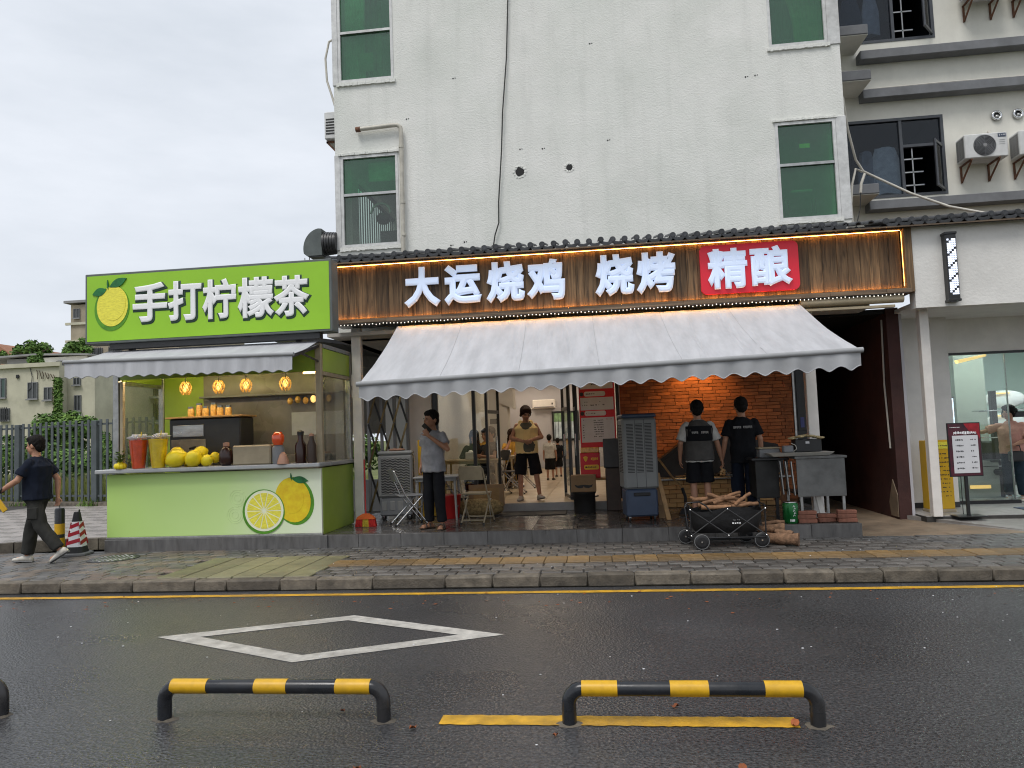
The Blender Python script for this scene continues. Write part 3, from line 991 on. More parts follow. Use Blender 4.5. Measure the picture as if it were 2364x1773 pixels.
# side and rear walls; the left side has barred openings that light the stair rooms
sh = [(12.5, 15.2, 4.95, 6.3), (12.5, 15.2, 7.8, 9.2)]
m_ = MB()
wall_holes(m_, B0 + 0.22, 22.0, 3.30, TOP, 0, 0.2, sh)
mb = MB()
mb.add([(XL + p[1], p[0], p[2]) for p in m_.v], m_.f)
mb.box(XR - 0.2, XR, B0 + 0.22, 22.0, 3.30, TOP)
mb.box(XL, XR, 22.0, 22.2, 3.37, TOP)
mb.box(XL, XR, B0 + 0.22, 22, TOP - 0.2, TOP)
mb.build('side_wall', 'plaster_side', bld)
# floors and partitions inside, seen dimly through the green panes
mb = MB()
for z in (4.55, 7.3, 10.2):
    mb.box(XL + 0.2, XR - 0.2, B0 + 0.22, 16, z, z + 0.12)
for xw in (-2.6, 2.5):
    mb.box(xw - 0.05, xw + 0.05, B0 + 0.22, 16, 4.67, TOP - 0.3)
mb.box(XL + 0.2, XR - 0.2, 15.4, 15.5, 4.67, TOP - 0.3)
mb.build('inner_walls', 'room_dim', bld)
for i, (x0, x1, z0, z1, zm) in enumerate(WIN):
    left = i < 2
    w = MB()
    t = 0.045
    w.box(x0, x0 + t, B0 - 0.012, B0 + 0.09, z0, z1)
    w.box(x1 - t, x1, B0 - 0.012, B0 + 0.09, z0, z1)
    w.box(x0 + t, x1 - t, B0 - 0.012, B0 + 0.09, z0, z0 + t)
    w.box(x0 + t, x1 - t, B0 - 0.012, B0 + 0.09, z1 - t, z1)
    wo_ = w.build('window', 'white_frame', bld)
    MB().box(x0 + t, x1 - t, B0 - 0.008, B0 + 0.08, zm - 0.022, zm + 0.022).build('transom', 'aluminium', wo_)
    MB().box(x0 + t, x1 - t, B0 + 0.03, B0 + 0.036, zm + 0.022, z1 - t).build('pane', 'glass_green', wo_)
    MB().box(x0 + t, x1 - t, B0 + 0.03, B0 + 0.036, z0 + t, zm - 0.022).build('pane', 'glass_grey' if i == 0 else 'glass_green', wo_)
    # broad white corner post of the bay on the outer side, rough sill line below
    if left:
        MB().bev(XL - 0.012, x0 - 0.004, B0 - 0.018, B0 + 0.05, z0 - 0.04, z1 + 0.03, 0.006).build('corner_post', 'white_frame', wo_)
    else:
        MB().bev(x1 + 0.004, XR + 0.012, B0 - 0.018, B0 + 0.05, z0 - 0.04, z1 + 0.03, 0.006).build('corner_post', 'white_frame', wo_)
    s, s2 = MB(), MB()
    n = 22
    for k in range(n):          # broken mortar line round the opening
        xa = x0 - 0.03 + (x1 - x0 + 0.06) * k / n
        s.box(xa, xa + (x1 - x0 + 0.06) / n * 0.98, B0 - 0.025 - random.random() * 0.018, B0 + 0.02, z1 + 0.01, z1 + 0.035 + random.random() * 0.02)
        s2.box(xa, xa + (x1 - x0 + 0.06) / n * 0.98, B0 - 0.03 - random.random() * 0.01, B0 + 0.02, z0 - 0.06 - random.random() * 0.012, z0 - 0.008)
    s.build('upper_mortar_edge', 'plaster', wo_)
    s2.build('lower_mortar_edge', 'plaster', wo_)
# barred side openings
for k, (ya, yb, za, zb) in enumerate(sh):
    g = MB()
    for j in range(19):
        y = ya + (yb - ya) * (j + 0.5) / 19
        g.cyl((XL + 0.06, y, za), (XL + 0.06, y, zb), 0.014, n=6)
    g.box(XL + 0.04, XL + 0.09, ya, yb, za, za + 0.05)
    g.box(XL + 0.04, XL + 0.09, ya, yb, zb - 0.05, zb)
    g.build('bar_grille', 'metal_dark', bld)
# things behind the panes: folded curtain, paper, hanging lamp
cur = MB()
for k in range(9):
    cur.cyl((-4.02 + 0.06 * k, 12.25 + 0.05 * (k % 2), 7.45), (-4.05 + 0.05 * k, 12.6 + 0.05 * (k % 2), 9.7), 0.04, n=8)
cur.build('curtain', 'curtain_green', bld, 60)
cur = MB()
for k in range(7):
    cur.cyl((3.45 + 0.07 * k, 12.7, 7.5), (3.5 + 0.05 * k, 12.7 + 0.08 * (k % 2), 9.2), 0.05, n=8)
cur.build('curtain', 'curtain_green', bld, 60)
# holes where a pipe once went through, small screw marks
def blot(x, z, r):
    n = 11
    pts = [(x + r * random.uniform(0.7, 1.15) * math.cos(2 * PI * k / n), z + r * random.uniform(0.7, 1.15) * math.sin(2 * PI * k / n)) for k in range(n)]
    return pts
for (x, z, r) in ((-1.14, 5.94, 0.085), (-0.32, 5.95, 0.06)):
    mb = MB().prism(blot(x, z, r), B0 - 0.004, B0 + 0.05)
    mb.build('pipe_hole', 'black_wall', bld)
    n = 12
    mb = MB()
    for k in range(n):
        a = 2 * PI * k / n
        mb.ell((x + r * 1.15 * math.cos(a), B0 - 0.002, z + r * 1.15 * math.sin(a)), (random.uniform(.012, .03), 0.008, random.uniform(.012, .03)), nu=6, nv=4)
    mb.build('hole_rim', 'plaster', bld)
mb = MB()
for x, z in ((-3.02, 7.0), (-2.2, 7.63), (-2.33, 4.79), (-2.1, 4.83), (-2.9, 4.72), (0.1, 8.0), (0.32, 6.35), (2.55, 7.2), (2.7, 7.21), (-0.75, 6.3), (-1.12, 6.32)):
    mb.prism(blot(x, z, 0.014), B0 - 0.003, B0 + 0.01)
    mb.prism(blot(x + 0.035, z + 0.004, 0.01), B0 - 0.003, B0 + 0.01)
tag(mb.build('screw_marks', 'black_wall', bld), kind='stuff')
# cable and drain pipe on the wall
cb = thing('wall_cable', 'thin black cable hanging down the white wall', 'cable', (-1.4, B0, 4.6), world=True)
mb = MB()
path = [(-1.20, 11.86, 11.0), (-1.22, 11.86, 8.9), (-1.28, 11.86, 7.9), (-1.38, 11.85, 6.95), (-1.42, 11.84, 6.3), (-1.50, 11.85, 5.45), (-1.51, 11.85, 5.1), (-1.58, 11.85, 4.9), (-1.62, 11.85, 4.68)]
mb.tube(path, 0.011, 6)
mb.build('cable', 'cable_black', cb)
MB().tube([(-1.62, 11.84, 4.72), (-1.66, 11.82, 4.66), (-1.60, 11.80, 4.60)], 0.02, 6).build('cable_end', 'cable_black', cb)
dp = thing('drain_pipe', 'cream drain pipe bent beside the lower corner window', 'pipe', (-3.13, B0, 4.6), world=True)
MB().tube([(-3.86, 11.82, 6.86), (-3.3, 11.82, 6.88), (-3.17, 11.82, 6.88), (-3.11, 11.82, 6.84), (-3.10, 11.82, 6.70), (-3.11, 11.82, 5.6), (-3.12, 11.82, 4.5)], 0.036, 10).build('pipe', 'pvc', dp, 40)
for z in (6.5, 5.55, 5.0):
    MB().cyl((-3.105, 11.82, z - 0.02), (-3.105, 11.82, z + 0.02), 0.044, n=10).build('pipe_clip', 'pvc', dp)
MB().cyl((-3.88, 11.82, 6.86), (-3.80, 11.82, 6.86), 0.044, n=10).build('pipe_end', 'rust', dp)
# air conditioner and cable on the far-left side of the building, exhaust cowl by the eave
ac = thing('side_air_conditioner', 'white air conditioner unit bracketed on the building side beside the sky', 'air conditioner', (-4.42, 12.3, 6.7), world=True)
MB().bev(-4.50, -4.29, 12.0, 12.85, 6.82, 7.30, 0.015).build('casing', 'white_frame', ac)
mb = MB()
for k in range(6):
    mb.box(-4.47, -4.32, 11.994, 12.001, 6.90 + 0.05 * k, 6.925 + 0.05 * k)
mb.build('vent_slots', 'vent_dark', ac)
MB().bar((-4.29, 12.1, 6.58), (-4.49, 12.1, 6.80), 0.03, 0.03).bar((-4.29, 12.1, 6.80), (-4.5, 12.1, 6.80), 0.03, 0.03).build('bracket', 'rust', ac)
MB().bar((-4.29, 12.7, 6.58), (-4.49, 12.7, 6.80), 0.03, 0.03).bar((-4.29, 12.7, 6.80), (-4.5, 12.7, 6.80), 0.03, 0.03).build('bracket', 'rust', ac)
sc_ = thing('side_cable', 'pale cable bulging out from the building corner against the sky', 'cable', (-4.3, 12.1, 7.3), world=True)
MB().tube([(-4.29, 12.1, 8.66), (-4.42, 12.1, 8.60), (-4.49, 12.1, 8.3), (-4.47, 12.1, 7.9), (-4.38, 12.1, 7.6), (-4.30, 12.1, 7.30)], 0.02, 8).build('cable', 'cable_white', sc_, 60)
mk('cowl_grey', (0.11, 0.125, 0.12), 0.45, metal=0.3, var=0.3, vs=4)
dk = thing('exhaust_cowl', 'round grey metal exhaust cowl at the left end of the tiled eave', 'exhaust cowl', (-4.5, 11.95, 4.75), world=True)
pr = []
for k in range(15):
    a = PI / 2 + (PI / 2) * k / 14 * 1.15
    pr.append((-4.52 + 0.30 * math.cos(a), 4.86 + 0.34 * math.sin(a)))
pr = [(-4.50, 5.19)] + pr[1:] + [(-4.76, 4.74), (-4.50, 4.74)]
MB().prism(pr, 11.76, 12.10).build('hood', 'cowl_grey', dk, 35)
MB().prism([(-4.70, 4.72), (-4.50, 4.72), (-4.50, 4.755), (-4.74, 4.755)], 11.78, 12.08).build('hood_rim', 'metal_dark', dk)
mb = MB()
for k in range(5):
    mb.cyl((-4.50 + 0.045 * k, 11.93, 4.97), (-4.465 + 0.045 * k, 11.93, 4.97), 0.20 - 0.004 * k, n=18)
    mb.cyl((-4.465 + 0.045 * k, 11.93, 4.97), (-4.455 + 0.045 * k, 11.93, 4.97), 0.175, n=18)
mb.build('duct', 'metal_dark', dk, 35)
ant = thing('roof_antenna', 'thin rooftop antenna poles sticking up behind the green kiosk sign', 'antenna', (-5.0, 12.5, 4.3), world=True)
MB().cyl((-4.99, 12.5, 4.2), (-5.02, 12.5, 5.15), 0.012, 0.006, n=6).build('pole', 'metal_dark', ant)
MB().cyl((-5.06, 12.5, 4.2), (-5.10, 12.5, 4.9), 0.014, 0.01, n=6).build('pole', 'aluminium', ant)
MB().cyl((-4.88, 12.5, 4.2), (-4.88, 12.5, 4.92), 0.010, n=6).build('pole', 'aluminium', ant)
MB().bar((-5.08, 12.5, 4.62), (-4.90, 12.5, 4.5), 0.012, 0.012).build('crossbar', 'aluminium', ant)

# ================================================================== RIGHT-HAND NEIGHBOUR, UPPER STOREYS
NY = 13.6
nb = thing('neighbour_building', 'pale cream building with dark grey ledges behind the white building', 'building', (7, 15, 0), world=True)
nwin = [(4.55, 6.24, 5.56, 6.99), (4.55, 6.22, 8.40, 9.95)]
wall_holes(MB(), 3.9, 13.0, 4.2, 11.5, NY, NY + 0.2, nwin).build('wall', 'cream_wall', nb)
mb = MB()
for z in (5.3, 7.45, 8.15, 10.3):
    mb.box(4.1, 6.8, NY + 0.2, 16.5, z, z + 0.1)
mb.box(4.1, 6.8, 16.5, 16.6, 5.3, 10.5)
mb.box(4.1, 4.2, NY + 0.2, 16.5, 5.3, 10.5)
mb.box(6.7, 6.8, NY + 0.2, 16.5, 5.3, 10.5)
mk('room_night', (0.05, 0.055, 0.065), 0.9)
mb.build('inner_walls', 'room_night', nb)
for (x0, x1, z0, z1) in ((4.85, 13, 8.01, 8.17), (4.85, 13, 7.30, 7.46), (4.83, 13, 5.30, 5.46)):
    MB().bev(x0, x1, NY - 0.24, NY - 0.002, z0, z1, 0.008).build('ledge', 'band_grey', nb)
for z in (8.20, 7.40, 5.42):
    MB().bev(4.2, 4.83, NY - 0.72, NY - 0.002, z + 0.03, z + 0.20, 0.01).build('corner_ledge', 'band_grey', nb)
    MB().box(4.2, 4.83, NY - 0.70, NY - 0.004, z + 0.018, z + 0.029).build('ledge_soffit', 'cream_wall', nb)
MB().tube([(4.95, NY - 0.20, 7.475), (6.2, NY - 0.21, 7.478), (7.4, NY - 0.20, 7.474), (9, NY - 0.21, 7.476)], 0.012, 6).build('ledge_cable', 'cable_white', nb)
for k, (x0, x1, z0, z1) in enumerate(nwin):
    w = MB()
    t = 0.05
    w.box(x0, x0 + t, NY - 0.01, NY + 0.08, z0, z1).box(x1 - t, x1, NY - 0.01, NY + 0.08, z0, z1)
    w.box(x0 + t, x1 - t, NY - 0.01, NY + 0.08, z0, z0 + t).box(x0 + t, x1 - t, NY - 0.01, NY + 0.08, z1 - t, z1)
    wo_ = w.build('window', 'frame_bluegrey', nb)
    xm = 5.52
    zt = z1 - 0.52 if k == 0 else z1 - 0.3
    MB().box(xm - 0.025, xm + 0.025, NY - 0.006, NY + 0.07, z0 + t, z1 - t).build('mullion', 'frame_bluegrey', wo_)
    MB().box(xm + 0.025, x1 - t, NY - 0.006, NY + 0.07, zt - 0.025, zt + 0.025).build('transom', 'frame_bluegrey', wo_)
    MB().box(x0 + t, xm - 0.025, NY + 0.03, NY + 0.036, z0 + t, z1 - t).build('pane', 'glass_blue', wo_)
    MB().box(xm + 0.025, x1 - t, NY + 0.03, NY + 0.036, zt + 0.025, z1 - t).build('pane', 'glass_blue', wo_)
    # barred half and the casement swung out
    g = MB()
    for j in range(3):
        z = z0 + 0.2 + (zt - z0 - 0.2) * j / 3
        g.box(xm + 0.03, xm + 0.36, NY + 0.05, NY + 0.07, z, z + 0.022)
    g.box(xm + 0.18, xm + 0.20, NY + 0.05, NY + 0.07, z0 + t, zt - 0.02)
    g.build('grille', 'aluminium', wo_)
    px0, pz0, pz1 = x1 - t, z0 + 0.06, zt - 0.03
    c, s = -0.42 * math.cos(rad(52)), -0.42 * math.sin(rad(52))
    q = MB()
    a, b = Vector((px0, NY - 0.01, 0)), Vector((px0 + c, NY - 0.01 + s, 0))
    for z in (pz0, pz1 - 0.045):
        q.bar(a + Vector((0, 0, z + 0.022)), b + Vector((0, 0, z + 0.022)), 0.03, 0.045)
    q.bar(a + Vector((0, 0, pz0 + 0.045)), a + Vector((0, 0, pz1 - 0.045)), 0.03, 0.045).bar(b + Vector((0, 0, pz0)), b + Vector((0, 0, pz1)), 0.031, 0.046)
    sa = q.build('sash', 'frame_bluegrey', wo_)
    MB().quad((a.x, a.y, pz0 + 0.05), (b.x, b.y, pz0 + 0.05), (b.x, b.y, pz1 - 0.05), (a.x, a.y, pz1 - 0.05)).build('pane', 'glass_blue', sa)
# laundry behind the panes
def garment(x, z, w, h, m, label):
    g = MB()
    n = 9
    rings = []
    for j in range(6):
        t = j / 5
        ring = []
        for i in range(16):
            a = 2 * PI * i / 16
            ww = w * (0.62 + 0.38 * min(1, t * 2.5)) / 2
            ring.append((x + ww * math.cos(a), NY + 0.12 + 0.05 * math.sin(a) * (1 + 0.5 * math.sin(5 * a + j)), z - h * t + 0.02 * math.sin(3 * a)))
        rings.append(ring)
    g.loft(rings)
    o = g.build('hanging_garment', m, None, 60)
    tag(o, label, 'garment', 'laundry behind the neighbour windows')
garment(4.95, 6.45, 0.32, 0.95, 'cloth_grey', 'narrow dark garment hanging leftmost behind the lower dark window')
garment(5.28, 6.50, 0.55, 0.85, 'cloth_white', 'wide pale shirt hanging behind the lower dark window')
garment(4.85, 9.3, 0.40, 0.7, 'cloth_denim', 'blue denim garment hanging behind the upper dark window')
garment(5.20, 9.35, 0.30, 0.75, 'cloth_grey', 'pale garment hanging behind the upper dark window beside the denim one')

def ac_unit(x0, x1, z0, z1, label, logo=True):
    y0, y1 = NY - 0.42, NY - 0.10
    a = thing('air_conditioner', label, 'air conditioner', ((x0 + x1) / 2, NY - 0.26, z0), group='outdoor units on the cream wall', world=True)
    MB().bev(x0, x1, y0, y1, z0, z1, 0.015).build('casing', 'white_frame', a)
    cx, cz, r = x0 + (x1 - x0) * 0.46, (z0 + z1) / 2, (z1 - z0) * 0.43
    MB().cyl((cx, y0 - 0.006, cz), (cx, y0 + 0.02, cz), r, n=32).build('fan_opening', 'metal_black', a)
    g = MB()
    for k in range(7):
        rr = r * (0.18 + 0.125 * k)
        g.tube([(cx + rr * math.cos(2 * PI * i / 28), y0 - 0.014, cz + rr * math.sin(2 * PI * i / 28)) for i in range(28)], 0.004, 5, close=True)
    for k in range(8):
        a_ = 2 * PI * k / 8
        g.bar((cx, y0 - 0.012, cz), (cx + r * math.cos(a_), y0 - 0.012, cz + r * math.sin(a_)), 0.005, 0.005, up=(0, 1, 0))
    g.build('fan_grille', 'grey_plastic_dark', a)
    MB().cyl((cx, y0 - 0.02, cz), (cx, y0, cz), r * 0.17, n=16).build('hub', 'grey_plastic', a)
    v = MB()
    for k in range(9):
        for j in range(3):
            z = z0 + (z1 - z0) * (0.08 + 0.095 * k)
            v.box(x0 - 0.004, x0 + 0.002, y0 + 0.04 + 0.09 * j, y0 + 0.11 + 0.09 * j, z, z + 0.022)
    v.build('side_slots', 'vent_dark', a)
    if logo:
        p = MB().box(x1 - 0.155, x1 - 0.03, y0 - 0.005, y0, z1 - 0.085, z1 - 0.02).build('badge', 'navy_plastic', a)
        for i, ch in enumerate('Tcm'):
            me, sz = glyph(ch, 0.045, 0.001, 0.001)
            me.materials.append(MATS['print_white'])
            inst('letter', me, p, (x1 - 0.13 + 0.036 * i, y0 - 0.0065, z1 - 0.052))
        s = MB()
        for k in range(3):
            s.box(x1 - 0.14, x1 - 0.05, y0 - 0.004, y0, z1 - 0.14 - 0.035 * k, z1 - 0.135 - 0.035 * k)
        s.build('fine_print', 'grey_plastic_dark', a)
    for xb in (x0 + 0.1, x1 - 0.14):
        MB().bar((xb, y0 + 0.01, z0 - 0.012), (xb, NY, z0 - 0.012), 0.03, 0.022).bar((xb, NY - 0.02, z0 - 0.30), (xb, NY - 0.02, z0), 0.03, 0.022)\
            .bar((xb, NY - 0.03, z0 - 0.28), (xb, y0 + 0.03, z0 - 0.03), 0.025, 0.02).build('bracket', 'rust', a)
    MB().tube([(x1 - 0.1, NY - 0.11, z1 - 0.1), (x1 - 0.08, NY - 0.06, z1 + 0.1), (x1 - 0.09, NY - 0.01, z1 + 0.17)], 0.022, 8).build('hose', 'cable_white', a, 60)
    return a
ac_unit(6.37, 7.06, 6.02, 6.44, 'white outdoor air conditioner with round black fan on the cream wall')
ac_unit(7.24, 7.95, 6.02, 6.44, 'white outdoor air conditioner cut by the right picture edge', False)
ac_unit(6.62, 7.30, 8.92, 9.35, 'outdoor air conditioner at the picture top with only brackets showing', False)
ac_unit(7.44, 8.10, 8.92, 9.35, 'outdoor air conditioner at the top right picture corner', False)
for x in (7.12, 7.47):
    v = thing('wall_vent', 'round steel wall vent ' + ('above the round-fan air conditioner' if x < 7.3 else 'nearest the right picture edge'), 'vent', (x, NY, 6.88), group='steel vents on the cream wall', world=True)
    MB().tube([(x + 0.07 * math.cos(2 * PI * k / 20), NY - 0.03, 6.88 + 0.07 * math.sin(2 * PI * k / 20)) for k in range(20)], 0.022, 8, close=True).build('rim', 'chrome', v, 60)
    MB().cyl((x, NY - 0.012, 6.88), (x, NY + 0.01, 6.88), 0.065, n=20).build('opening', 'metal_black', v)
    MB().ell((x + 0.01, NY - 0.02, 6.86), (0.04, 0.03, 0.04)).build('flap', 'steel', v, 60)
# the slack white cables beside the corner
wc = thing('slack_cable', 'white bundled cable sagging from the building corner to the tiled eave', 'cable', (4.6, 12.6, 4.6), world=True)
MB().tube([(4.03, 11.95, 6.75), (4.12, 12.1, 6.30), (4.28, 12.3, 5.85), (4.42, 12.4, 5.68), (4.62, 12.4, 5.56), (5.1, 12.35, 5.25), (5.6, 12.2, 4.95), (6.15, 11.9, 4.68)], 0.02, 8).build('main_cable', 'cable_white', wc, 60)
MB().tube([(4.38, 12.35, 5.66), (4.27, 12.3, 5.70), (4.20, 12.3, 5.45), (4.13, 12.2, 5.1), (4.10, 12.1, 4.72)], 0.018, 8).build('drop_cable', 'cable_white', wc, 60)
MB().tube([(4.42, 12.35, 5.62), (4.34, 12.3, 5.45), (4.32, 12.3, 5.30)], 0.022, 8).build('cable_tail', 'cable_white', wc, 60)
MB().tube([(4.32, 12.3, 5.30), (4.30, 12.3, 5.05), (4.18, 12.2, 4.72)], 0.007, 6).build('thin_wire', 'cable_black', wc)

# things seen behind the green panes
def behind(mb, m, name):
    return mb.build(name, m, bld, 60)
fold = MB()
for k in range(8):
    x = 3.42 + 0.055 * k
    fold.tube([(x, B0 + 0.17 + 0.03 * (k % 2), 7.72), (x - 0.02, B0 + 0.15, 8.1), (x - 0.10 + 0.02 * k, B0 + 0.19, 8.55), (x - 0.06, B0 + 0.18, 9.3)], 0.04, 8)
behind(fold, 'cloth_cream', 'drying_cloth')
fold = MB()
for k in range(6):
    x = 3.02 + 0.06 * k
    fold.tube([(x, B0 + 0.22 + 0.03 * (k % 2), 7.85), (x + 0.01, B0 + 0.22, 9.4)], 0.045, 8)
behind(fold, 'cloth_slate', 'drying_cloth')
behind(MB().box(3.32, 3.48, B0 + 0.040, B0 + 0.044, 5.98, 6.05), 'lemon_light', 'window_sticker')
behind(MB().bev(3.22, 3.56, B0 + 0.30, B0 + 0.36, 5.36, 5.39, 0.004), 'print_white', 'tube_lamp')
behind(MB().bev(3.15, 3.22, B0 + 0.5, B0 + 0.56, 4.9, 5.3, 0.004).bev(3.60, 3.66, B0 + 0.5, B0 + 0.56, 4.9, 5.3, 0.004).bev(3.15, 3.66, B0 + 0.5, B0 + 0.56, 5.0, 5.06, 0.004), 'metal_dark', 'chair_frame')
fold = MB()
for k in range(7):
    x = -4.08 + 0.05 * k
    fold.tube([(x, B0 + 0.14 + 0.03 * (k % 2), 7.78), (x - 0.01, B0 + 0.14, 8.4), (x + 0.02, B0 + 0.15, 9.7)], 0.035, 8)
behind(fold, 'cloth_white', 'pale_curtain')
behind(MB().bev(-3.85, -3.6, B0 + 0.10, B0 + 0.105, 7.95, 8.28, 0.002), 'curtain_green', 'paper_sheet')
behind(MB().bar((-4.1, B0 + 0.2, 8.55), (-3.7, B0 + 0.3, 7.8), 0.03, 0.10), 'band_grey', 'stair_rail')
behind(MB().bev(-3.75, -3.28, B0 + 0.14, B0 + 0.15, 6.02, 6.36, 0.003), 'white_frame', 'paper_sheet')
behind(MB().ell((-3.55, B0 + 0.30, 5.42), (0.13, 0.09, 0.11), nu=14, nv=10), 'metal_black', 'wall_fan')
behind(MB().tube([(-3.6 + 0.17 * math.cos(PI * k / 8), B0 + 0.32, 5.52 + 0.17 * math.sin(PI * k / 8)) for k in range(9)], 0.022, 6), 'white_frame', 'fan_arm')
behind(MB().box(-3.62, -3.24, B0 + 0.30, B0 + 0.9, 4.90, 5.2), 'metal_dark', 'dark_cabinet')

# ================================================================== RESTAURANT GROUND FLOOR
shop = thing('restaurant_shopfront', 'ground floor restaurant with white walls, glass doors and open veranda', 'shopfront', (0, 14, 0.3), world=True)
DY = 13.10
MB().box(-3.42, -3.02, DY, DY + 0.25, 0.29, 3.30).build('pier', 'white_paint', shop)
MB().box(-4.20, -3.422, 14.2, 14.35, 0.15, 2.45).build('recess_wall', 'white_paint', shop)
MB().box(-4.20, -3.422, 14.1, 14.25, 2.452, 3.30).build('recess_lintel', 'metal_dark', shop)
MB().box(-3.50, -3.42, DY + 0.02, 25, 0.29, 3.30).build('left_wall', 'room_wall', shop)
MB().box(0.35, 0.45, DY + 0.35, 25, 0.29, 3.30).build('right_wall', 'room_wall', shop)
MB().box(-3.42, 0.35, 25.0, 25.1, 0.29, 3.30).build('back_wall', 'room_wall_grey', shop)
MB().box(-4.30, 4.02, 11.40, 25.1, 3.30, 3.36).build('ceiling', 'room_ceiling', shop)
MB().box(-2.71, -2.25, 18.0, 18.5, 0.44, 3.30).build('column', 'room_wall', shop)
MB().prism([(-2.47, 2.42), (-2.10, 2.24), (-2.10, 3.30), (-2.47, 3.30)], 17.90, 18.5).build('ceiling_box', 'room_wall', shop)
MB().box(-3.42, 0.35, 12.70, 25, 0.2, 0.436).build('floor_slab', 'joint', shop)
rt = MB().bev(-0.3975, 0.3975, -0.3975, 0.3975, -0.02, 0, 0.002).mesh('room_tile', 'room_floor')
for i in range(5):
    for j in range(15):
        inst('floor_tile', rt, shop, (-3.02 + 0.8 * i - 0.02 + (-0.0), 13.12 + 0.8 * j, 0.446))
MB().bev(-3.02, 0.30, 12.68, 12.72, 0.31, 0.452, 0.004).build('step_riser', 'shop_floor', shop)
# ceiling lamps of the dining room
for j, y in enumerate((13.75, 16.0, 18.8, 21.5, 24.0)):
    for x in ((-1.75, -0.85) if j == 0 else (-2.4, -0.8)):
        MB().bev(x - 0.3, x + 0.3, y - 0.3, y + 0.3, 3.265, 3.298, 0.004).build('ceiling_lamp', 'lamp_warm', shop)
# black framed doors, folded open
def frame_bar(mb, x, w=0.06, y=DY + 0.05, d=0.07, z0=0.44, z1=3.29):
    mb.box(x - w / 2, x + w / 2, y, y + d, z0, z1)
f = MB()
frame_bar(f, -2.97, 0.10); frame_bar(f, -2.26, 0.06); frame_bar(f, -2.03, 0.05); frame_bar(f, -0.55, 0.05); frame_bar(f, 0.31, 0.06, z0=0.31)
f.box(-2.92, -2.06, DY + 0.05, DY + 0.12, 0.44, 0.53)
f.box(-2.92, -0.58, DY + 0.051, DY + 0.119, 3.19, 3.29)
f.build('door_frame', 'metal_black', shop)
for (x0, x1) in ((-2.92, -2.29), (-2.23, -2.055)):
    MB().box(x0, x1, DY + 0.08, DY + 0.087, 0.53, 3.19).build('glass_pane', 'glass_clear', shop)
def leaf(xh, ang, n):
    """a door leaf swung on its jamb"""
    w = 0.62
    c, s = math.cos(ang), math.sin(ang)
    a, b = Vector((xh, DY - 0.02, 0)), Vector((xh + w * c, DY - 0.02 + w * s, 0))
    g = MB()
    for p in (a, b):
        g.bar(p + Vector((0, 0, 0.46)), p + Vector((0, 0, 3.1)), 0.045, 0.05)
    for z in (0.50, 2.05, 3.06):
        g.bar(a + Vector((0, 0, z)), b + Vector((0, 0, z)), 0.04, 0.06)
    d = g.build('door_leaf', 'metal_black', shop)
    MB().quad((a.x, a.y, 0.54), (b.x, b.y, 0.54), (b.x, b.y, 3.02), (a.x, a.y, 3.02)).build('glass_pane', 'glass_clear', d)
    h = Vector((xh + w * 0.86 * c, DY - 0.06 + w * 0.86 * s, 0))
    MB().cyl(h + Vector((0, 0, 1.2)), h + Vector((0, 0, 1.6)), 0.014, n=8).build('handle', 'chrome', d)
leaf(-2.02, rad(78), 0)
leaf(-0.56, rad(102), 1)
leaf(-0.42, rad(95), 2)
MB().box(-2.69, -2.47, 17.982, 17.998, 1.89, 2.02).build('column_plate', 'metal_black', shop)
# scissor gate folded between the corner post and the pier
gate = thing('scissor_gate', 'grey folding scissor gate standing left of the white pier', 'gate', (-3.75, 12.75, 0.31), world=True)
for k in range(4):
    x = -4.08 + 0.235 * k
    MB().bar((x, 12.75, 0.34), (x, 12.75, 2.72), 0.05, 0.04).build('upright', 'grey_plastic_dark', gate)
for k in range(3):
    for j in range(3):
        x, z = -4.08 + 0.235 * k, 0.36 + 0.78 * j
        MB().bar((x, 12.70, z), (x + 0.235, 12.70, z + 0.76), 0.016, 0.032).build('lattice_bar', 'brass_bar', gate)
        MB().bar((x + 0.235, 12.72, z), (x, 12.72, z + 0.76), 0.016, 0.032).build('lattice_bar', 'metal_dark', gate)
# posts carrying the sign
for x, y, lab in ((-3.86, 11.55, 'cream painted steel post at the left end of the veranda beside the kiosk'), (3.10, 11.38, 'white steel post at the right end of the veranda by the alley')):
    p = thing('veranda_post', lab, 'post', (x, y, 0.31), group='posts under the wooden sign', world=True)
    MB().bev(x - 0.075, x + 0.075, y - 0.06, y + 0.06, 0.312, 3.44, 0.008).build('shaft', 'white_post', p)
    MB().bev(x - 0.11, x + 0.11, y - 0.1, y + 0.1, 0.311, 0.325, 0.004).build('foot_plate', 'white_post', p)

# ---- brick faced wall on the right half of the veranda
bw = thing('brick_wall', 'orange brick faced wall lit by a lamp behind the two cooks', 'wall', (1.8, 13.4, 0.31), world=True)
BX0, BX1, BY = 0.36, 3.34, 13.40
MB().box(BX0, BX1, BY, BY + 0.12, 0.29, 3.30).build('backing', 'mortar', bw)
bm_ = [MB().bev(0.004, l - 0.004, -0.018, 0.004, 0.003, 0.0565, 0.003).mesh('brick', 'brick_orange') for l in (0.18, 0.24, 0.30)]
cells = []
for r in range(49):
    z = 0.34 + 0.0605 * r
    x = BX0 + (0.0 if r % 2 else -0.11)
    while x < BX1 - 0.02:
        k = random.choice((0, 1, 1, 2))
        l = (0.18, 0.24, 0.30)[k]
        if x >= BX0 and x + l <= BX1:
            cells.append((abs(z - 1.85), x, z, k))
        else:
            a, b = max(x, BX0), min(x + l, BX1)
            cells.append((9, a, z, b - a))
        x += l
cells.sort(key=lambda c: c[0])
mb = MB()
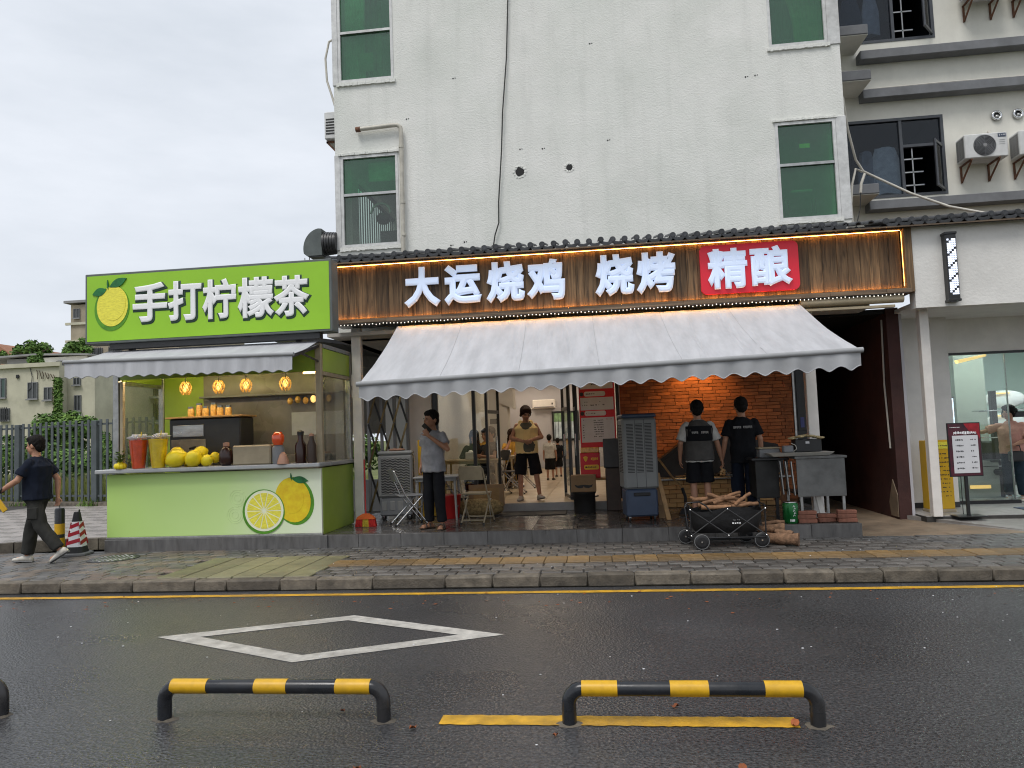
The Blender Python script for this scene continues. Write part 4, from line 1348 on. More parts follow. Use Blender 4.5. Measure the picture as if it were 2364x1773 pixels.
for i, (q, x, z, k) in enumerate(cells):
    if i < 300 and isinstance(k, int):
        inst('brick', bm_[k], bw, (x, BY - random.uniform(0, 0.006), z))
    else:
        l = (0.18, 0.24, 0.30)[k] if isinstance(k, int) else k
        if l > 0.02:
            dy = random.uniform(0, 0.006)
            mb.box(x + 0.004, x + l - 0.004, BY - 0.018 - dy, BY + 0.004, z + 0.003, z + 0.0565)
mk('brick_orange_field', (0.36, 0.12, 0.04), 0.75, var=0.45, vs=7, bump=0.6, bs=60, bd=0.004)
tag(mb.build('brick_field', 'brick_orange_field', bw), kind='stuff')
MB().box(BX1, BX1 + 0.03, BY - 0.05, BY + 0.12, 0.31, 3.3).build('edge_trim', 'aluminium', bw)
# lamp on the veranda ceiling that washes the bricks
lp = thing('wall_washer_lamp', 'warm lamp under the veranda ceiling washing the orange bricks', 'lamp', (1.75, 13.05, 3.2), world=True)
MB().cyl((1.75, 13.05, 3.18), (1.75, 13.05, 3.30), 0.06, n=16).build('housing', 'metal_black', lp)
MB().cyl((1.75, 13.05, 3.172), (1.75, 13.05, 3.179), 0.05, n=16).build('lens', 'lamp_warm', lp)
sp = bpy.data.lights.new('lamp_beam', 'SPOT')
sp.energy = 75
sp.color = (1.0, 0.52, 0.16)
sp.spot_size = rad(95)
sp.spot_blend = 0.9
sp.shadow_soft_size = 0.05
so = bpy.data.objects.new('lamp_beam', sp)
C.objects.link(so)
so.parent = lp
so.location = (0, 0, -0.05)
so.rotation_euler = Vector((0.02, -0.28, 1.0)).to_track_quat('Z', 'Y').to_euler()

# charcoal pit and steel hood in front of the bricks
pit = thing('barbecue_pit', 'brick charcoal pit with dark angular metal hood against the orange wall', 'barbecue pit', (2.0, 12.95, 0.31), world=True)
MB().prism([(0.92, 0.80), (0.95, 1.08), (1.45, 1.44), (2.25, 1.47), (2.95, 1.30), (3.02, 1.05), (3.02, 0.80)], 12.98, 13.37).build('hood', 'soot', pit)
MB().prism([(0.98, 0.82), (1.02, 1.05), (1.47, 1.38), (2.25, 1.41), (2.88, 1.26), (2.95, 1.03), (2.95, 0.82)], 12.965, 12.979).build('hood_front', 'soot', pit)
MB().box(0.95, 3.0, 12.70, 13.36, 0.31, 0.76).build('pit_core', 'mortar', pit)
yb = [MB().bev(0.004, l - 0.004, -0.03, 0.0, 0.004, 0.072, 0.004).mesh('pit_brick', 'brick_yellow') for l in (0.24, 0.12)]
for r in range(6):
    x = 0.96
    k = r % 2
    while x < 2.95:
        l = (0.24, 0.12)[1 if (k and x == 0.96) else 0]
        if x + l <= 3.0:
            inst('brick', yb[0 if l > 0.2 else 1], pit, (x, 12.70 - random.uniform(0, 0.006), 0.315 + 0.074 * r))
        x += l
MB().bev(0.90, 3.05, 12.62, 13.36, 0.765, 0.80, 0.005).build('ledge', 'steel', pit)
for k in range(5):
    x = 1.2 + 0.36 * k
    MB().cyl((x, 12.66, 0.83), (x + 0.26, 12.70, 0.83 + 0.02 * (k % 2)), 0.008, n=6).build('skewer', 'wood_handle', pit)
mb = MB()
for k in range(40):
    x, y = random.uniform(1.3, 2.3), random.uniform(12.75, 12.95)
    mb.ell((x, y, 0.82 + random.random() * 0.03), (0.03, 0.025, 0.02), nu=6, nv=4)
tag(mb.build('charcoal', 'soot', pit), kind='stuff')
# black back door and alley
ad = thing('back_door', 'black narrow door with a small blue sticker beside the brick wall', 'door', (3.52, 13.7, 0.3), world=True)
MB().bev(3.40, 3.72, 13.62, 13.68, 0.31, 3.0, 0.006).build('leaf', 'metal_black', ad)
MB().bev(3.46, 3.66, 13.606, 13.622, 1.5, 2.75, 0.004).build('panel', 'metal_dark', ad)
mk('sticker_blue', (0.12, 0.14, 0.42), 0.5)
MB().box(3.50, 3.565, 13.598, 13.606, 1.56, 1.74).build('sticker', 'sticker_blue', ad)
al = thing('alley_walls', 'dark red painted alley wall right of the steel post', 'wall', (4.5, 16, 0.1), world=True)
MB().box(4.44, 4.62, 11.95, 24, 0.1, 3.36).build('red_face', 'red_wall', al)
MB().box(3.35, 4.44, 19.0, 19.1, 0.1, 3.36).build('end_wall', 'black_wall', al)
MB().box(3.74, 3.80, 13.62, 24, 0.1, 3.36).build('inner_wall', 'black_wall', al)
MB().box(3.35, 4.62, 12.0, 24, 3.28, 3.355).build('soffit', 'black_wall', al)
MB().tube([(4.425, 12.1, 3.2), (4.42, 12.15, 2.2), (4.425, 12.1, 1.2)], 0.014, 6).build('wall_conduit', 'cable_white', al)
MB().prism([(11.97, 0.16), (12.25, 0.16), (12.3, 0.36), (12.12, 0.72), (11.96, 0.50)], 4.425, 4.436, axis='x').build('peeled_patch', 'earth_concrete', al)

# ---- wooden sign
SY = 11.25
sg = thing('wooden_signboard', 'long old-wood signboard with glowing white characters over the veranda', 'sign', (0.2, 11.4, 3.4), world=True)
x = -4.12
while x < 4.40:
    w = random.uniform(0.12, 0.235)
    w = min(w, 4.44 - x)
    d = random.uniform(0, 0.010)
    MB().bev(x + 0.0015, x + w - 0.0015, SY - d, SY + 0.05, 3.545, 4.375, 0.003).build('plank', 'plank', sg)
    x += w
MB().box(-4.12, 4.46, SY + 0.052, SY + 0.40, 3.45, 4.40).build('carcass', 'metal_dark', sg)
# lower shelf of short boards, end board, upper board
x = -4.12
while x < 4.5:
    w = min(random.uniform(0.6, 1.15), 4.52 - x)
    MB().bev(x + 0.001, x + w - 0.001, SY - 0.12 - random.random() * 0.012, SY + 0.05, 3.455 + random.uniform(-0.004, 0.004), 3.518, 0.004).build('ledge_board', 'plank_flat', sg)
    x += w
MB().bev(4.455, 4.56, SY - 0.13, SY + 0.36, 3.46, 4.40, 0.004).build('end_board', 'plank', sg)
MB().bev(-4.12, 4.452, SY - 0.11, SY - 0.02, 4.385, 4.425, 0.003).build('top_board', 'plank_flat', sg)
MB().box(-4.10, 4.44, SY - 0.040, SY - 0.034, 4.378, 4.384).build('led_strip', 'led_warm', sg)
MB().box(-4.10, 4.44, SY - 0.040, SY - 0.028, 3.519, 3.526).build('led_strip', 'led_warm', sg)
MB().box(4.447, 4.452, SY - 0.05, SY - 0.045, 3.56, 4.36).build('led_strip', 'led_thin', sg)
def sign_char(ch, x0, x1, z0, z1, y, parent, mats, ext=0.022, off=0.03, tilt=0.0, dep=0.7):
    me, sz = glyph(ch, 1.0, ext, off)
    sx, sz_ = (x1 - x0) / sz[0], (z1 - z0) / sz[1]
    co = np.empty(len(me.vertices) * 3); me.vertices.foreach_get('co', co); co = co.reshape(-1, 3)
    co[:, 0] *= sx; co[:, 2] *= sz_
    co[:, 1] *= dep
    me.vertices.foreach_set('co', co.ravel())
    for m in mats:
        me.materials.append(MATS[m])
    if len(mats) > 1:
        for p in me.polygons:
            p.material_index = 0 if p.normal.y < -0.25 else 1
    me.name = 'character'
    return inst('character', me, parent, ((x0 + x1) / 2, y, (z0 + z1) / 2), (0, tilt, 0))
LET = ['letter_face', 'letter_side']
chars = [('大', -2.96, -2.38), ('运', -2.32, -1.73), ('烧', -1.66, -1.06), ('鸡', -1.03, -0.44), ('烧', 0.01, 0.60), ('烤', 0.63, 1.22)]
for ch, a, b in chars:
    sign_char(ch, a, b, 3.655, 4.295, SY - 0.05, sg, LET, 0.02, 0.052)
def rrect(x0, x1, z0, z1, r, n=6):
    pts = []
    for cx, cz, a0 in ((x1 - r, z1 - r, 0), (x0 + r, z1 - r, 90), (x0 + r, z0 + r, 180), (x1 - r, z0 + r, 270)):
        for k in range(n + 1):
            a = rad(a0 + 90 * k / n)
            pts.append((cx + r * math.cos(a), cz + r * math.sin(a)))
    return pts
MB().prism(rrect(1.58, 3.00, 3.60, 4.335, 0.09), SY - 0.055, SY - 0.012).build('red_plate', 'plate_red', sg)
for ch, a, b in (('精', 1.68, 2.26), ('酿', 2.30, 2.90)):
    sign_char(ch, a, b, 3.665, 4.275, SY - 0.072, sg, LET, 0.006, 0.044)
# awning cassette pipe and string of tiny lamps under the sign
cs = thing('awning_cassette', 'white awning roller housing under the right end of the sign', 'awning housing', (3.8, 11.2, 3.3), world=True)
MB().cyl((2.98, 11.22, 3.385), (4.42, 11.22, 3.385), 0.06, n=16).build('roller', 'beige_plastic', cs, 40)
MB().bev(3.05, 4.3, 11.19, 11.25, 3.26, 3.30, 0.006).build('rail', 'beige_plastic', cs)
sl = thing('string_lights', 'string of tiny white lamps strung under the wooden sign', 'string lights', (0, 11.1, 3.42), world=True)
MB().tube([(-4.05 + 8.45 * k / 40, 10.985, 3.425 - 0.012 * (k % 2)) for k in range(41)], 0.005, 5).build('wire', 'cable_black', sl)
mk('tiny_lamp', (1, 0.95, 0.85), emit=0.9, ecol=(1, 0.93, 0.8))
mb = MB()
for k in range(150):
    x = -4.03 + 8.42 * k / 150
    mb.ell((x, 10.98, 3.405 + random.uniform(-0.008, 0.008)), (0.008, 0.008, 0.010), nu=6, nv=4)
tag(mb.build('lamp_beads', 'tiny_lamp', sl), kind='stuff')

# ---- tiled eave
ev = thing('tiled_eave', 'row of dark grey clay roof tiles along the top of the signs', 'tiled eave', (0.5, 11.3, 4.45), world=True)
MB().prism([(10.98, 4.395), (11.86, 4.60), (11.86, 4.54), (10.98, 4.375)], -4.15, 4.1, axis='x').build('batten', 'plank_flat', ev)
MB().prism([(10.98, 4.395), (13.5, 4.95), (13.5, 4.90), (10.98, 4.375)], 4.101, 9.0, axis='x').build('batten', 'plank_flat', ev)
sl_ = math.atan2(0.205, 0.88)
def half_tube(r, l, capd=True):
    mb = MB()
    n = 10
    a = [(r * math.cos(PI * k / n), r * math.sin(PI * k / n)) for k in range(n + 1)]
    ins = [((r - 0.014) * math.cos(PI * k / n), (r - 0.014) * math.sin(PI * k / n)) for k in range(n + 1)]
    poly = a + ins[::-1]
    for (y0, y1, sc) in ((0, l * 0.52, 1.0), (l * 0.48, l, 0.94)):
        mb.prism([(p[0] * sc, p[1] * sc) for p in poly], y0, y1)
    if capd:
        mb.prism([(r * 0.98 * math.cos(2 * PI * k / 14), 0.012 + r * 0.92 * math.sin(2 * PI * k / 14)) for k in range(14)], -0.012, 0.012)
        mb.prism([(r * 0.6 * math.cos(2 * PI * k / 10), 0.012 + r * 0.58 * math.sin(2 * PI * k / 10)) for k in range(10)], -0.02, -0.011)
    return mb.mesh('cover_tile', 'tile_clay', 40)
def pan(w, l):
    mb = MB()
    n = 8
    up = [(-w / 2 + w * k / n, -0.045 * math.sin(PI * k / n) + 0.0) for k in range(n + 1)]
    lo = [(p[0], p[1] - 0.014) for p in up]
    mb.prism(up + lo[::-1], 0, l)
    # pointed drip lip
    mb.prism([(-w * .5, 0.012), (-w * .25, -0.012), (0, -0.02), (w * .25, -0.012), (w * .5, 0.012), (w * 0.47, -0.035), (w * 0.30, -0.058), (w * 0.10, -0.076), (0, -0.084), (-w * 0.10, -0.076), (-w * 0.30, -0.058), (-w * 0.47, -0.035)], -0.040, -0.022)
    return mb.mesh('pan_tile', 'tile_clay', 40)
TP = 0.176
ct, ctn, pt_ = half_tube(0.046, 0.86), half_tube(0.05, 0.86, False), pan(TP * 0.99, 0.84)
k = 0
x = -4.10
while x < 7.6:
    bare = 3.52 < x < 4.12
    y0, z0 = (10.99, 4.478) if not bare else (11.05, 4.478)
    jz, jr = random.uniform(-0.006, 0.006), random.uniform(-0.03, 0.03)
    inst('cover_tile', ctn if bare else ct, ev, (x, y0 + random.uniform(-.008, .008), z0 - 0.012 + jz), (sl_, jr, 0))
    inst('pan_tile', pt_, ev, (x + TP / 2, y0 + 0.03 + (0.10 if bare else 0), z0 - 0.012 + jz), (sl_, 0, 0))
    x += TP

# ---- big retractable awning
aw = thing('restaurant_awning', 'large grey fabric awning with scalloped valance over the veranda', 'awning', (0, 11.1, 2.3), world=True)
AT = [(-3.05, 11.08, 3.36), (2.94, 11.08, 3.36)]
AF = [(-3.03, 9.10, 2.345), (3.07, 9.10, 2.475)]
nx, ny = 420, 16
creases = [(random.uniform(0.06, 0.98), random.uniform(-0.05, 0.05), random.uniform(0, 6), random.uniform(0.05, 0.5), random.uniform(0.75, 1.05), random.uniform(0.5, 1.0)) for _ in range(26)]
rs_ = [random.uniform(-1, 1) for _ in range(60)]
def aw_pt(u, v):
    a = Vector(AT[0]).lerp(Vector(AT[1]), u)
    b = Vector(AF[0]).lerp(Vector(AF[1]), u)
    p = a.lerp(b, v)
    sag = -0.035 * math.sin(PI * v) - 0.012 * math.sin(PI * v) * math.sin(u * 37 + 2 * math.sin(v * 3))
    for (u0, sl, ph, v0, v1, am) in creases:
        if v0 < v < v1:
            d = (u - u0 - sl * (v - 0.5) - 0.004 * math.sin(ph + 5 * v)) * 6.0
            if abs(d) < 0.06:
                sag -= 0.016 * am * math.exp(-(d / 0.011) ** 2) - 0.007 * am * math.exp(-((d - 0.022) / 0.014) ** 2)
    p.z += sag + 0.006 * mnoise.noise((u * 18, v * 5, 1.3)) + 0.004 * mnoise.noise((u * 50, v * 9, 4.3))
    return p
vs, fs = [], []
for s in (0, 1):
    for i in range(nx + 1):
        for j in range(ny + 1):
            p = aw_pt(i / nx, j / ny)
            vs.append((p.x, p.y, p.z - 0.004 * s))
K = (nx + 1) * (ny + 1)
for i in range(nx):
    for j in range(ny):
        a, b, c, d = i * (ny + 1) + j, (i + 1) * (ny + 1) + j, (i + 1) * (ny + 1) + j + 1, i * (ny + 1) + j + 1
        fs.append((a, d, c, b))
        fs.append((a + K, b + K, c + K, d + K))
MB().add(vs, fs).build('fabric', 'awning_grey', aw, 180, fix=False)
def scallop(A, B, drop0, drop1, ncur, name, parent, m, edge, depth=0.035, wob=0.02):
    A, B = Vector(A), Vector(B)
    n = ncur * 10
    vs, fs, rim = [], [], []
    rows = 8
    for i in range(n + 1):
        u = i / n
        top = A.lerp(B, u)
        dr = drop0 + (drop1 - drop0) * u
        bot = dr - depth * (0.5 + 0.5 * math.cos(2 * PI * u * ncur)) ** 0.8
        for j in range(rows + 1):
            t = j / rows
            yy = -0.004 + wob * t * (math.sin(u * ncur * 1.7 * PI + 1.1) + 0.6 * math.sin(u * ncur * 3.1)) * 0.6
            vs.append((top.x, top.y + yy - 0.01 * t, top.z - bot * t))
        rim.append((top.x, top.y + yy - 0.012, top.z - bot))
    for i in range(n):
        for j in range(rows):
            a, b = i * (rows + 1) + j, (i + 1) * (rows + 1) + j
            fs.append((a, a + 1, b + 1, b))
    nvs = len(vs)
    mb = MB().add(vs + [(p[0], p[1] + 0.004, p[2]) for p in vs], fs + [tuple(q + nvs for q in f[::-1]) for f in fs])
    v = mb.build(name, m, parent, 180, fix=False)
    MB().tube(rim, 0.006, 5).build('edge_piping', edge, v)
for u in (0.17, 0.335, 0.50, 0.665, 0.83):
    MB().tube([aw_pt(u, k / 14) + Vector((0, 0, 0.002)) for k in range(15)], 0.0018, 4).build('seam', 'awning_edge', aw)
scallop(AF[0], AF[1], 0.225, 0.235, 25, 'valance', aw, 'valance_shaded', 'awning_grey', 0.055, 0.03)
MB().tube([Vector(AF[0]) + Vector((-0.03, 0, 0.0)), Vector(AF[1]) + Vector((0.03, 0, 0.0))], 0.032, 12).build('front_bar', 'awning_edge', aw, 50)
for u in (0.06, 0.5, 0.94):
    a, b = Vector(AT[0]).lerp(Vector(AT[1]), u), Vector(AF[0]).lerp(Vector(AF[1]), u)
    m_ = a.lerp(b, 0.5) + Vector((0.35 if u < 0.5 else -0.35, 0, -0.16))
    MB().tube([a + Vector((0, 0, -0.12)), m_, b + Vector((0, 0.03, -0.05))], 0.022, 8).build('folding_arm', 'white_post', aw)
# light strip hidden behind the sign ledge that warms the upper fabric
MB().box(-3.0, 2.9, 11.03, 11.04, 3.440, 3.446).build('led_strip', 'led_awning', sg)
MB().bev(-3.05, 2.95, 10.995, 11.006, 3.430, 3.462, 0.002).build('light_lip', 'plank_flat', sg)
MB().box(-3.05, 2.95, 11.006, 11.12, 3.449, 3.454).build('lip_back', 'plank_flat', sg)

# ---- salon next door
sal = thing('salon_shopfront', 'white walled salon shopfront with glass doors at the right', 'shopfront', (6.5, 13, 0.2), world=True)
MB().box(4.565, 13, 11.15, 11.35, 3.225, 4.40).build('fascia', 'plaster_side', sal)
MB().box(4.565, 13, 11.352, 13.6, 3.262, 3.32).build('soffit', 'white_paint', sal)
MB().box(4.63, 5.60, 12.62, 12.80, 0.20, 3.262).build('wall', 'white_paint', sal)
MB().box(4.622, 4.662, 11.95, 12.62, 0.16, 3.262).build('wall_return', 'room_wall_grey', sal)
MB().box(5.42, 5.60, 12.80, 13.05, 0.20, 3.262).build('wall_jamb', 'white_paint', sal)
MB().box(5.60, 13, 12.98, 13.06, 2.70, 3.262).build('lintel', 'white_paint', sal)
MB().box(4.63, 5.60, 12.60, 12.618, 0.21, 0.30).build('skirting', 'metal_dark', sal)
MB().box(5.60, 5.64, 12.97, 13.05, 0.21, 2.70).box(5.64, 13, 12.972, 13.048, 2.66, 2.70).box(5.64, 6.70, 12.972, 13.048, 0.212, 0.27).build('frame', 'metal_black', sal)
MB().box(5.64, 6.62, 13.0, 13.012, 0.27, 2.66).build('glass_pane', 'glass_salon', sal)
MB().bev(6.621, 6.632, 12.985, 13.025, 0.27, 2.66, 0.002).build('pane_edge', 'aluminium', sal)
# room behind
MB().box(5.42, 5.60, 13.05, 18.9, 0.2, 3.26).build('left_wall', 'salon_wall', sal)
MB().box(5.42, 13, 18.9, 19.0, 0.2, 3.26).build('back_wall', 'salon_wall', sal)
MB().box(12.9, 13, 13.0, 18.9, 0.2, 3.26).build('right_wall', 'salon_wall', sal)
MB().box(5.60, 12.9, 13.06, 18.9, 3.20, 3.26).build('ceiling', 'salon_wall', sal)
MB().box(6.73, 7.27, 15.0, 15.5, 0.21, 3.20).build('column', 'salon_column', sal)
for x, y in ((7.4, 14.2), (9.5, 14.2), (7.6, 17.2), (10.5, 16.5), (6.1, 13.7)):
    MB().bev(x - 0.5, x + 0.5, y - 0.12, y + 0.12, 3.165, 3.199, 0.004).build('ceiling_lamp', 'lamp_cool', sal)
MB().prism([(6.13, 2.62), (6.15, 2.56), (6.60, 2.66), (6.60, 2.70)], 13.5, 13.62).build('amber_light_box', 'glow_dim', sal)
MB().bev(6.20, 6.86, 13.9, 14.2, 0.21, 0.86, 0.01).build('reception_desk', 'salon_column', sal)
MB().box(6.36, 6.70, 13.892, 13.899, 0.38, 0.44).build('desk_light', 'glow_dim', sal)
pole = thing('slanted_post', 'slender white post standing in front of the salon wall', 'post', (4.80, 11.55, 0.2), world=True)
MB().bev(4.735, 4.865, 11.49, 11.61, 0.21, 3.25, 0.006).build('shaft', 'white_post', pole)
bp = thing('barber_light', 'vertical lit white light box with dark slanted stripes on the salon fascia', 'light sign', (5.14, 11.3, 3.35), world=True)
MB().bev(4.965, 5.115, 11.02, 11.148, 3.30, 4.24, 0.01).build('casing', 'metal_black', bp)
mk('lattice_glow', (0.8, 0.85, 1.0), emit=0.8, ecol=(0.78, 0.85, 1.0))
mb = MB()
for k in range(26):
    for j in range(4):
        if (k - j) % 6 == 0:
            continue
        z = 3.37 + 0.031 * k
        x = 4.983 + 0.03 * j
        mb.box(x, x + 0.022, 11.008, 11.021, z, z + 0.023)
tag(mb.build('lit_cells', 'lattice_glow', bp), kind='stuff')
MB().bev(4.955, 5.125, 11.01, 11.149, 4.235, 4.27, 0.006).build('cap', 'metal_black', bp)
MB().bev(4.955, 5.125, 11.01, 11.149, 3.275, 3.31, 0.006).build('cap', 'metal_black', bp)

# ================================================================== LEMON TEA KIOSK
KX0, KX1, KY0, KY1 = -7.30, -4.00, 10.25, 11.62
ki = thing('tea_kiosk', 'bright green lemon tea kiosk with serving counter and glazed sides', 'kiosk', (-5.65, 10.9, 0.13), world=True)
MB().bev(KX0 - 0.02, KX1 + 0.08, KY0 - 0.03, KY1, 0.10, 0.305, 0.006).build('plinth', 'platform_front', ki)
MB().bev(KX0 - 0.01, KX1 + 0.01, KY0 - 0.012, KY0 + 0.03, 0.306, 0.335, 0.003).build('base_trim', 'aluminium', ki)
def kiosk_panel_material():
    """printed panel: lime at the left fading into cream at the right"""
    m = mat('kiosk_panel_print', (0.4, 0.6, 0.1), 0.4)
    nt = m.node_tree
    Nn, Ln = nt.nodes.new, nt.links.new
    b = nt.nodes['Principled BSDF']
    tc = Nn('ShaderNodeTexCoord'); sp = Nn('ShaderNodeSeparateXYZ'); nz = Nn('ShaderNodeTexNoise')
    nz.inputs['Scale'].default_value = 1.6
    Ln(tc.outputs['Object'], sp.inputs[0]); Ln(tc.outputs['Object'], nz.inputs['Vector'])
    ad = Nn('ShaderNodeMath'); ad.operation = 'MULTIPLY_ADD'; ad.inputs[1].default_value = 0.55; Ln(nz.outputs['Fac'], ad.inputs[0]); Ln(sp.outputs['X'], ad.inputs[2])
    mr = Nn('ShaderNodeMapRange'); mr.inputs['From Min'].default_value = -1.5; mr.inputs['From Max'].default_value = 2.1
    Ln(ad.outputs[0], mr.inputs['Value'])
    rp = Nn('ShaderNodeValToRGB')
    rp.color_ramp.elements[0].position = 0.0; rp.color_ramp.elements[0].color = (0.48, 0.71, 0.19, 1)
    rp.color_ramp.elements[1].position = 1.0; rp.color_ramp.elements[1].color = (0.86, 0.89, 0.74, 1)
    e = rp.color_ramp.elements.new(0.55); e.color = (0.58, 0.78, 0.31, 1)
    Ln(mr.outputs['Result'], rp.inputs['Fac']); Ln(rp.outputs['Color'], b.inputs['Base Color'])
    return m
MATS['kiosk_panel'] = kiosk_panel_material()
fp = MB().bev(KX0, KX1, KY0, KY0 + 0.05, 0.336, 1.255, 0.004).build('front_panel', 'kiosk_panel', ki)
MB().bev(KX1 - 0.05, KX1 + 0.002, KY0 + 0.052, KY1, 0.31, 1.255, 0.004).build('side_panel', 'kiosk_lime', ki)
MB().bev(KX0, KX0 + 0.05, KY0 + 0.052, KY1, 0.31, 1.255, 0.004).build('side_panel', 'kiosk_lime', ki)
MB().bev(KX0 - 0.10, KX1 + 0.03, KY0 - 0.14, KY0 + 0.35, 1.275, 1.335, 0.012).build('counter_top', 'counter', ki)
MB().bev(KX1 - 0.30, KX1 + 0.03, KY0 + 0.352, KY1, 1.275, 1.333, 0.010).build('side_counter', 'counter', ki)
for x, y, m in ((KX0 + 0.10, KY0 + 0.10, 'aluminium'), (KX1 - 0.04, KY0 + 0.10, 'beige_plastic'), (KX1 - 0.03, KY1 - 0.05, 'aluminium'), (KX0 + 0.06, KY1 - 0.05, 'aluminium')):
    MB().bev(x - 0.045, x + 0.045, y - 0.04, y + 0.04, 1.336, 3.06, 0.006).build('corner_post', m, ki)
MB().bev(KX0 + 0.16, KX0 + 0.21, KY0 + 0.07, KY0 + 0.13, 1.336, 2.64, 0.004).build('post_liner', 'beige_plastic', ki)
# header band, roof, glazing bars
MB().bev(KX0 + 0.02, KX1 + 0.02, KY0 + 0.145, KY1 - 0.10, 3.00, 3.06, 0.004).build('roof', 'grey_plastic', ki)
MB().bev(KX1 - 0.02, KX1 + 0.012, KY0 + 0.145, KY1 - 0.095, 2.66, 2.995, 0.003).build('header_panel', 'kiosk_lime', ki)
MB().bev(KX0 + 0.04, KX0 + 0.08, KY0 + 0.145, KY1 - 0.095, 2.66, 2.995, 0.003).build('header_panel', 'kiosk_lime', ki)
MB().bev(KX0 + 0.15, KX1 - 0.09, KY0 + 0.08, KY0 + 0.12, 2.66, 2.995, 0.003).build('header_panel', 'kiosk_lime', ki)
MB().bev(KX1 - 0.035, KX1 + 0.014, KY0 + 0.15, KY1 - 0.10, 2.60, 2.655, 0.003).build('glazing_bar', 'beige_plastic', ki)
MB().bev(KX0 + 0.03, KX0 + 0.08, KY0 + 0.15, KY1 - 0.10, 2.60, 2.655, 0.003).build('glazing_bar', 'aluminium', ki)
MB().box(KX1 - 0.015, KX1 - 0.009, KY0 + 0.145, KY1 - 0.095, 1.336, 2.60).build('side_pane', 'glass_kiosk', ki)
MB().box(KX0 + 0.055, KX0 + 0.061, KY0 + 0.145, KY1 - 0.095, 1.336, 2.60).build('side_pane', 'glass_kiosk', ki)
# back wall: light green bay, then dark glossy panels with a service shelf
MB().box(KX0 + 0.11, -6.50, KY1 - 0.07, KY1 - 0.03, 1.2, 2.995).build('back_panel', 'kiosk_lime', ki)
MB().box(-6.498, KX1 - 0.08, KY1 - 0.07, KY1 - 0.03, 1.2, 2.995).build('back_panel', 'dark_panel', ki)
MB().bev(-6.45, KX1 - 0.08, KY1 - 0.30, KY1 - 0.072, 2.40, 2.43, 0.004).build('shelf', 'grey_plastic_dark', ki)
MB().box(KX0 + 0.12, KX1 - 0.08, KY0 + 0.36, KY1 - 0.08, 1.0, 1.10).build('floor_deck', 'dark_panel', ki)
MB().bev(-6.70, KX1 - 0.32, KY1 - 0.45, KY1 - 0.075, 1.10, 1.44, 0.008).build('work_bench', 'dark_panel', ki)
MB().box(-4.98, KX1 - 0.10, KY1 - 0.085, KY1 - 0.071, 1.75, 2.12).build('back_poster', 'counter', ki)
MB().box(KX0 + 0.20, KX1 - 0.12, KY0 + 0.17, KY0 + 0.20, 2.675, 2.69).build('light_strip', 'kiosk_strip', ki)
MB().box(KX1 - 0.33, KX1 - 0.13, KY0 + 0.22, KY0 + 0.26, 2.64, 2.70).build('light_strip', 'bulb_glow', ki)
for k in range(6):
    MB().ell((-4.95 + 0.13 * k, KY1 - 0.2, 2.30 + 0.02 * (k % 2)), (0.045, 0.045, 0.06)).build('amber_jar', 'bulb_glow' if k == 3 else 'amber', ki, 60)

# hanging woven lamps
for i, x in enumerate((-6.34, -5.80, -5.36, -4.73)):
    lab = ('leftmost of four', 'second from left of four', 'third from left of four', 'rightmost of four')[i]
    h = thing('woven_lamp', 'amber woven pendant lamp, ' + lab + ' hanging in the kiosk', 'pendant lamp', (x, 10.75, 2.45), group='pendant lamps in the kiosk', world=True)
    MB().cyl((x, 10.75, 2.62), (x, 10.75, 2.995), 0.006, n=6).build('cord', 'cable_black', h)
    mb = MB()
    R = 0.085
    for k in range(8):
        pts = []
        for j in range(9):
            t = j / 8
            z = 2.63 - 0.20 * t
            r = R * (0.30 + 0.70 * math.sin(PI * min(1, t * 0.85 + 0.06)) ** 0.8)
            a = 2 * PI * k / 8 + t * 1.2
            pts.append((x + r * math.cos(a), 10.75 + r * math.sin(a), z))
        mb.tube(pts, 0.007, 5)
        pts = [(2 * x - p[0], p[1], p[2]) for p in pts]
        mb.tube(pts, 0.007, 5)
    mb.build('woven_shade', 'amber', h)
    MB().lathe([(0.012, 0.03), (0.03, 0.0), (0.042, -0.05), (0.03, -0.09), (0.005, -0.10)], (x, 10.75, 2.57), 12).build('bulb', 'bulb_glow', h, 60)

# ---- kiosk sign box
ks = thing('kiosk_sign', 'lime green box sign with lemon and white characters above the kiosk', 'sign', (-5.6, 10.2, 3.18), world=True)
SX0, SX1, SF = -7.50, -3.71, 10.05
MB().bev(SX0, SX1, SF, SF + 0.26, 3.19, 4.235, 0.008).build('box', 'sign_edge', ks)
fc = MB().box(SX0 + 0.035, SX1 - 0.035, SF - 0.006, SF + 0.002, 3.225, 4.20).build('face', 'sign_green', ks)
for ch, a, b, z0, z1 in (('手', -6.73, -6.19, 3.47, 4.05), ('打', -6.18, -5.66, 3.46, 4.045), ('柠', -5.65, -5.13, 3.455, 4.04), ('檬', -5.11, -4.56, 3.44, 4.03), ('茶', -4.57, -4.03, 3.43, 4.02)):
    sign_char(ch, a - 0.005, b + 0.03, z0 - 0.035, z1 + 0.005, SF - 0.009, ks, ['print_dark'], 0.002, 0.068, dep=0.05)
    sign_char(ch, a, b, z0, z1, SF - 0.022, ks, ['print_white'], 0.004, 0.036, dep=0.2)
def disc(cx, cz, rx, rz, y0, y1, n=36, rot=0.0, lob=0.0):
    pts = []
    for k in range(n):
        a = 2 * PI * k / n
        r = 1 + lob * (math.cos(2 * a))
        px, pz = rx * r * math.cos(a), rz * r * math.sin(a)
        pts.append((cx + px * math.cos(rot) - pz * math.sin(rot), cz + px * math.sin(rot) + pz * math.cos(rot)))
    return MB().prism(pts, y0, y1)
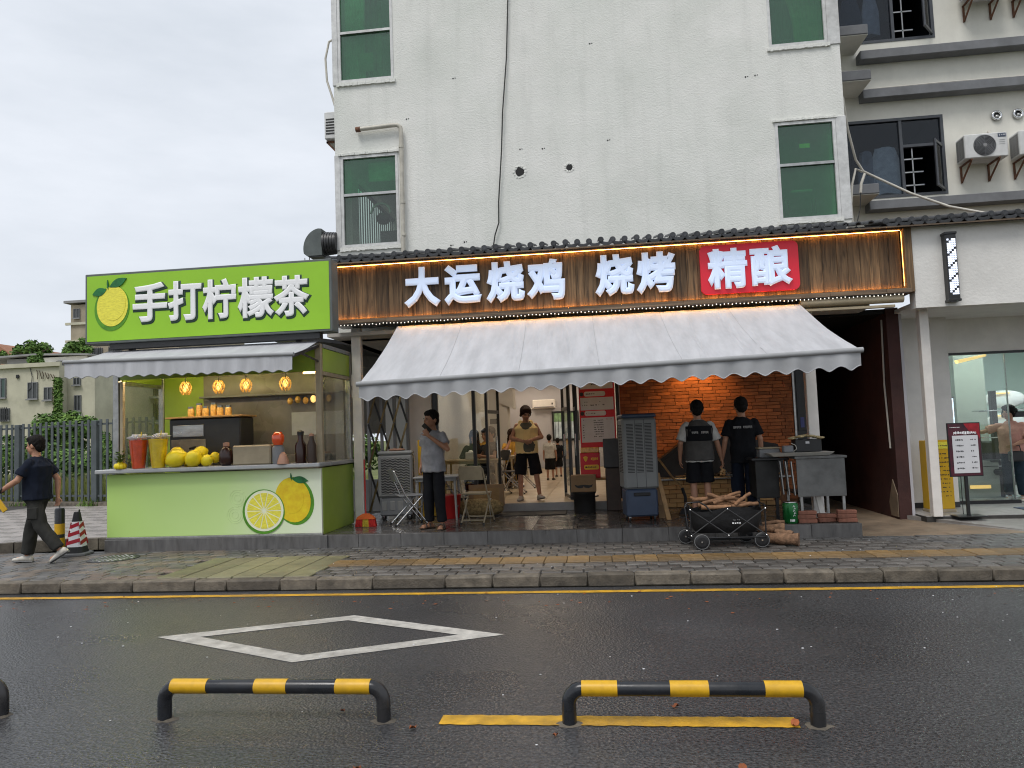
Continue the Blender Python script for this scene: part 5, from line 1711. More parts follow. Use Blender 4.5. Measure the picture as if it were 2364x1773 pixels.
def leaf_poly(x0, z0, x1, z1, w, n=9):
    d = Vector((x1 - x0, z1 - z0)); p = Vector((-d.y, d.x)).normalized()
    top = [(x0 + d.x * k / n + p.x * w * math.sin(PI * k / n), z0 + d.y * k / n + p.y * w * math.sin(PI * k / n)) for k in range(n + 1)]
    bot = [(x0 + d.x * k / n - p.x * w * math.sin(PI * k / n), z0 + d.y * k / n - p.y * w * math.sin(PI * k / n)) for k in range(n - 1, 0, -1)]
    return top + bot
disc(-7.065, 3.705, 0.275, 0.335, SF - 0.012, SF - 0.006, rot=rad(-8)).build('lemon_outline', 'lime_print', ks)
disc(-7.055, 3.735, 0.245, 0.300, SF - 0.017, SF - 0.0125, rot=rad(-8)).build('lemon', 'lemon_light', ks)
disc(-7.035, 3.76, 0.19, 0.24, SF - 0.021, SF - 0.0175, rot=rad(-8)).build('lemon_highlight', 'lemon_light', ks)
MB().prism(leaf_poly(-7.10, 4.02, -6.83, 4.14, 0.06), SF - 0.022, SF - 0.0075).build('lemon_leaf', 'leaf_print', ks)
MB().prism(leaf_poly(-7.14, 3.99, -7.37, 3.92, 0.06), SF - 0.022, SF - 0.0075).build('lemon_leaf', 'leaf_print', ks)
MB().prism(leaf_poly(-7.12, 3.98, -7.13, 4.13, 0.013), SF - 0.024, SF - 0.0075).build('lemon_stem', 'leaf_print', ks)
MB().bev(-7.15, -3.92, 10.10, 10.232, 3.105, 3.188, 0.004).build('gap_shade_box', 'metal_dark', ks)  # dark box added to stand in for the shaded gap below the sign
for x in (-6.9, -4.3):
    MB().bev(x - 0.04, x + 0.04, 10.235, 10.30, 3.06, 3.19, 0.004).build('bracket', 'metal_dark', ks)
# ---- printed lemons on the front panel
PF = KY0
disc(-4.40, 0.80, 0.285, 0.345, PF - 0.004, PF + 0.001, rot=rad(14)).build('lemon_shadow_print', 'lime_print', ki)
disc(-4.425, 0.815, 0.262, 0.322, PF - 0.007, PF - 0.0042, rot=rad(14)).build('lemon_print', 'lemon_print', ki)
disc(-4.455, 0.855, 0.19, 0.235, PF - 0.010, PF - 0.0075, rot=rad(14)).build('lemon_highlight_print', 'lemon_print', ki)
MB().prism(leaf_poly(-4.44, 1.12, -4.19, 1.08, 0.05), PF - 0.012, PF - 0.003).build('leaf_print', 'leaf_print', ki)
MB().prism(leaf_poly(-4.44, 1.09, -4.45, 1.20, 0.012), PF - 0.012, PF - 0.003).build('stem_print', 'leaf_print', ki)
disc(-4.865, 0.66, 0.318, 0.318, PF - 0.012, PF - 0.0105).build('lime_slice_print', 'lime_print', ki)
disc(-4.855, 0.672, 0.292, 0.292, PF - 0.015, PF - 0.0125).build('pith_print', 'pith_print', ki)
for k in range(14):
    a0, a1 = 2 * PI * (k + 0.06) / 14, 2 * PI * (k + 0.94) / 14
    pts = [(-4.855 + 0.03 * math.cos((a0 + a1) / 2), 0.672 + 0.03 * math.sin((a0 + a1) / 2))]
    pts += [(-4.855 + 0.255 * math.cos(a0 + (a1 - a0) * j / 4), 0.672 + 0.255 * math.sin(a0 + (a1 - a0) * j / 4)) for j in range(5)]
    MB().prism(pts, PF - 0.018, PF - 0.0155).build('segment_print', 'lemon_light', ki)
for cx, cz in ((-5.26, 0.86), (-5.30, 0.62)):
    mb = MB()
    for r in (0.12, 0.09, 0.05):
        mb.tube([(cx + r * math.cos(2 * PI * k / 24), PF - 0.001, cz + r * math.sin(2 * PI * k / 24)) for k in range(24)], 0.0025, 4, close=True)
    mb.build('pale_slice_print', 'pale_print', ki)

# ---- kiosk awning
ka = thing('kiosk_awning', 'pale grey fabric awning with scalloped edge on the green kiosk', 'awning', (-5.6, 10.2, 2.6), world=True)
T0, T1, F0, F1 = Vector((-7.26, 10.24, 3.10)), Vector((-3.99, 10.24, 3.09)), Vector((-7.28, 9.35, 2.855)), Vector((-4.01, 9.35, 2.805))
vs, fs = [], []
nx, ny = 50, 10
for s in (0, 1):
    for i in range(nx + 1):
        for j in range(ny + 1):
            p = T0.lerp(T1, i / nx).lerp(F0.lerp(F1, i / nx), j / ny)
            vs.append((p.x, p.y, p.z - 0.02 * math.sin(PI * j / ny) + 0.004 * mnoise.noise((i * .4, j * .3, 0)) - 0.004 * s))
K = (nx + 1) * (ny + 1)
for i in range(nx):
    for j in range(ny):
        a, b, c, d = i * (ny + 1) + j, (i + 1) * (ny + 1) + j, (i + 1) * (ny + 1) + j + 1, i * (ny + 1) + j + 1
        fs.append((a, d, c, b)); fs.append((a + K, b + K, c + K, d + K))
MB().add(vs, fs).build('fabric', 'awning_grey', ka, 180, fix=False)
scallop(F0, F1, 0.235, 0.235, 18, 'valance', ka, 'awning_grey', 'awning_edge', 0.03, 0.015)
MB().tube([F0 + Vector((-0.02, 0, 0)), F1 + Vector((0.02, 0, 0))], 0.026, 10).build('front_bar', 'awning_edge', ka, 50)
for x in (-7.2, -4.03):
    z = 2.83 if x < -5 else 2.80
    MB().bar((x, 10.30, 3.02), (x, 9.37, z - 0.02), 0.03, 0.04).build('arm', 'metal_dark', ka)
    MB().bar((x, 10.30, 2.80), (x, 9.60, 2.86), 0.02, 0.025).build('strut', 'metal_dark', ka)

# ---- goods on the counter (top at z = 1.335)
CT = 1.3365
def drink(x, y, h, r, m, lab):
    t = thing('iced_drink', lab, 'drink', (x, y, CT), group='giant display drinks on the counter')
    MB().lathe([(r * 0.60, 0.0), (r * 0.62, 0.012), (r * 0.74, h * 0.4), (r * 0.91, h * 0.86)], (0, 0, 0.004), 24).build('juice', m, t, 60)
    MB().lathe([(r * 0.64, 0.0), (r * 0.66, 0.008), (r * 0.78, h * 0.4), (r * 0.98, h * 0.94)], (0, 0, 0), 24, cap=False).build('cup', 'cup_plastic', t, 60)
    MB().tube([(r * 1.04 * math.cos(2 * PI * k / 24), r * 1.04 * math.sin(2 * PI * k / 24), h * 0.945) for k in range(24)], r * 0.06, 6, close=True).build('rim', 'ice', t, 60)
    MB().lathe([(r * 1.28, h * 0.955), (r * 1.20, h * 0.97), (r * 0.9, h * 0.975)], (0, 0, 0), 24).build('lid', 'cup_plastic', t, 60)
    mb = MB()
    for k in range(16):
        a, q = random.uniform(0, 2 * PI), random.uniform(0, 0.75) * r
        s = random.uniform(0.02, 0.032)
        mb.bev(q * math.cos(a) - s, q * math.cos(a) + s, q * math.sin(a) - s, q * math.sin(a) + s, h * 0.86 + random.random() * 0.03, h * 0.90 + random.random() * 0.075, 0.006)
    tag(mb.build('ice_cubes', 'ice', t), kind='stuff')
    MB().cyl((r * 0.2, 0, h * 0.8), (r * 0.32, 0, h * 1.12), 0.007, n=8).build('straw', 'lemon_skin', t)
drink(-6.76, 10.20, 0.48, 0.145, 'juice_red', 'tall cup of iced red tea on the kiosk counter')
drink(-6.45, 10.20, 0.49, 0.150, 'juice_yellow', 'tall cup of iced yellow lemon tea on the kiosk counter')
def lemon(x, y, z, r, rot, lab):
    prof = []
    for k in range(15):
        t = PI * k / 14
        rr = math.sin(t) ** 0.85
        zz = -math.cos(t) * 1.12 + (0.14 * (k > 12) - 0.14 * (k < 2))
        prof.append((max(0.004, rr * r), zz * r))
    mb = MB().lathe(prof, (0, 0, 0), 18)
    R_ = Euler(rot).to_matrix()
    mb.v = [tuple(R_ @ Vector(p)) for p in mb.v]
    o = mb.build('lemon', 'lemon_skin', None, 60)
    o.location = (x, y, z)
    tag(o, lab, 'lemon', 'lemons on the kiosk counter')
lemon(-6.17, 10.20, CT + 0.130, 0.130, (0.2, 1.2, 0.3), 'large lemon in front beside the yellow drink')
lemon(-5.90, 10.19, CT + 0.118, 0.118, (0.3, 1.0, -0.4), 'round lemon in the middle of the lemon row')
lemon(-5.71, 10.22, CT + 0.085, 0.085, (1.2, 0.4, 0.9), 'small lemon at the right end of the lemon row')
lemon(-6.28, 10.40, CT + 0.20, 0.100, (0.9, 1.5, 0.2), 'lemon behind and left of the large lemon')
lemon(-5.92, 10.42, CT + 0.20, 0.095, (0.1, 1.3, 1.2), 'lemon behind the round middle lemon')
lemon(-5.66, 10.36, CT + 0.12, 0.075, (0.7, 0.2, 0.2), 'smallest lemon behind the right end of the row')
lemon(-6.10, 10.42, CT + 0.10, 0.10, (0.7, 0.2, 0.2), 'lemon low at the back of the lemon heap')
pl = thing('mint_plant', 'small leafy green sprig in yellow pot beside the red drink', 'plant', (-7.02, 10.16, CT))
mb = MB()
for k in range(70):
    a, q, z = random.uniform(0, 2 * PI), random.uniform(0.0, 0.085), random.uniform(0.09, 0.25)
    c = Vector((q * math.cos(a), q * math.sin(a), z))
    d = Vector((math.cos(a), math.sin(a), random.uniform(-0.2, 0.7))).normalized() * 0.06
    s = d.cross(Vector((0, 0, 1))).normalized() * 0.024
    mb.add([c, c + d * 0.5 + s, c + d, c + d * 0.5 - s], [(0, 1, 2, 3)])
mb.build('leaves', 'leaf_b', pl, fix=False)
mb = MB()
for k in range(9):
    a = 2 * PI * k / 9
    mb.ell((0.055 * math.cos(a), 0.05 * math.sin(a), 0.045), (0.04, 0.035, 0.045), nu=8, nv=6)
mb.ell((0, 0, 0.06), (0.05, 0.05, 0.06))
mb.build('yellow_fruit', 'lemon_skin', pl, 60)
MB().cyl((0, 0, 0.05), (0, 0, 0.2), 0.008, n=6).build('stem', 'leaf_a', pl)
# coffee machine with jars on top
cm = thing('coffee_machine', 'black coffee machine with steel front panel inside the kiosk', 'coffee machine', (-6.04, 11.0, 1.44), world=True)
MB().bev(-6.62, -5.46, 10.75, 11.20, 1.44, 2.06, 0.02).build('body', 'black_plastic', cm)
MB().bev(-6.55, -6.05, 10.735, 10.752, 1.78, 1.96, 0.004).build('steel_panel', 'steel', cm)
MB().bev(-6.58, -6.02, 10.738, 10.752, 1.50, 1.74, 0.004).build('drip_bay', 'dark_panel', cm)
MB().bev(-6.66, -5.42, 10.70, 11.22, 2.062, 2.09, 0.006).build('cup_tray', 'wood_handle', cm)
for k in range(2):
    MB().cyl((-6.42 + 0.24 * k, 10.72, 1.62), (-6.42 + 0.24 * k, 10.58, 1.60), 0.018, n=8).build('group_handle', 'black_plastic', cm)
for k in range(6):
    x = -6.36 + 0.12 * k
    j = thing('glass_jar', ('first', 'second', 'third', 'fourth', 'fifth', 'sixth')[k] + ' glass jar from the left on top of the coffee machine', 'jar', (x, 10.93 + 0.03 * (k % 2), 2.091), group='amber jars on the coffee machine')
    hh = 0.13 + 0.05 * (k in (1, 3)) 
    MB().lathe([(0.045, 0), (0.05, 0.01), (0.05, hh * 0.8), (0.04, hh)], n=14).build('jar_body', 'amber', j, 60)
    MB().lathe([(0.044, hh), (0.046, hh + 0.03), (0.02, hh + 0.035)], n=14).build('jar_lid', 'chrome', j, 60)
# the blurred row of containers along the counter
def vessel(name, lab, cat, x, y, prof, m, lid=None):
    t = thing(name, lab, cat, (x, y, CT), group='containers standing on the kiosk counter')
    MB().lathe(prof, n=18).build('body', m, t, 60)
    if lid:
        MB().lathe(lid[0], n=18).build('cap', lid[1], t, 60)
mk('dark_syrup', (0.035, 0.012, 0.008), 0.25)
mk('peach', (0.45, 0.24, 0.16), 0.5)
vessel('syrup_bottle', 'dark brown round jug right of the lemons', 'jug', -5.42, 10.24, [(0.06, 0), (0.10, 0.05), (0.11, 0.15), (0.07, 0.24), (0.04, 0.28)], 'dark_syrup', ([(0.045, 0.28), (0.045, 0.33), (0.01, 0.335)], 'peach'))
b = MB().bev(-5.30, -4.72, 10.18, 10.40, CT, CT + 0.285, 0.02).build('carton_box', 'beige_plastic', None)
tag(b, 'wide cream carton in the middle of the counter', 'carton', 'containers standing on the kiosk counter')
vessel('slate_jar', 'grey violet jar right of the cream carton', 'jar', -4.62, 10.22, [(0.08, 0), (0.085, 0.02), (0.085, 0.24), (0.05, 0.27)], 'grey_plastic_dark', ([(0.06, 0.27), (0.085, 0.32), (0.09, 0.40), (0.05, 0.46)], 'juice_red'))
vessel('peach_bowl', 'small peach coloured cone cup before the violet jar', 'cup', -4.52, 10.155, [(0.085, 0), (0.08, 0.04), (0.05, 0.13), (0.015, 0.17)], 'peach')
vessel('syrup_bottle', 'tall dark bottle left of the corner post of the kiosk', 'bottle', -4.30, 10.26, [(0.075, 0), (0.08, 0.02), (0.08, 0.25), (0.04, 0.33), (0.035, 0.40)], 'dark_syrup', ([(0.045, 0.40), (0.05, 0.45), (0.02, 0.47)], 'black_plastic'))
vessel('syrup_bottle', 'brown bottle nearest the corner post of the kiosk', 'bottle', -4.12, 10.22, [(0.06, 0), (0.065, 0.02), (0.065, 0.25), (0.035, 0.33), (0.03, 0.38)], 'shoe_dark', ([(0.034, 0.38), (0.036, 0.41), (0.01, 0.42)], 'peach'))

# ================================================================== BACKGROUND AT THE LEFT
# palisade fence
fn = thing('palisade_fence', 'grey metal picket fence in front of the overgrown field', 'fence', (-14.5, 18.6, 0.15), world=True)
FA, FB = Vector((-22.0, 20.6, 0)), Vector((-8.6, 16.9, 0))
fd = (FB - FA).normalized()
ang = math.atan2(fd.y, fd.x)
Lf = (FB - FA).length
pk = MB().bev(-0.045, 0.045, -0.012, 0.012, 0.28, 2.42, 0.006).mesh('picket', 'fence_paint')
po = MB().bev(-0.10, 0.10, -0.06, 0.06, 0.1, 2.40, 0.01).mesh('fence_post', 'fence_paint')
s = 0.0
k = 0
while s < Lf:
    p = FA + fd * s
    if k % 13 == 0:
        inst('fence_post', po, fn, (p.x, p.y, 0), (0, 0, ang))
    else:
        inst('picket', pk, fn, (p.x, p.y - 0.03, 0), (0, 0, ang), (1, 1, 1 + random.uniform(-.006, .006)))
    s += 0.232
    k += 1
for z in (0.42, 2.30):
    MB().bar(FA + Vector((0, 0, z)), FB + Vector((0, 0, z)), 0.04, 0.05).build('rail', 'fence_paint', fn)
struct('fence_footing', MB().bar(FA + Vector((0, 0, 0.12)), FB + Vector((0, 0, 0.12)), 0.35, 0.28), 'kerb')
struct('field', MB().add([(-60, 19, 0.16), (-3, 18.9, 0.16), (-3, 60, 0.9), (-80, 60, 0.9)], [(0, 1, 2, 3)]), 'field')

def leaves(n, centres, size, dens=None, flat=0.6):
    """many small leaf faces spread through lumps (centre, radii)"""
    out = MB()
    w = np.array([c[1][0] * c[1][1] * c[1][2] for c in centres]) ** 0.75
    w = w / w.sum()
    pick = np.random.choice(len(centres), n, p=w)
    for q in pick:
        c, r = centres[q]
        d = np.random.normal(size=3); d /= np.linalg.norm(d)
        t = random.random() ** 0.40
        p = Vector((c[0] + d[0] * r[0] * t, c[1] + d[1] * r[1] * t, c[2] + d[2] * r[2] * t))
        nrm = Vector((d[0], d[1], d[2] + flat)) + Vector(np.random.normal(size=3) * 0.5)
        nrm.normalize()
        a = nrm.orthogonal().normalized()
        a = Matrix.Rotation(random.uniform(0, 2 * PI), 3, nrm) @ a
        b = nrm.cross(a)
        s = size * random.uniform(0.6, 1.4)
        out.m = random.choice((0, 0, 1, 2))
        out.add([p - a * s, p + b * s * 0.45, p + a * s, p - b * s * 0.45], [(0, 1, 2, 3)])
    return out
LM = ['creeper_a', 'creeper_b', 'leaf_a']
def lumps(c, r, n, lr):
    o = []
    for _ in range(n):
        d = np.random.normal(size=3); d /= np.linalg.norm(d)
        t = random.random() ** 0.5
        s = lr * random.uniform(0.6, 1.3)
        o.append(((c[0] + d[0] * r[0] * t, c[1] + d[1] * r[1] * t, c[2] + d[2] * r[2] * t), (s, s, s * 0.8)))
    return o
# undergrowth behind the fence (one mass) and rough grass in front of it
cs_ = []
for k in range(60):
    x = -24 + 0.30 * k
    y = 22.6 - 0.27 * (x + 22) * 0.9 + random.uniform(-0.6, 0.8)
    cs_.append(((x, y, random.uniform(1.05, 1.7)), (0.7, 0.6, random.uniform(0.3, 0.45))))
tag(leaves(11000, cs_, 0.085).build('undergrowth', ['creeper_a', 'creeper_b', 'leaf_a'], None, fix=False), 'dense creeper undergrowth behind the picket fence', 'undergrowth', kind='stuff')
mb = MB()
for k in range(14000):
    s = random.random()
    x = -24 + 18 * s
    y = 20.9 - 0.275 * (x + 22) + random.uniform(-0.1, 2.6)
    h = random.uniform(0.25, 0.8)
    a = random.uniform(0, 2 * PI)
    dx, dy = 0.02 * math.cos(a), 0.02 * math.sin(a)
    lx, ly = random.uniform(-0.12, 0.12), random.uniform(-0.12, 0.12)
    mb.add([(x - dx, y - dy, 0.18), (x + dx, y + dy, 0.18), (x + lx, y + ly, 0.18 + h)], [(0, 1, 2)])
mk('grass_blade', (0.27, 0.31, 0.07), 0.8, var=0.5, vs=2)
tag(mb.build('grass', 'grass_blade', None, fix=False), 'rough yellow green grass behind the picket fence', 'grass', kind='stuff')
mb = MB()
for k in range(900):
    s = random.random()
    p = FA + fd * (Lf * s)
    x, y = p.x + random.uniform(-0.3, 0.3), p.y - 0.22 + random.uniform(-0.12, 0.1)
    if (math.sin(x * 2.3) + math.sin(x * 5.1 + 1)) < 0.5:
        continue
    h = random.uniform(0.05, 0.25)
    a = random.uniform(0, PI)
    mb.add([(x - 0.02 * math.cos(a), y - 0.02 * math.sin(a), 0.17), (x + 0.02 * math.cos(a), y + 0.02 * math.sin(a), 0.17), (x + random.uniform(-.08, .08), y + random.uniform(-.08, .08), 0.17 + h)], [(0, 1, 2)])
tag(mb.build('weeds', 'leaf_b', None, fix=False), 'tufts of weeds along the foot of the fence', 'weeds', kind='stuff')

def far_window(parent, x0, x1, z0, z1, y, m='far_window', bars=0, sill=True, frame='band_grey'):
    w = MB()
    t = 0.04
    w.box(x0, x1, y - 0.05, y + 0.05, z1 - t, z1).box(x0, x1, y - 0.05, y + 0.05, z0, z0 + t).box(x0, x0 + t, y - 0.05, y + 0.05, z0 + t, z1 - t).box(x1 - t, x1, y - 0.05, y + 0.05, z0 + t, z1 - t)
    xm = (x0 + x1) / 2
    w.box(xm - 0.03, xm + 0.03, y - 0.05, y + 0.05, z0 + t, z1 - t)
    o = w.build('window', frame, parent)
    MB().box(x0 + t, x1 - t, y - 0.02, y + 0.03, z0 + t, z1 - t).build('pane', m, o)
    if bars:
        g = MB()
        for k in range(bars):
            x = x0 + (x1 - x0) * (k + 0.5) / bars
            g.box(x - 0.02, x + 0.02, y - 0.16, y - 0.13, z0 - 0.05, z1 + 0.05)
        g.box(x0, x1, y - 0.165, y - 0.125, (z0 + z1) / 2 - 0.02, (z0 + z1) / 2 + 0.02)
        g.build('grille', 'metal_dark', o)
    if sill:
        MB().box(x0 - 0.06, x1 + 0.06, y - 0.12, y - 0.052, z0 - 0.07, z0 - 0.002).build('sill', 'far_roof', o)
# cream house
ch = thing('cream_house', 'weathered cream house with small windows behind the fence', 'house', (-31, 38, 0.5), world=True)
MB().box(-46, -28.35, 36.0, 46, 0.2, 6.15).build('wall', 'far_cream', ch)
MB().box(-28.35, -26.75, 36.6, 46, 0.2, 5.95).build('wall', 'far_cream', ch)
MB().box(-28.30, -26.0, 35.2, 36.2, 0.2, 4.0).build('annex', 'far_cream', ch) if False else None
MB().box(-46, -28.2, 35.85, 36.0, 6.10, 6.32).build('parapet', 'far_cream', ch)
for a in ((-31.95, -31.40, 4.55, 5.60, 'far_window_green', 0), (-30.12, -29.55, 4.42, 5.30, 'far_window', 0), (-29.18, -28.72, 4.32, 5.00, 'far_window', 0), (-31.72, -31.18, 3.34, 3.98, 'far_window', 5)):
    far_window(ch, a[0], a[1], a[2], a[3], 35.97, a[4], a[5])
far_window(ch, -27.95, -27.55, 5.1, 5.5, 36.57)
far_window(ch, -27.90, -27.52, 3.72, 4.55, 36.57)
MB().bev(-30.8, -30.63, 35.9, 35.99, 5.55, 5.75, 0.03).build('vent_hole', 'metal_black', ch)
MB().bev(-28.0, -27.45, 36.35, 36.58, 3.2, 3.55, 0.03).build('air_conditioner', 'white_frame', ch)
MB().cyl((-28.6, 35.95, 2.5), (-28.6, 35.95, 5.5), 0.05, n=8).build('drain_pipe', 'far_tan', ch)
MB().tube([(-30.0, 35.95, 6.1), (-29.85, 35.93, 5.6), (-29.9, 35.93, 5.0), (-30.1, 35.93, 4.85)], 0.02, 5).build('wire', 'metal_dark', ch)
mb = MB()
for k in range(7):
    x = -29.6 + 0.16 * k
    mb.tube([(x, 35.94, 5.95 - 0.05 * k), (x + 0.1, 35.9, 5.7 - 0.03 * k), (x + 0.05 + 0.1 * (k % 2), 35.94, 5.45)], 0.022, 5)
mb.build('dead_creeper', 'trunk', ch)
# roof shed with a slate roof
sh_ = thing('roof_shed', 'grey rooftop shed with one window on the cream house', 'shed', (-29.5, 40, 6.1), world=True)
MB().box(-34, -29.0, 39, 44, 6.1, 7.0).build('wall', 'far_roof', sh_)
MB().box(-31.6, -28.95, 38.9, 39.0, 6.1, 6.98).build('front_wall', 'plaster_side', sh_)
MB().prism([(-36, 7.02), (-32, 7.12), (-28.6, 6.98), (-28.6, 7.06), (-32, 7.22), (-36, 7.12)], 38.6, 44.5).build('roof', 'far_roof', sh_)
far_window(sh_, -30.75, -30.2, 6.2, 6.75, 38.86)
# tan buildings
tw_ = thing('tan_tower', 'tan tiled tower block behind the left end of the kiosk sign', 'tower', (-33, 50, 0), world=True)
MB().box(-38.45, -30, 50, 60, 0, 12.3).build('wall', 'far_tan', tw_)
MB().prism([(-38.85, 12.42), (-30, 12.42), (-30, 12.6), (-38.85, 12.6)], 49.75, 60).build('flat_roof', 'far_roof', tw_)
for z in (10.8, 9.5):
    MB().box(-38.8, -30, 49.85, 50.0, z, z + 0.18).build('band', 'far_cream', tw_)
far_window(tw_, -38.2, -37.7, 11.3, 12.0, 49.95)
far_window(tw_, -36.7, -35.9, 8.0, 9.0, 49.95, bars=5)
far_window(tw_, -35.4, -34.4, 8.0, 9.0, 49.95, bars=5)
tb = thing('tan_house', 'tan brick house with barred balconies seen past the kiosk', 'house', (-28, 44, 0), world=True)
MB().box(-34, -19, 42, 52, 0, 6.25).build('wall', 'far_tan', tb)
MB().box(-34, -19, 41.7, 42.0, 6.1, 6.3).build('cornice', 'far_cream', tb)
for z in (3.0, 4.55):
    for i in range(6):
        x0 = -31.0 + 2.1 * i
        far_window(tb, x0, x0 + 1.35, z + 0.2, z + 1.2, 41.95, bars=9, sill=False)
        MB().box(x0 - 0.2, x0 + 1.55, 41.4, 41.95, z - 0.02, z + 0.1).build('balcony_slab', 'far_roof', tb)
far_a = thing('distant_house', 'small terracotta roofed house at the left picture edge above the cream house', 'house', (-42, 52, 0), world=True)
MB().box(-52, -45.2, 52, 60, 0, 9.2).build('wall', 'far_terracotta', far_a)
MB().prism([(-52, 9.2), (-45.0, 9.2), (-46.3, 10.1), (-52, 10.6)], 52, 60).build('roof', 'far_terracotta', far_a)
MB().cyl((-47.8, 53, 10.0), (-47.8, 53, 12.4), 0.3, n=10).build('water_tank', 'aluminium', far_a)

def tree(lab, c, r, base, n, size, group='trees above the cream house'):
    t = thing('tree', lab, 'tree', (c[0], c[1], base), group=group, world=True)
    tr = MB().tube([(c[0], c[1], base), (c[0] + 0.05, c[1], (base + c[2]) / 2), (c[0] - 0.05, c[1], c[2])], [0.14, 0.11, 0.05], 8)
    for k in range(6):
        a = 2 * PI * k / 6
        tr.tube([(c[0], c[1], c[2] - r[2] * 0.5), (c[0] + 0.7 * r[0] * math.cos(a), c[1] + 0.7 * r[1] * math.sin(a), c[2] + r[2] * 0.3 * math.sin(k))], [0.06, 0.02], 6)
    tr.build('trunk', 'trunk', t)
    leaves(n, lumps(c, (r[0] * .85, r[1] * .85, r[2] * .8), 16, min(r) * 0.42), size).build('crown', LM, t, fix=False)
tree('round leafy tree growing on the cream house roof', (-36.1, 43.5, 8.2), (1.6, 1.3, 1.0), 7.0, 2600, 0.17)
tree('smaller feathery tree left of the green kiosk sign', (-31.5, 41.5, 7.75), (0.85, 0.8, 0.95), 6.1, 1300, 0.15)
tree('tiny shrub at the left edge on the cream house roof', (-39.0, 44, 7.9), (0.7, 0.7, 0.5), 7.0, 500, 0.15)
def shrub(name, lab, c, r, n, size, nl=9):
    t = thing(name, lab, 'bush', (c[0], c[1], c[2] - r[2]), group='bushes by the cream house', world=True)
    leaves(n, lumps(c, (r[0] * .8, r[1] * .8, r[2] * .8), nl, min(r) * 0.5), size).build('foliage', LM, t, fix=False)
    MB().cyl((c[0], c[1], c[2] - r[2]), (c[0], c[1], c[2]), 0.06, 0.02, n=6).build('stem', 'trunk', t)
shrub('bush', 'broad overgrown bush rising above the fence before the cream house', (-24.2, 31.0, 2.4), (2.3, 1.3, 1.15), 4200, 0.13, 14)
shrub('bush', 'low bush trailing left of the broad one above the fence', (-26.6, 31.0, 2.0), (1.1, 1.0, 0.6), 1300, 0.12)
shrub('bush', 'small bush at the right of the cream house beside the tan one', (-22.4, 31, 1.9), (0.6, 0.6, 0.75), 1000, 0.12)
shrub('rooftop_plant', 'potted red and green plant on the cream house parapet', (-30.1, 36.6, 6.6), (0.8, 0.4, 0.42), 900, 0.1)
iv = thing('ivy_column', 'strip of dark ivy climbing the cream house corner', 'ivy', (-28.4, 35.8, 2.6), world=True)
leaves(1600, [((-28.25, 35.8, 2.8 + 0.25 * k), (0.26, 0.14, 0.2)) for k in range(11)], 0.10).build('foliage', LM, iv, fix=False)
# greenery in the gap between kiosk and restaurant
shrub('side_shrub', 'pale green shrub glimpsed between kiosk and veranda post', (-6.6, 19.0, 1.2), (0.9, 0.8, 1.0), 1500, 0.09)

sd_ = thing('side_shed', 'dim lean-to with cream boards glimpsed between kiosk and veranda post', 'shed', (-5.0, 14, 0.15), world=True)
MB().box(-6.2, -4.25, 15.0, 15.1, 1.75, 3.7).build('wall', 'dark_panel', sd_)
MB().prism([(-6.3, 3.62), (-4.25, 3.30), (-4.25, 3.36), (-6.3, 3.70)], 12.6, 15.2).build('roof', 'metal_dark', sd_)
MB().bar((-4.9, 12.9, 3.05), (-4.2, 12.9, 2.55), 0.03, 0.16).build('cream_board', 'cable_white', sd_)
MB().bar((-4.75, 12.8, 2.75), (-4.25, 12.8, 2.35), 0.03, 0.10).build('cream_board', 'pvc', sd_)
MB().box(-6.2, -4.25, 15.02, 15.08, 0.15, 0.8).build('plinth', 'far_roof', sd_)

# ================================================================== STREET FURNITURE
def barrier(x0, x1, y, lab, stripes, yaw=0.0):
    b = thing('hoop_barrier', lab, 'barrier', ((x0 + x1) / 2, y, 0), yaw, group='black and yellow hoop barriers in the road', world=False)
    h, r, w = 0.198, 0.041, (x1 - x0) / 2
    R = 0.085
    pts = [(-w, 0, 0.0), (-w, 0, 0.05), (-w, 0, h - R)]
    pts += [(-w + R - R * math.cos(rad(a)), 0, h - R + R * math.sin(rad(a))) for a in (15, 30, 45, 60, 75, 90)]
    pts += [(w - R + R * math.sin(rad(a)), 0, h - R + R * math.cos(rad(a))) for a in (0, 15, 30, 45, 60, 75, 90)]
    pts += [(w, 0, 0.05), (w, 0, 0.0)]
    MB().tube(pts, r, 20).build('hoop', 'black_paint', b, 60)
    for a, c in stripes:
        MB().cyl((a, 0, h), (c, 0, h), r + 0.0022, n=24).build('yellow_band', 'yellow_tape', b, 60)
    for s in (-w, w):
        n = 14
        ring = [(s + (0.075 + random.uniform(-.018, .018)) * math.cos(2 * PI * k / n), (0.06 + random.uniform(-.012, .012)) * math.sin(2 * PI * k / n)) for k in range(n)]
        ring2 = [(s + (p[0] - s) * 0.6, p[1] * 0.6) for p in ring]
        mb = MB().loft([[(p[0], p[1], 0.001) for p in ring], [(p[0], p[1], 0.010) for p in ring2]])
        mb.build('mortar_collar', 'kerb', b)
        MB().cyl((s, 0, 0.085), (s, 0, 0.089), r + 0.0015, n=20).build('weld_ring', 'black_paint', b)
    return b
barrier(-2.70, -1.335, 4.32, 'black and yellow hoop barrier left of the yellow road line', [(-0.63, -0.40), (-0.10, 0.10), (0.40, 0.61)])
barrier(-0.25, 1.10, 4.30, 'black and yellow hoop barrier standing on the yellow road line', [(-0.60, -0.40), (-0.11, 0.10), (0.40, 0.60)])
barrier(-5.20, -3.82, 4.36, 'hoop barrier cut off by the left picture edge', [(-0.63, -0.40), (-0.10, 0.10), (0.40, 0.61)])
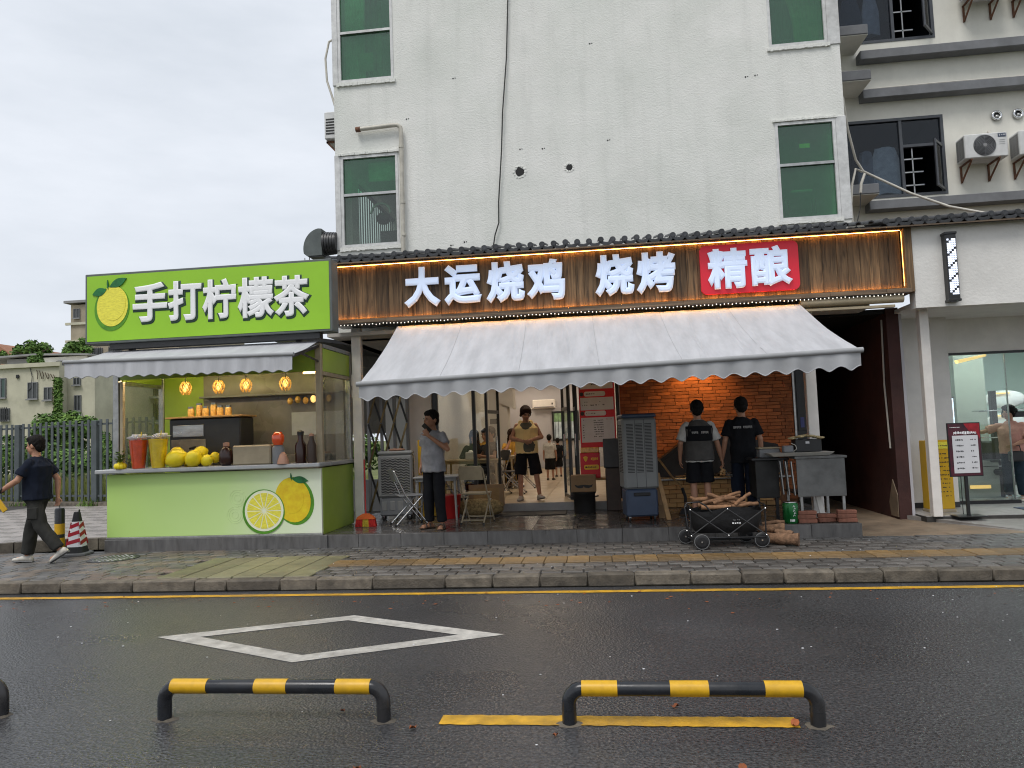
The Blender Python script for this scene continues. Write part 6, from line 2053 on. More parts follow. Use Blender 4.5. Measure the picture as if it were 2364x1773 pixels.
def dry_leaf(x, y, s, lab, rz, z=0.012):
    mb = MB()
    n = 8
    top = [(s * (k / n - 0.5), s * 0.28 * math.sin(PI * k / n) * (1 + 0.3 * math.sin(5 * k))) for k in range(n + 1)]
    bot = [(p[0], -p[1] * 0.9) for p in top[1:-1]][::-1]
    pts = top + bot
    c = [(p[0], p[1], 0.18 * s * math.sin(7 * p[0] / s) + 0.5 * p[1] * p[1] / s + 0.008) for p in pts]
    mb.add(c + [(p[0], p[1], p[2] - 0.002) for p in c], [tuple(range(len(c))), tuple(range(2 * len(c) - 1, len(c) - 1, -1))] + [(i, i + len(c), (i + 1) % len(c) + len(c), (i + 1) % len(c)) for i in range(len(c))])
    o = mb.build('fallen_leaf', 'leaf_dry', None, 60)
    o.location = (x, y, z - 0.012 + 0.2 * s)
    o.rotation_euler = (0, 0, rz)
    tag(o, lab, 'leaf', 'dry leaves on the road')
for i, (x, y, s, lab) in enumerate((( -1.63, 4.45, 0.045, 'dry leaf on the road under the left hoop barrier'), (-1.13, 4.20, 0.055, 'curled brown leaf left of the yellow road line'), (-1.28, 3.68, 0.06, 'thin red leaf lowest left on the road'),
        (0.60, 3.75, 0.06, 'orange leaf on the road below the right hoop barrier'), (0.98, 4.30, 0.07, 'brown leaf by the right foot of the right hoop barrier'), (1.26, 3.62, 0.11, 'large red brown leaf at the bottom right of the road'),
        (0.36, 4.55, 0.05, 'pale curled leaf behind the right hoop barrier'), (1.17, 3.64, 0.09, 'broken leaf beside the large red brown one'), (-0.32, 4.12, 0.045, 'pinkish petal below the yellow road line'))):
    dry_leaf(x, y, s, lab, random.uniform(0, 6))
mb = MB()
for k in range(130):
    x, y = random.uniform(-6.5, 4), random.gauss(7.45, 0.22)
    if y > 7.95: continue
    s, a = random.uniform(0.008, 0.028), random.uniform(0, PI)
    mb.add([(x + s * math.cos(a), y + s * math.sin(a), 0.008), (x - s * 0.4 * math.sin(a), y + s * 0.4 * math.cos(a), 0.012), (x - s * math.cos(a), y - s * math.sin(a), 0.008), (x + s * 0.4 * math.sin(a), y - s * 0.4 * math.cos(a), 0.007)], [(0, 1, 2, 3)])
tag(mb.build('leaf_litter', 'leaf_dry', None, fix=False), 'scattered bits of leaf litter along the kerb gutter', 'litter', kind='stuff')
mb = MB()
for k in range(90):
    x, y, z = random.uniform(-6, 4), random.uniform(4, 10), 0.006
    if 7.9 < y < 8.2: continue
    if y >= 8.2: z = 0.135
    s = random.uniform(0.004, 0.012)
    mb.ell((x, y, z), (s, s * 0.7, s * 0.4), nu=5, nv=3)
tag(mb.build('pale_specks', 'paper', None), 'pale specks of litter scattered on road and pavement', 'litter', kind='stuff')

# cone and bollard
cn = thing('traffic_cone', 'square traffic cone with red and white slanted stripes on black base', 'traffic cone', (-7.60, 10.02, 0.135), rad(8))
cn.scale = (0.81, 0.81, 0.81)
def sq_ring(h, z, r=0.25):
    pts = []
    for k in range(16):
        a = 2 * PI * k / 16 + PI / 16
        c, s = math.cos(a), math.sin(a)
        q = (abs(c) ** 6 + abs(s) ** 6) ** (-1 / 6)
        pts.append((h * q * c, h * q * s, z))
    return pts
MB().loft([sq_ring(0.225, 0), sq_ring(0.225, 0.03), sq_ring(0.20, 0.045)]).build('base_plate', 'rubber_grey', cn)
def cone_w(z): return 0.155 - 0.105 * (z / 0.72)
MB().loft([sq_ring(cone_w(0.0) + 0.005, 0.045), sq_ring(cone_w(0.15), 0.15)]).build('lower_collar', 'rubber', cn)
MB().loft([sq_ring(cone_w(0.15), 0.15), sq_ring(cone_w(0.59), 0.59)]).build('white_sleeve', 'print_white', cn)
for k in range(3):
    z = 0.18 + 0.14 * k
    mb = MB()
    for sgn, fx in ((1, 'f'), (1, 'r'), (1, 'l'), (1, 'b')):
        vs = []
        for (u, dz) in ((-0.97, 0.0), (0.97, 0.06), (0.97, 0.125), (-0.97, 0.065)):
            zz = z + dz
            w = cone_w(zz) + 0.003
            p = {'f': (u * w, -w, zz), 'b': (-u * w, w, zz), 'r': (w, u * w, zz), 'l': (-w, -u * w, zz)}[fx]
            vs.append(p)
        mb.add(vs, [(0, 1, 2, 3)])
    mk('cone_red', (0.42, 0.01, 0.025), 0.4) if 'cone_red' not in MATS else None
    mb.build('red_stripe', 'cone_red', cn)
MB().loft([sq_ring(cone_w(0.59) + 0.002, 0.59), sq_ring(cone_w(0.74), 0.74), sq_ring(cone_w(0.74) * 0.8, 0.76)]).build('top_collar', 'rubber', cn)
MB().bar((0.035, 0, 0.75), (0.04, 0, 0.80), 0.012, 0.03).build('top_hook', 'rubber', cn)
bo = thing('striped_bollard', 'slim black and yellow striped bollard behind the walking man', 'bollard', (-8.33, 10.6, 0.13))
MB().lathe([(0.07, 0), (0.07, 0.6), (0.06, 0.63), (0.01, 0.64)], n=18).build('shaft', 'black_paint', bo, 50)
for z in (0.02, 0.235, 0.45):
    if z == 0.45: continue
    MB().lathe([(0.0715, z), (0.0715, z + 0.16)], n=18).build('yellow_band', 'yellow_tape', bo, 50)
MB().cyl((0, 0, 0.64), (0, 0, 0.69), 0.006, n=6).build('ring_pin', 'metal_dark', bo)

# ================================================================== VERANDA GEAR
def cooler(name, lab, x, y, rz, w, d, h, tank, body, low, top, grill, z=0.312):
    c = thing(name, lab, 'air cooler', (x, y, z), rz, group='evaporative air coolers on the veranda')
    zt = h * tank
    MB().bev(-w / 2 + 0.02, w / 2 - 0.02, -d / 2 + 0.02, d / 2 - 0.02, 0.07, zt, 0.025).build('water_tank', low, c)
    MB().bev(-w / 2, w / 2, -d / 2, d / 2, zt + 0.002, h - 0.06, 0.03).build('housing', body, c)
    MB().bev(-w / 2 - 0.004, w / 2 + 0.004, -d / 2 - 0.004, d / 2 + 0.004, h - 0.059, h, 0.02).build('top_cover', top, c)
    for sx in (-1, 1):
        for sy in (-1, 1):
            p = (sx * (w / 2 - 0.07), sy * (d / 2 - 0.07))
            k = MB().cyl((p[0] - 0.012, p[1], 0.032), (p[0] + 0.012, p[1], 0.032), 0.032, n=14).build('caster', 'rubber', c)
            MB().bar((p[0], p[1], 0.04), (p[0], p[1], 0.075), 0.03, 0.03).build('fork', 'chrome', k)
    grill(c, w, d, h, zt)
    return c
def slots_three(c, w, d, h, zt):
    for q in range(3):
        mb = MB()
        x0 = -w / 2 + 0.06 + (w - 0.10) * q / 3
        for k in range(34):
            z = zt + 0.24 + 0.021 * k
            mb.box(x0, x0 + (w - 0.12) / 3 * 0.78, -d / 2 - 0.003, -d / 2 + 0.004, z, z + 0.010)
        mb.build('louvre_slots', 'vent_dark', c)
        if q:
            MB().box(x0 - 0.012, x0 - 0.007, -d / 2 - 0.002, -d / 2 + 0.004, zt + 0.02, h - 0.08).build('panel_seam', 'vent_dark', c)
    for sx in (-1, 1):
        for q in range(2):
            mb = MB()
            y0 = -d / 2 + 0.05 + 0.16 * q
            for k in range(32):
                z = zt + 0.24 + 0.022 * k
                mb.box(sx * w / 2 - 0.003, sx * w / 2 + 0.003, y0, y0 + 0.12, z, z + 0.012)
            mb.build('louvre_slots', 'vent_dark', c)
    MB().bev(-0.12, 0.12, -d / 2 - 0.004, -d / 2 + 0.03, zt - 0.10, zt - 0.05, 0.01).build('tank_grip', 'vent_dark', c)
cooler('air_cooler', 'tall grey air cooler with navy water tank beside the red menu board', 0.52, 11.10, rad(8), 0.50, 0.42, 1.55, 0.30, 'cooler_grey', 'navy_plastic', 'navy_plastic', slots_three)
def honeycomb(c, w, d, h, zt):
    mb = MB().box(-w / 2 + 0.05, w / 2 - 0.05, -d / 2 - 0.001, -d / 2 + 0.004, zt + 0.06, h - 0.12)
    mb.build('grille_backing', 'vent_dark', c)
    g = MB()
    for k in range(22):
        pts = [(-w / 2 + 0.05 + (w - 0.10) * i / 24, -d / 2 - 0.008, zt + 0.07 + (h - zt - 0.20) * k / 21 + 0.006 * math.sin(i * 1.4)) for i in range(25)]
        g.tube(pts, 0.006, 4)
    g.build('grille_slats', 'grey_plastic', c)
    for sx in (-1, 1):
        mb = MB()
        for k in range(26):
            z = zt + 0.05 + 0.022 * k
            mb.box(sx * w / 2 - 0.003, sx * w / 2 + 0.003, -d / 2 + 0.06, -d / 2 + 0.22, z, z + 0.012)
        mb.build('louvre_slots', 'vent_dark', c)
    for q in range(4):
        x0 = -w / 2 + 0.05 + 0.13 * q
        MB().bev(x0, x0 + 0.08, -d / 2 + 0.014, -d / 2 + 0.03, 0.16, zt - 0.06, 0.006).build('tank_rib', 'grey_plastic', c)
cooler('air_cooler', 'grey air cooler with wavy grille standing before the scissor gate', -3.38, 11.98, rad(10), 0.56, 0.40, 1.12, 0.33, 'grey_plastic', 'grey_plastic_dark', 'grey_plastic', honeycomb)
rg = MB()
for k in range(5):
    rg.ell((-3.38 + 0.07 * math.cos(k * 2.1), 11.98 + 0.06 * math.sin(k * 1.7), 1.45), (0.09, 0.07, 0.022), nu=8, nv=5)
o = rg.build('cloth_rag', 'peach', None, 60)
tag(o, 'crumpled pinkish rag lying on the wavy grille air cooler', 'rag')
yb_ = thing('yellow_box_sign', 'yellow upright box behind the air cooler at the scissor gate', 'box sign', (-2.93, 12.38, 0.312), rad(10))
MB().bev(-0.17, 0.17, -0.13, 0.13, 0, 1.28, 0.008).build('body', 'yellow_panel', yb_)
MB().bev(-0.03, 0.07, -0.136, -0.129, 0.83, 0.86, 0.003).build('slot', 'vent_dark', yb_)

# broom with dustpan
br = thing('broom', 'broom with orange head and red bristles propped on the veranda post', 'broom', (-3.62, 11.06, 0.312))
MB().cyl((0.0, 0.0, 0.15), (-0.11, 0.32, 1.12), 0.012, n=8).build('stick', 'red_plastic', br)
MB().cyl((-0.098, 0.285, 1.01), (-0.11, 0.32, 1.13), 0.016, n=8).build('grip', 'pvc', br)
MB().prism([(-0.15, 0.115), (0.15, 0.115), (0.12, 0.155), (0.04, 0.20), (-0.04, 0.20), (-0.12, 0.155)], -0.035, 0.035).build('head', 'orange_plastic', br)
mb = MB()
for k in range(60):
    x = -0.145 + 0.29 * k / 59
    mb.m = 1 if abs(x) < 0.045 else 0
    for y in (-0.02, 0.0, 0.02):
        mb.bar((x, y, 0.115), (x * 1.12 + random.uniform(-.004, .004), y * 1.4 + random.uniform(-.006, .006), 0.002), 0.006, 0.006)
mb.build('bristles', ['red_bristle', 'yellow_bristle'], br)

# folding chair (chrome) used outside and in the dining room
def folding_chair(lab, x, y, rz, z=0.312, seat='grey_plastic_dark', metal='chrome'):
    c = thing('folding_chair', lab, 'chair', (x, y, z), rz, group='folding chairs')
    for s in (-1, 1):
        MB().tube([(s * 0.20, -0.24, 0.012), (s * 0.20, 0.10, 0.46), (s * 0.19, 0.26, 0.82)], 0.0125, 8).build('leg', metal, c, 60)
        MB().tube([(s * 0.175, 0.25, 0.012), (s * 0.175, -0.17, 0.44)], 0.0125, 8).build('leg', metal, c, 60)
        for yy in (-0.24, 0.25):
            MB().cyl((s * (0.2 if yy < 0 else 0.175), yy, 0.0), (s * (0.2 if yy < 0 else 0.175), yy, 0.03), 0.017, n=8).build('foot_cap', 'rubber', c)
    MB().tube([(-0.20, -0.19, 0.075), (0.20, -0.19, 0.075)], 0.010, 8).build('stretcher', metal, c)
    MB().tube([(-0.175, 0.2, 0.06), (0.175, 0.2, 0.06)], 0.010, 8).build('stretcher', metal, c)
    MB().bev(-0.19, 0.19, -0.20, 0.18, 0.435, 0.462, 0.012).build('seat', seat, c)
    MB().tube([(-0.19, 0.26, 0.82), (-0.16, 0.275, 0.86), (0.16, 0.275, 0.86), (0.19, 0.26, 0.82)], 0.0125, 8).build('top_rail', metal, c, 60)
    mb = MB()
    mb.prism([(-0.18, 0.66), (0.18, 0.66), (0.175, 0.85), (-0.175, 0.85)], 0.235, 0.255)
    mb.v = [(p[0], p[1] + (p[2] - 0.75) * 0.35, p[2]) for p in mb.v]
    mb.build('backrest', seat, c)
    return c
folding_chair('chrome folding chair standing open left of the man with the phone', -2.98, 11.22, rad(118))
def plastic_table(lab, x, y, rz, w, d, h, m, z=0.312, group='tables'):
    t = thing('folding_table', lab, 'table', (x, y, z), rz, group=group)
    MB().bev(-w / 2, w / 2, -d / 2, d / 2, h - 0.035, h, 0.012).build('table_top', m, t)
    MB().bev(-w / 2 + 0.03, w / 2 - 0.03, -d / 2 + 0.03, d / 2 - 0.03, h - 0.08, h - 0.0355, 0.004).build('apron', m, t)
    for sx in (-1, 1):
        for sy in (-1, 1):
            MB().tube([(sx * (w / 2 - 0.06), sy * (d / 2 - 0.06), h - 0.06), (sx * (w / 2 - 0.04), sy * (d / 2 - 0.04), 0.0)], [0.022, 0.018], 8).build('leg', m, t)
        MB().tube([(sx * (w / 2 - 0.05), -d / 2 + 0.05, 0.2), (sx * (w / 2 - 0.05), d / 2 - 0.05, 0.2)], 0.012, 6).build('stretcher', m, t)
        MB().tube([(sx * (w / 2 - 0.05), d / 2 - 0.05, 0.24), (sx * 0.1, 0, h - 0.07)], 0.012, 6).build('brace', m, t)
    return t
plastic_table('grey folding table behind the man with the phone', -2.66, 11.85, rad(4), 0.72, 0.55, 0.70, 'grey_plastic')
folding_chair('beige folding chair standing right of the man with the phone', -1.93, 11.25, rad(172), seat='beige_plastic', metal='beige_plastic')
bk = thing('red_bucket', 'red plastic bucket under the grey folding table', 'bucket', (-2.50, 11.95, 0.312))
MB().lathe([(0.15, 0), (0.155, 0.01), (0.19, 0.36), (0.20, 0.37), (0.195, 0.38)], n=20).build('body', 'red_plastic', bk, 60)
MB().tube([(0.195 * math.cos(PI * k / 10), 0, 0.36 + 0.10 * math.sin(PI * k / 10)) for k in range(11)], 0.006, 6).build('handle', 'metal_dark', bk)
sk = thing('rolled_sack', 'mottled tan rolled sack lying behind the beige folding chair', 'sack', (-2.05, 12.15, 0.312))
mb = MB()
rings = []
for k in range(13):
    x = -0.40 + 0.8 * k / 12
    r = 0.14 * (1 - 0.55 * abs(2 * k / 12 - 1) ** 4)
    rings.append([(x, r * math.cos(2 * PI * i / 14) * (1 + 0.06 * math.sin(i * 3 + k)), 0.14 + r * math.sin(2 * PI * i / 14) * (1 + 0.06 * math.cos(i * 2 + k))) for i in range(14)])
mk('sack', (0.30, 0.21, 0.09), 0.9, var=0.6, vs=25, bump=0.8, bs=50)
mb.loft(rings).build('roll', 'sack', sk, 60)
for x in (-0.2, 0.2):
    MB().tube([(x, 0.145 * math.cos(2 * PI * i / 16), 0.14 + 0.145 * math.sin(2 * PI * i / 16)) for i in range(16)], 0.006, 5, close=True).build('tie', 'cable_white', sk)
bd_ = thing('board_panel', 'brown framed board leaning behind the beige folding chair', 'board', (-1.95, 12.35, 0.45))
MB().bev(-0.30, 0.30, -0.012, 0.012, 0.0, 0.36, 0.006).build('panel', 'cardboard', bd_)
MB().box(-0.22, 0.22, -0.016, -0.0125, 0.06, 0.30).build('inset', 'brick_yellow', bd_)
dm = MB().bev(-1.78, -0.62, 12.02, 12.64, 0.312, 0.324, 0.004).build('door_mat', 'rubber', None)
tag(dm, 'dark rubber mat before the restaurant entrance step', 'mat')

# menu board, poster stand, carton and pot at the right of the entrance
mn = thing('menu_board', 'tall red and white menu board between door and brick wall', 'menu board', (-0.05, 13.0, 0.44), world=True)
MB().bev(-0.36, 0.26, 13.0, 13.04, 1.35, 3.1, 0.006).build('board', 'sign_red', mn)
def marks(mb, x0, x1, z0, z1, y, rows, fill=0.8, hgt=0.5):
    """rows of small unreadable strokes"""
    for r in range(rows):
        zt = z1 - (z1 - z0) * (r + 0.25) / rows
        zb = zt - (z1 - z0) / rows * hgt
        x = x0
        while x < x1 - 0.004:
            w = min(random.uniform(0.008, 0.03), x1 - x)
            if random.random() < fill:
                mb.box(x, x + w * 0.7, y - 0.0012, y, zb + random.uniform(0, 0.3) * (zt - zb), zt - random.uniform(0, 0.3) * (zt - zb))
            x += w
    return mb
for z0, z1 in ((2.37, 2.98), (2.0, 2.22), (1.44, 1.87)):
    MB().box(-0.335, 0.235, 12.994, 12.999, z0, z1).build('white_field', 'paper', mn)
for z in (2.24, 1.90):
    MB().prism(rrect(-0.27, 0.10, z, z + 0.085, 0.035), 12.992, 12.998).build('title_plate', 'paper', mn)
    MB().cyl((-0.31, 12.991, z + 0.042), (-0.31, 12.998, z + 0.042), 0.035, n=16).build('round_icon', 'ink', mn)
    mb = MB(); marks(mb, -0.24, -0.08, z + 0.02, z + 0.065, 12.9915, 1); mb.build('lettering', 'ink', mn)
mb = MB(); marks(mb, -0.14, 0.04, 2.42, 2.95, 12.9935, 9, 0.85); mb.build('lettering', 'ink', mn)
mb = MB(); marks(mb, -0.12, 0.05, 1.52, 1.84, 12.9935, 8, 0.85); marks(mb, -0.31, -0.28, 1.50, 1.85, 12.9935, 8, 0.7); marks(mb, -0.31, 0.2, 2.06, 2.17, 12.9935, 2, 0.25); mb.build('lettering', 'ink', mn)
mb = MB(); marks(mb, 0.10, 0.2, 1.82, 1.85, 12.9935, 1, 0.8); mb.build('lettering_red', 'ink_red', mn)
ps = thing('red_drink_carton', 'red advertising crate with yellow print under the menu board', 'poster crate', (-0.2, 12.72, 0.88), world=True)
MB().bev(-0.37, -0.04, 12.62, 12.84, 0.85, 1.27, 0.006).build('box', 'sign_red', ps)
MB().bev(-0.36, -0.05, 12.63, 12.83, 1.272, 1.36, 0.01).build('amber_top', 'amber', ps)
mk('print_yellow', (0.75, 0.45, 0.03), 0.5)
MB().prism([(-0.32, 1.20), (-0.28, 1.22), (-0.24, 1.20), (-0.255, 1.15), (-0.28, 1.12), (-0.305, 1.15)], 12.616, 12.6195).build('emblem', 'print_yellow', ps)
mb = MB(); marks(mb, -0.19, -0.07, 1.15, 1.21, 12.6195, 1, 1, 0.9); mb.build('lettering', 'print_yellow', ps)
MB().prism(rrect(-0.31, -0.06, 0.99, 1.07, 0.03), 12.616, 12.6195).build('label', 'print_yellow', ps)
mb = MB(); marks(mb, -0.29, -0.1, 1.0, 1.06, 12.6158, 1, 0.9); mb.build('lettering', 'ink', ps)
st_ = thing('side_stool', 'brown wooden stand carrying the red crate', 'stand', (-0.1, 12.75, 0.312), world=True)
MB().bev(-0.38, 0.22, 12.60, 12.92, 0.81, 0.848, 0.006).build('top', 'wood_handle', st_)
for x in (-0.35, 0.19):
    for y in (12.63, 12.89):
        MB().bev(x - 0.02, x + 0.02, y - 0.02, y + 0.02, 0.312, 0.81, 0.004).build('leg', 'wood_handle', st_)
cb_ = thing('cardboard_box', 'brown cardboard box with dark curved print sitting on the steel pot', 'box', (-0.32, 12.36, 0.645), world=True)
MB().bev(-0.53, -0.12, 12.24, 12.50, 0.648, 0.92, 0.006).build('carton', 'cardboard', cb_)
MB().prism([(-0.47, 0.77), (-0.45, 0.73), (-0.40, 0.71), (-0.33, 0.72), (-0.325, 0.74), (-0.315, 0.74), (-0.31, 0.72), (-0.24, 0.71), (-0.19, 0.73), (-0.17, 0.77), (-0.22, 0.755), (-0.30, 0.765), (-0.34, 0.765), (-0.42, 0.755)], 12.237, 12.2395).build('print', 'ink', cb_)
ptt = thing('steel_pot', 'dark steel stock pot under the cardboard box by the entrance', 'pot', (-0.32, 12.36, 0.312))
MB().lathe([(0.17, 0), (0.175, 0.01), (0.18, 0.30), (0.195, 0.315), (0.195, 0.33)], n=24).build('body', 'soot', ptt, 50)
for s in (-1, 1):
    MB().tube([(s * 0.18, -0.05, 0.25), (s * 0.23, -0.03, 0.26), (s * 0.23, 0.03, 0.26), (s * 0.18, 0.05, 0.25)], 0.009, 6).build('handle', 'metal_dark', ptt)
stl = thing('dark_pillar_box', 'dark blue speaker box between red crate and tall cooler', 'speaker', (0.12, 12.5, 0.312), world=True)
MB().bev(0.02, 0.30, 12.42, 12.7, 1.02, 1.5, 0.01).build('cabinet', 'metal_dark', stl)
MB().bev(0.04, 0.28, 12.44, 12.68, 0.312, 1.018, 0.01).build('plinth', 'shoe_dark', stl)

# tools leaning by the pit
sv = thing('fire_shovel', 'shovel with wooden handle and dark bent shaft leaning by the tall cooler', 'shovel', (1.0, 11.7, 0.312), world=True)
MB().tube([(0.88, 11.95, 1.16), (1.05, 11.80, 0.90), (1.21, 11.7, 0.70)], 0.018, 8).build('handle', 'wood_handle', sv)
MB().tube([(1.20, 11.705, 0.71), (1.235, 11.66, 0.58), (1.235, 11.64, 0.42)], 0.024, 8).build('shaft', 'metal_black', sv)
MB().prism([(1.12, 0.325), (1.44, 0.325), (1.42, 0.36), (1.28, 0.43), (1.17, 0.42)], 11.54, 11.68).build('blade', 'metal_black', sv)
pk_ = thing('plywood_offcut', 'narrow plywood offcut leaning against the tall cooler', 'board', (0.86, 11.2, 0.312), world=True)
MB().bar((0.92, 11.0, 0.315), (0.80, 11.25, 0.98), 0.07, 0.012).build('board', 'wood_handle', pk_)
pk2 = thing('plywood_offcut', 'short plywood offcut behind the narrow leaning one', 'board', (0.84, 11.3, 0.312), world=True)
MB().bar((0.84, 11.28, 0.5), (0.78, 11.4, 1.0), 0.09, 0.012).bar((0.845, 11.27, 0.312), (0.84, 11.28, 0.5), 0.09, 0.012).build('board', 'cardboard', pk2)

# steel grill stand on bricks
gs = thing('grill_stand', 'steel fronted grill cabinet with thin legs at the veranda corner', 'grill stand', (3.0, 10.8, 0.312), world=True)
GX0, GX1, GY0, GY1 = 2.56, 3.20, 10.33, 11.15
MB().bev(GX0 + 0.01, GX1 - 0.01, GY0, GY0 + 0.02, 0.66, 1.16, 0.003).build('front_sheet', 'steel_dull', gs)
MB().bev(GX0 - 0.01, GX1 + 0.02, GY0 - 0.012, GY1, 1.162, 1.195, 0.004).build('top_frame', 'steel_dull', gs)
MB().box(GX0 + 0.02, GX1 - 0.02, GY0 + 0.021, GY1 - 0.02, 0.68, 0.70).build('bottom_shelf', 'metal_dark', gs)
MB().box(GX1 - 0.03, GX1 - 0.02, GY0 + 0.021, GY1 - 0.02, 0.70, 1.16).build('side_sheet', 'steel_dull', gs)
for x in (GX0 + 0.06, GX1 - 0.04):
    for y in (GY0 + 0.05, GY1 - 0.05):
        MB().bev(x - 0.018, x + 0.018, y - 0.018, y + 0.018, 0.455 if y < 10.6 else 0.312, 1.16, 0.003).build('leg', 'aluminium', gs)
for k in range(3):
    MB().bar((GX0 - 0.02 - 0.05 * k, GY0 + 0.05 + 0.1 * k, 0.68), (GX0 - 0.05 - 0.05 * k, GY0 + 0.05 + 0.1 * k, 1.13), 0.012, 0.06).build('hanging_rack', 'aluminium', gs)
MB().bev(GX0 - 0.45, GX0 - 0.14, 10.7, 11.3, 0.62, 1.14, 0.006).build('black_cabinet', 'soot', gs)
MB().bev(GX0 - 0.50, GX0 + 0.0, 10.65, 11.35, 1.142, 1.175, 0.006).build('cabinet_top', 'metal_dark', gs)
for x in (GX0 - 0.42, GX0 - 0.17):
    MB().bev(x - 0.02, x + 0.02, 10.75, 10.79, 0.312, 0.62, 0.003).build('leg', 'metal_dark', gs)
ty = thing('enamel_tray', 'long cream serving tray on top of the grill stand', 'tray', (2.72, 10.55, 1.196), world=True)
MB().loft([[(2.30, 10.40, 1.20), (3.02, 10.40, 1.20), (3.02, 10.75, 1.20), (2.30, 10.75, 1.20)], [(2.24, 10.36, 1.245), (3.08, 10.36, 1.245), (3.08, 10.79, 1.245), (2.24, 10.79, 1.245)]]).build('tray', 'cable_white', ty)
bx = thing('black_cash_box', 'black box on the cream tray with a cloth on top', 'box', (2.85, 10.62, 1.25), world=True)
MB().bev(2.62, 2.96, 10.50, 10.74, 1.249, 1.42, 0.008).build('box', 'black_plastic', bx)
MB().box(2.75, 2.80, 10.497, 10.4995, 1.36, 1.39).build('tag', 'paper', bx)
cl = MB()
for k in range(9):
    cl.ell((2.60 + 0.045 * k, 10.60 + 0.05 * math.sin(k * 2.2), 1.435 + 0.03 * math.sin(PI * k / 8)), (0.06, 0.09, 0.018), nu=8, nv=5)
o = cl.build('folded_cloth', 'cloth_cream', None, 60)
tag(o, 'crumpled pale cloth lying on the black box', 'cloth')
bt = thing('square_tin', 'small grey green tin on the tray end', 'tin', (2.50, 10.6, 1.25), world=True)
MB().bev(2.46, 2.59, 10.50, 10.62, 1.249, 1.34, 0.01).build('tin', 'grey_plastic_dark', bt)
MB().tube([(2.59, 10.52, 1.26), (2.63, 10.50, 1.29), (2.62, 10.50, 1.34), (2.57, 10.53, 1.37)], 0.006, 6).build('wire_handle', 'cable_white', bt)
bt2 = thing('low_container', 'low grey container left of the square tin', 'container', (2.33, 10.8, 1.18), world=True)
MB().bev(2.18, 2.45, 10.70, 10.92, 1.177, 1.30, 0.01).build('container', 'grey_plastic_dark', bt2)
MB().bev(2.165, 2.465, 10.685, 10.935, 1.301, 1.32, 0.006).build('rim', 'beige_plastic', bt2)
# bricks at the platform corner
def one_brick(x, y, z, rz, lab, w=0.24, d=0.115, h=0.053):
    o = MB().bev(-w / 2, w / 2, -d / 2, d / 2, 0, h, 0.008).build('loose_brick', 'brick_red', None)
    o.location = (x, y, z)
    o.rotation_euler = (0, 0, rz)
    tag(o, lab, 'brick', 'bricks propping the grill stand')
for (x, y, z, rz, lab) in ((2.67, 10.36, 0.313, 0.05, 'lowest brick of the left stack under the grill stand'), (2.66, 10.36, 0.367, -0.03, 'middle brick of the left stack under the grill stand'), (2.67, 10.37, 0.421, 0.08, 'top brick of the left stack under the grill stand'),
        (2.93, 10.42, 0.313, 0.25, 'single low brick lying between the two brick stacks'), (2.95, 10.44, 0.367, -0.2, 'brick laid askew on the single low brick'), (3.18, 10.36, 0.313, -0.04, 'lower brick of the right stack at the platform corner'),
        (3.17, 10.36, 0.367, 0.03, 'middle brick of the right stack at the platform corner'), (3.18, 10.37, 0.421, -0.06, 'top brick of the right stack at the platform corner')):
    one_brick(x, y, z, rz, lab)
gcn = thing('green_can', 'green beer barrel can with white script beside the bricks', 'can', (2.47, 10.38, 0.3125))
MB().lathe([(0.085, 0), (0.10, 0.02), (0.10, 0.25), (0.088, 0.275), (0.085, 0.28), (0.08, 0.27)], n=24).build('body', 'can_green', gcn, 50)
MB().lathe([(0.089, 0.274), (0.092, 0.28), (0.089, 0.286)], n=24).build('rim', 'chrome', gcn, 60)
mb = MB()
for k in range(5):
    a = rad(-78 + 6 * (k % 2))
    z = 0.10 + 0.03 * k
    mb.tube([(0.1015 * math.cos(a - .12), 0.1015 * math.sin(a - .12), z), (0.1015 * math.cos(a), 0.1015 * math.sin(a), z + 0.02), (0.1015 * math.cos(a + .14), 0.1015 * math.sin(a + .14), z + 0.004)], 0.004, 5)
mb.build('script_print', 'print_white', gcn)
mb = MB()
for k in range(4):
    a = rad(-105 + 9 * k)
    mb.bar((0.101 * math.cos(a), 0.101 * math.sin(a), 0.03), (0.101 * math.cos(a), 0.101 * math.sin(a), 0.06), 0.010, 0.004)
mb.build('base_print', 'print_white', gcn)
wp = thing('white_offcut', 'white board offcut standing under the grill stand', 'board', (2.90, 10.62, 0.312), world=True)
MB().bar((2.95, 10.60, 0.314), (2.90, 10.66, 0.68), 0.10, 0.02).build('board', 'white_post', wp)

# ---- folding wagon with firewood
wg = thing('folding_wagon', 'black folding wagon loaded with firewood in front of the platform', 'wagon', (1.47, 9.70, 0.13), world=True)
WX0, WX1, WY0, WY1 = 1.05, 1.95, 9.47, 9.95
def wheel(x, y, r):
    w = MB().lathe([(r - 0.012, -0.025), (r, -0.015), (r, 0.015), (r - 0.012, 0.025)], n=24)
    w.v = [(x + p[0], y + p[2], 0.131 + r + p[1]) for p in w.v]
    t = w.build('wheel', 'rubber', wg, 50)
    q = MB().lathe([(r * 0.84, -0.027), (r * 0.80, -0.030), (r * 0.2, -0.022), (0.02, -0.034), (0.002, -0.034)], n=24)
    q.v = [(x + p[0], y + p[2], 0.131 + r + p[1]) for p in q.v]
    q.build('hub_disc', 'black_plastic', t, 50)
    MB().tube([(x + r * 0.90 * math.cos(2 * PI * k / 24), y - 0.024, 0.131 + r + r * 0.90 * math.sin(2 * PI * k / 24)) for k in range(24)], 0.006, 5, close=True).build('rim_line', 'rubber_grey', t)
    MB().cyl((x, y - 0.038, 0.131 + r), (x, y + 0.02, 0.131 + r), 0.011, n=10).build('axle_cap', 'chrome', t)
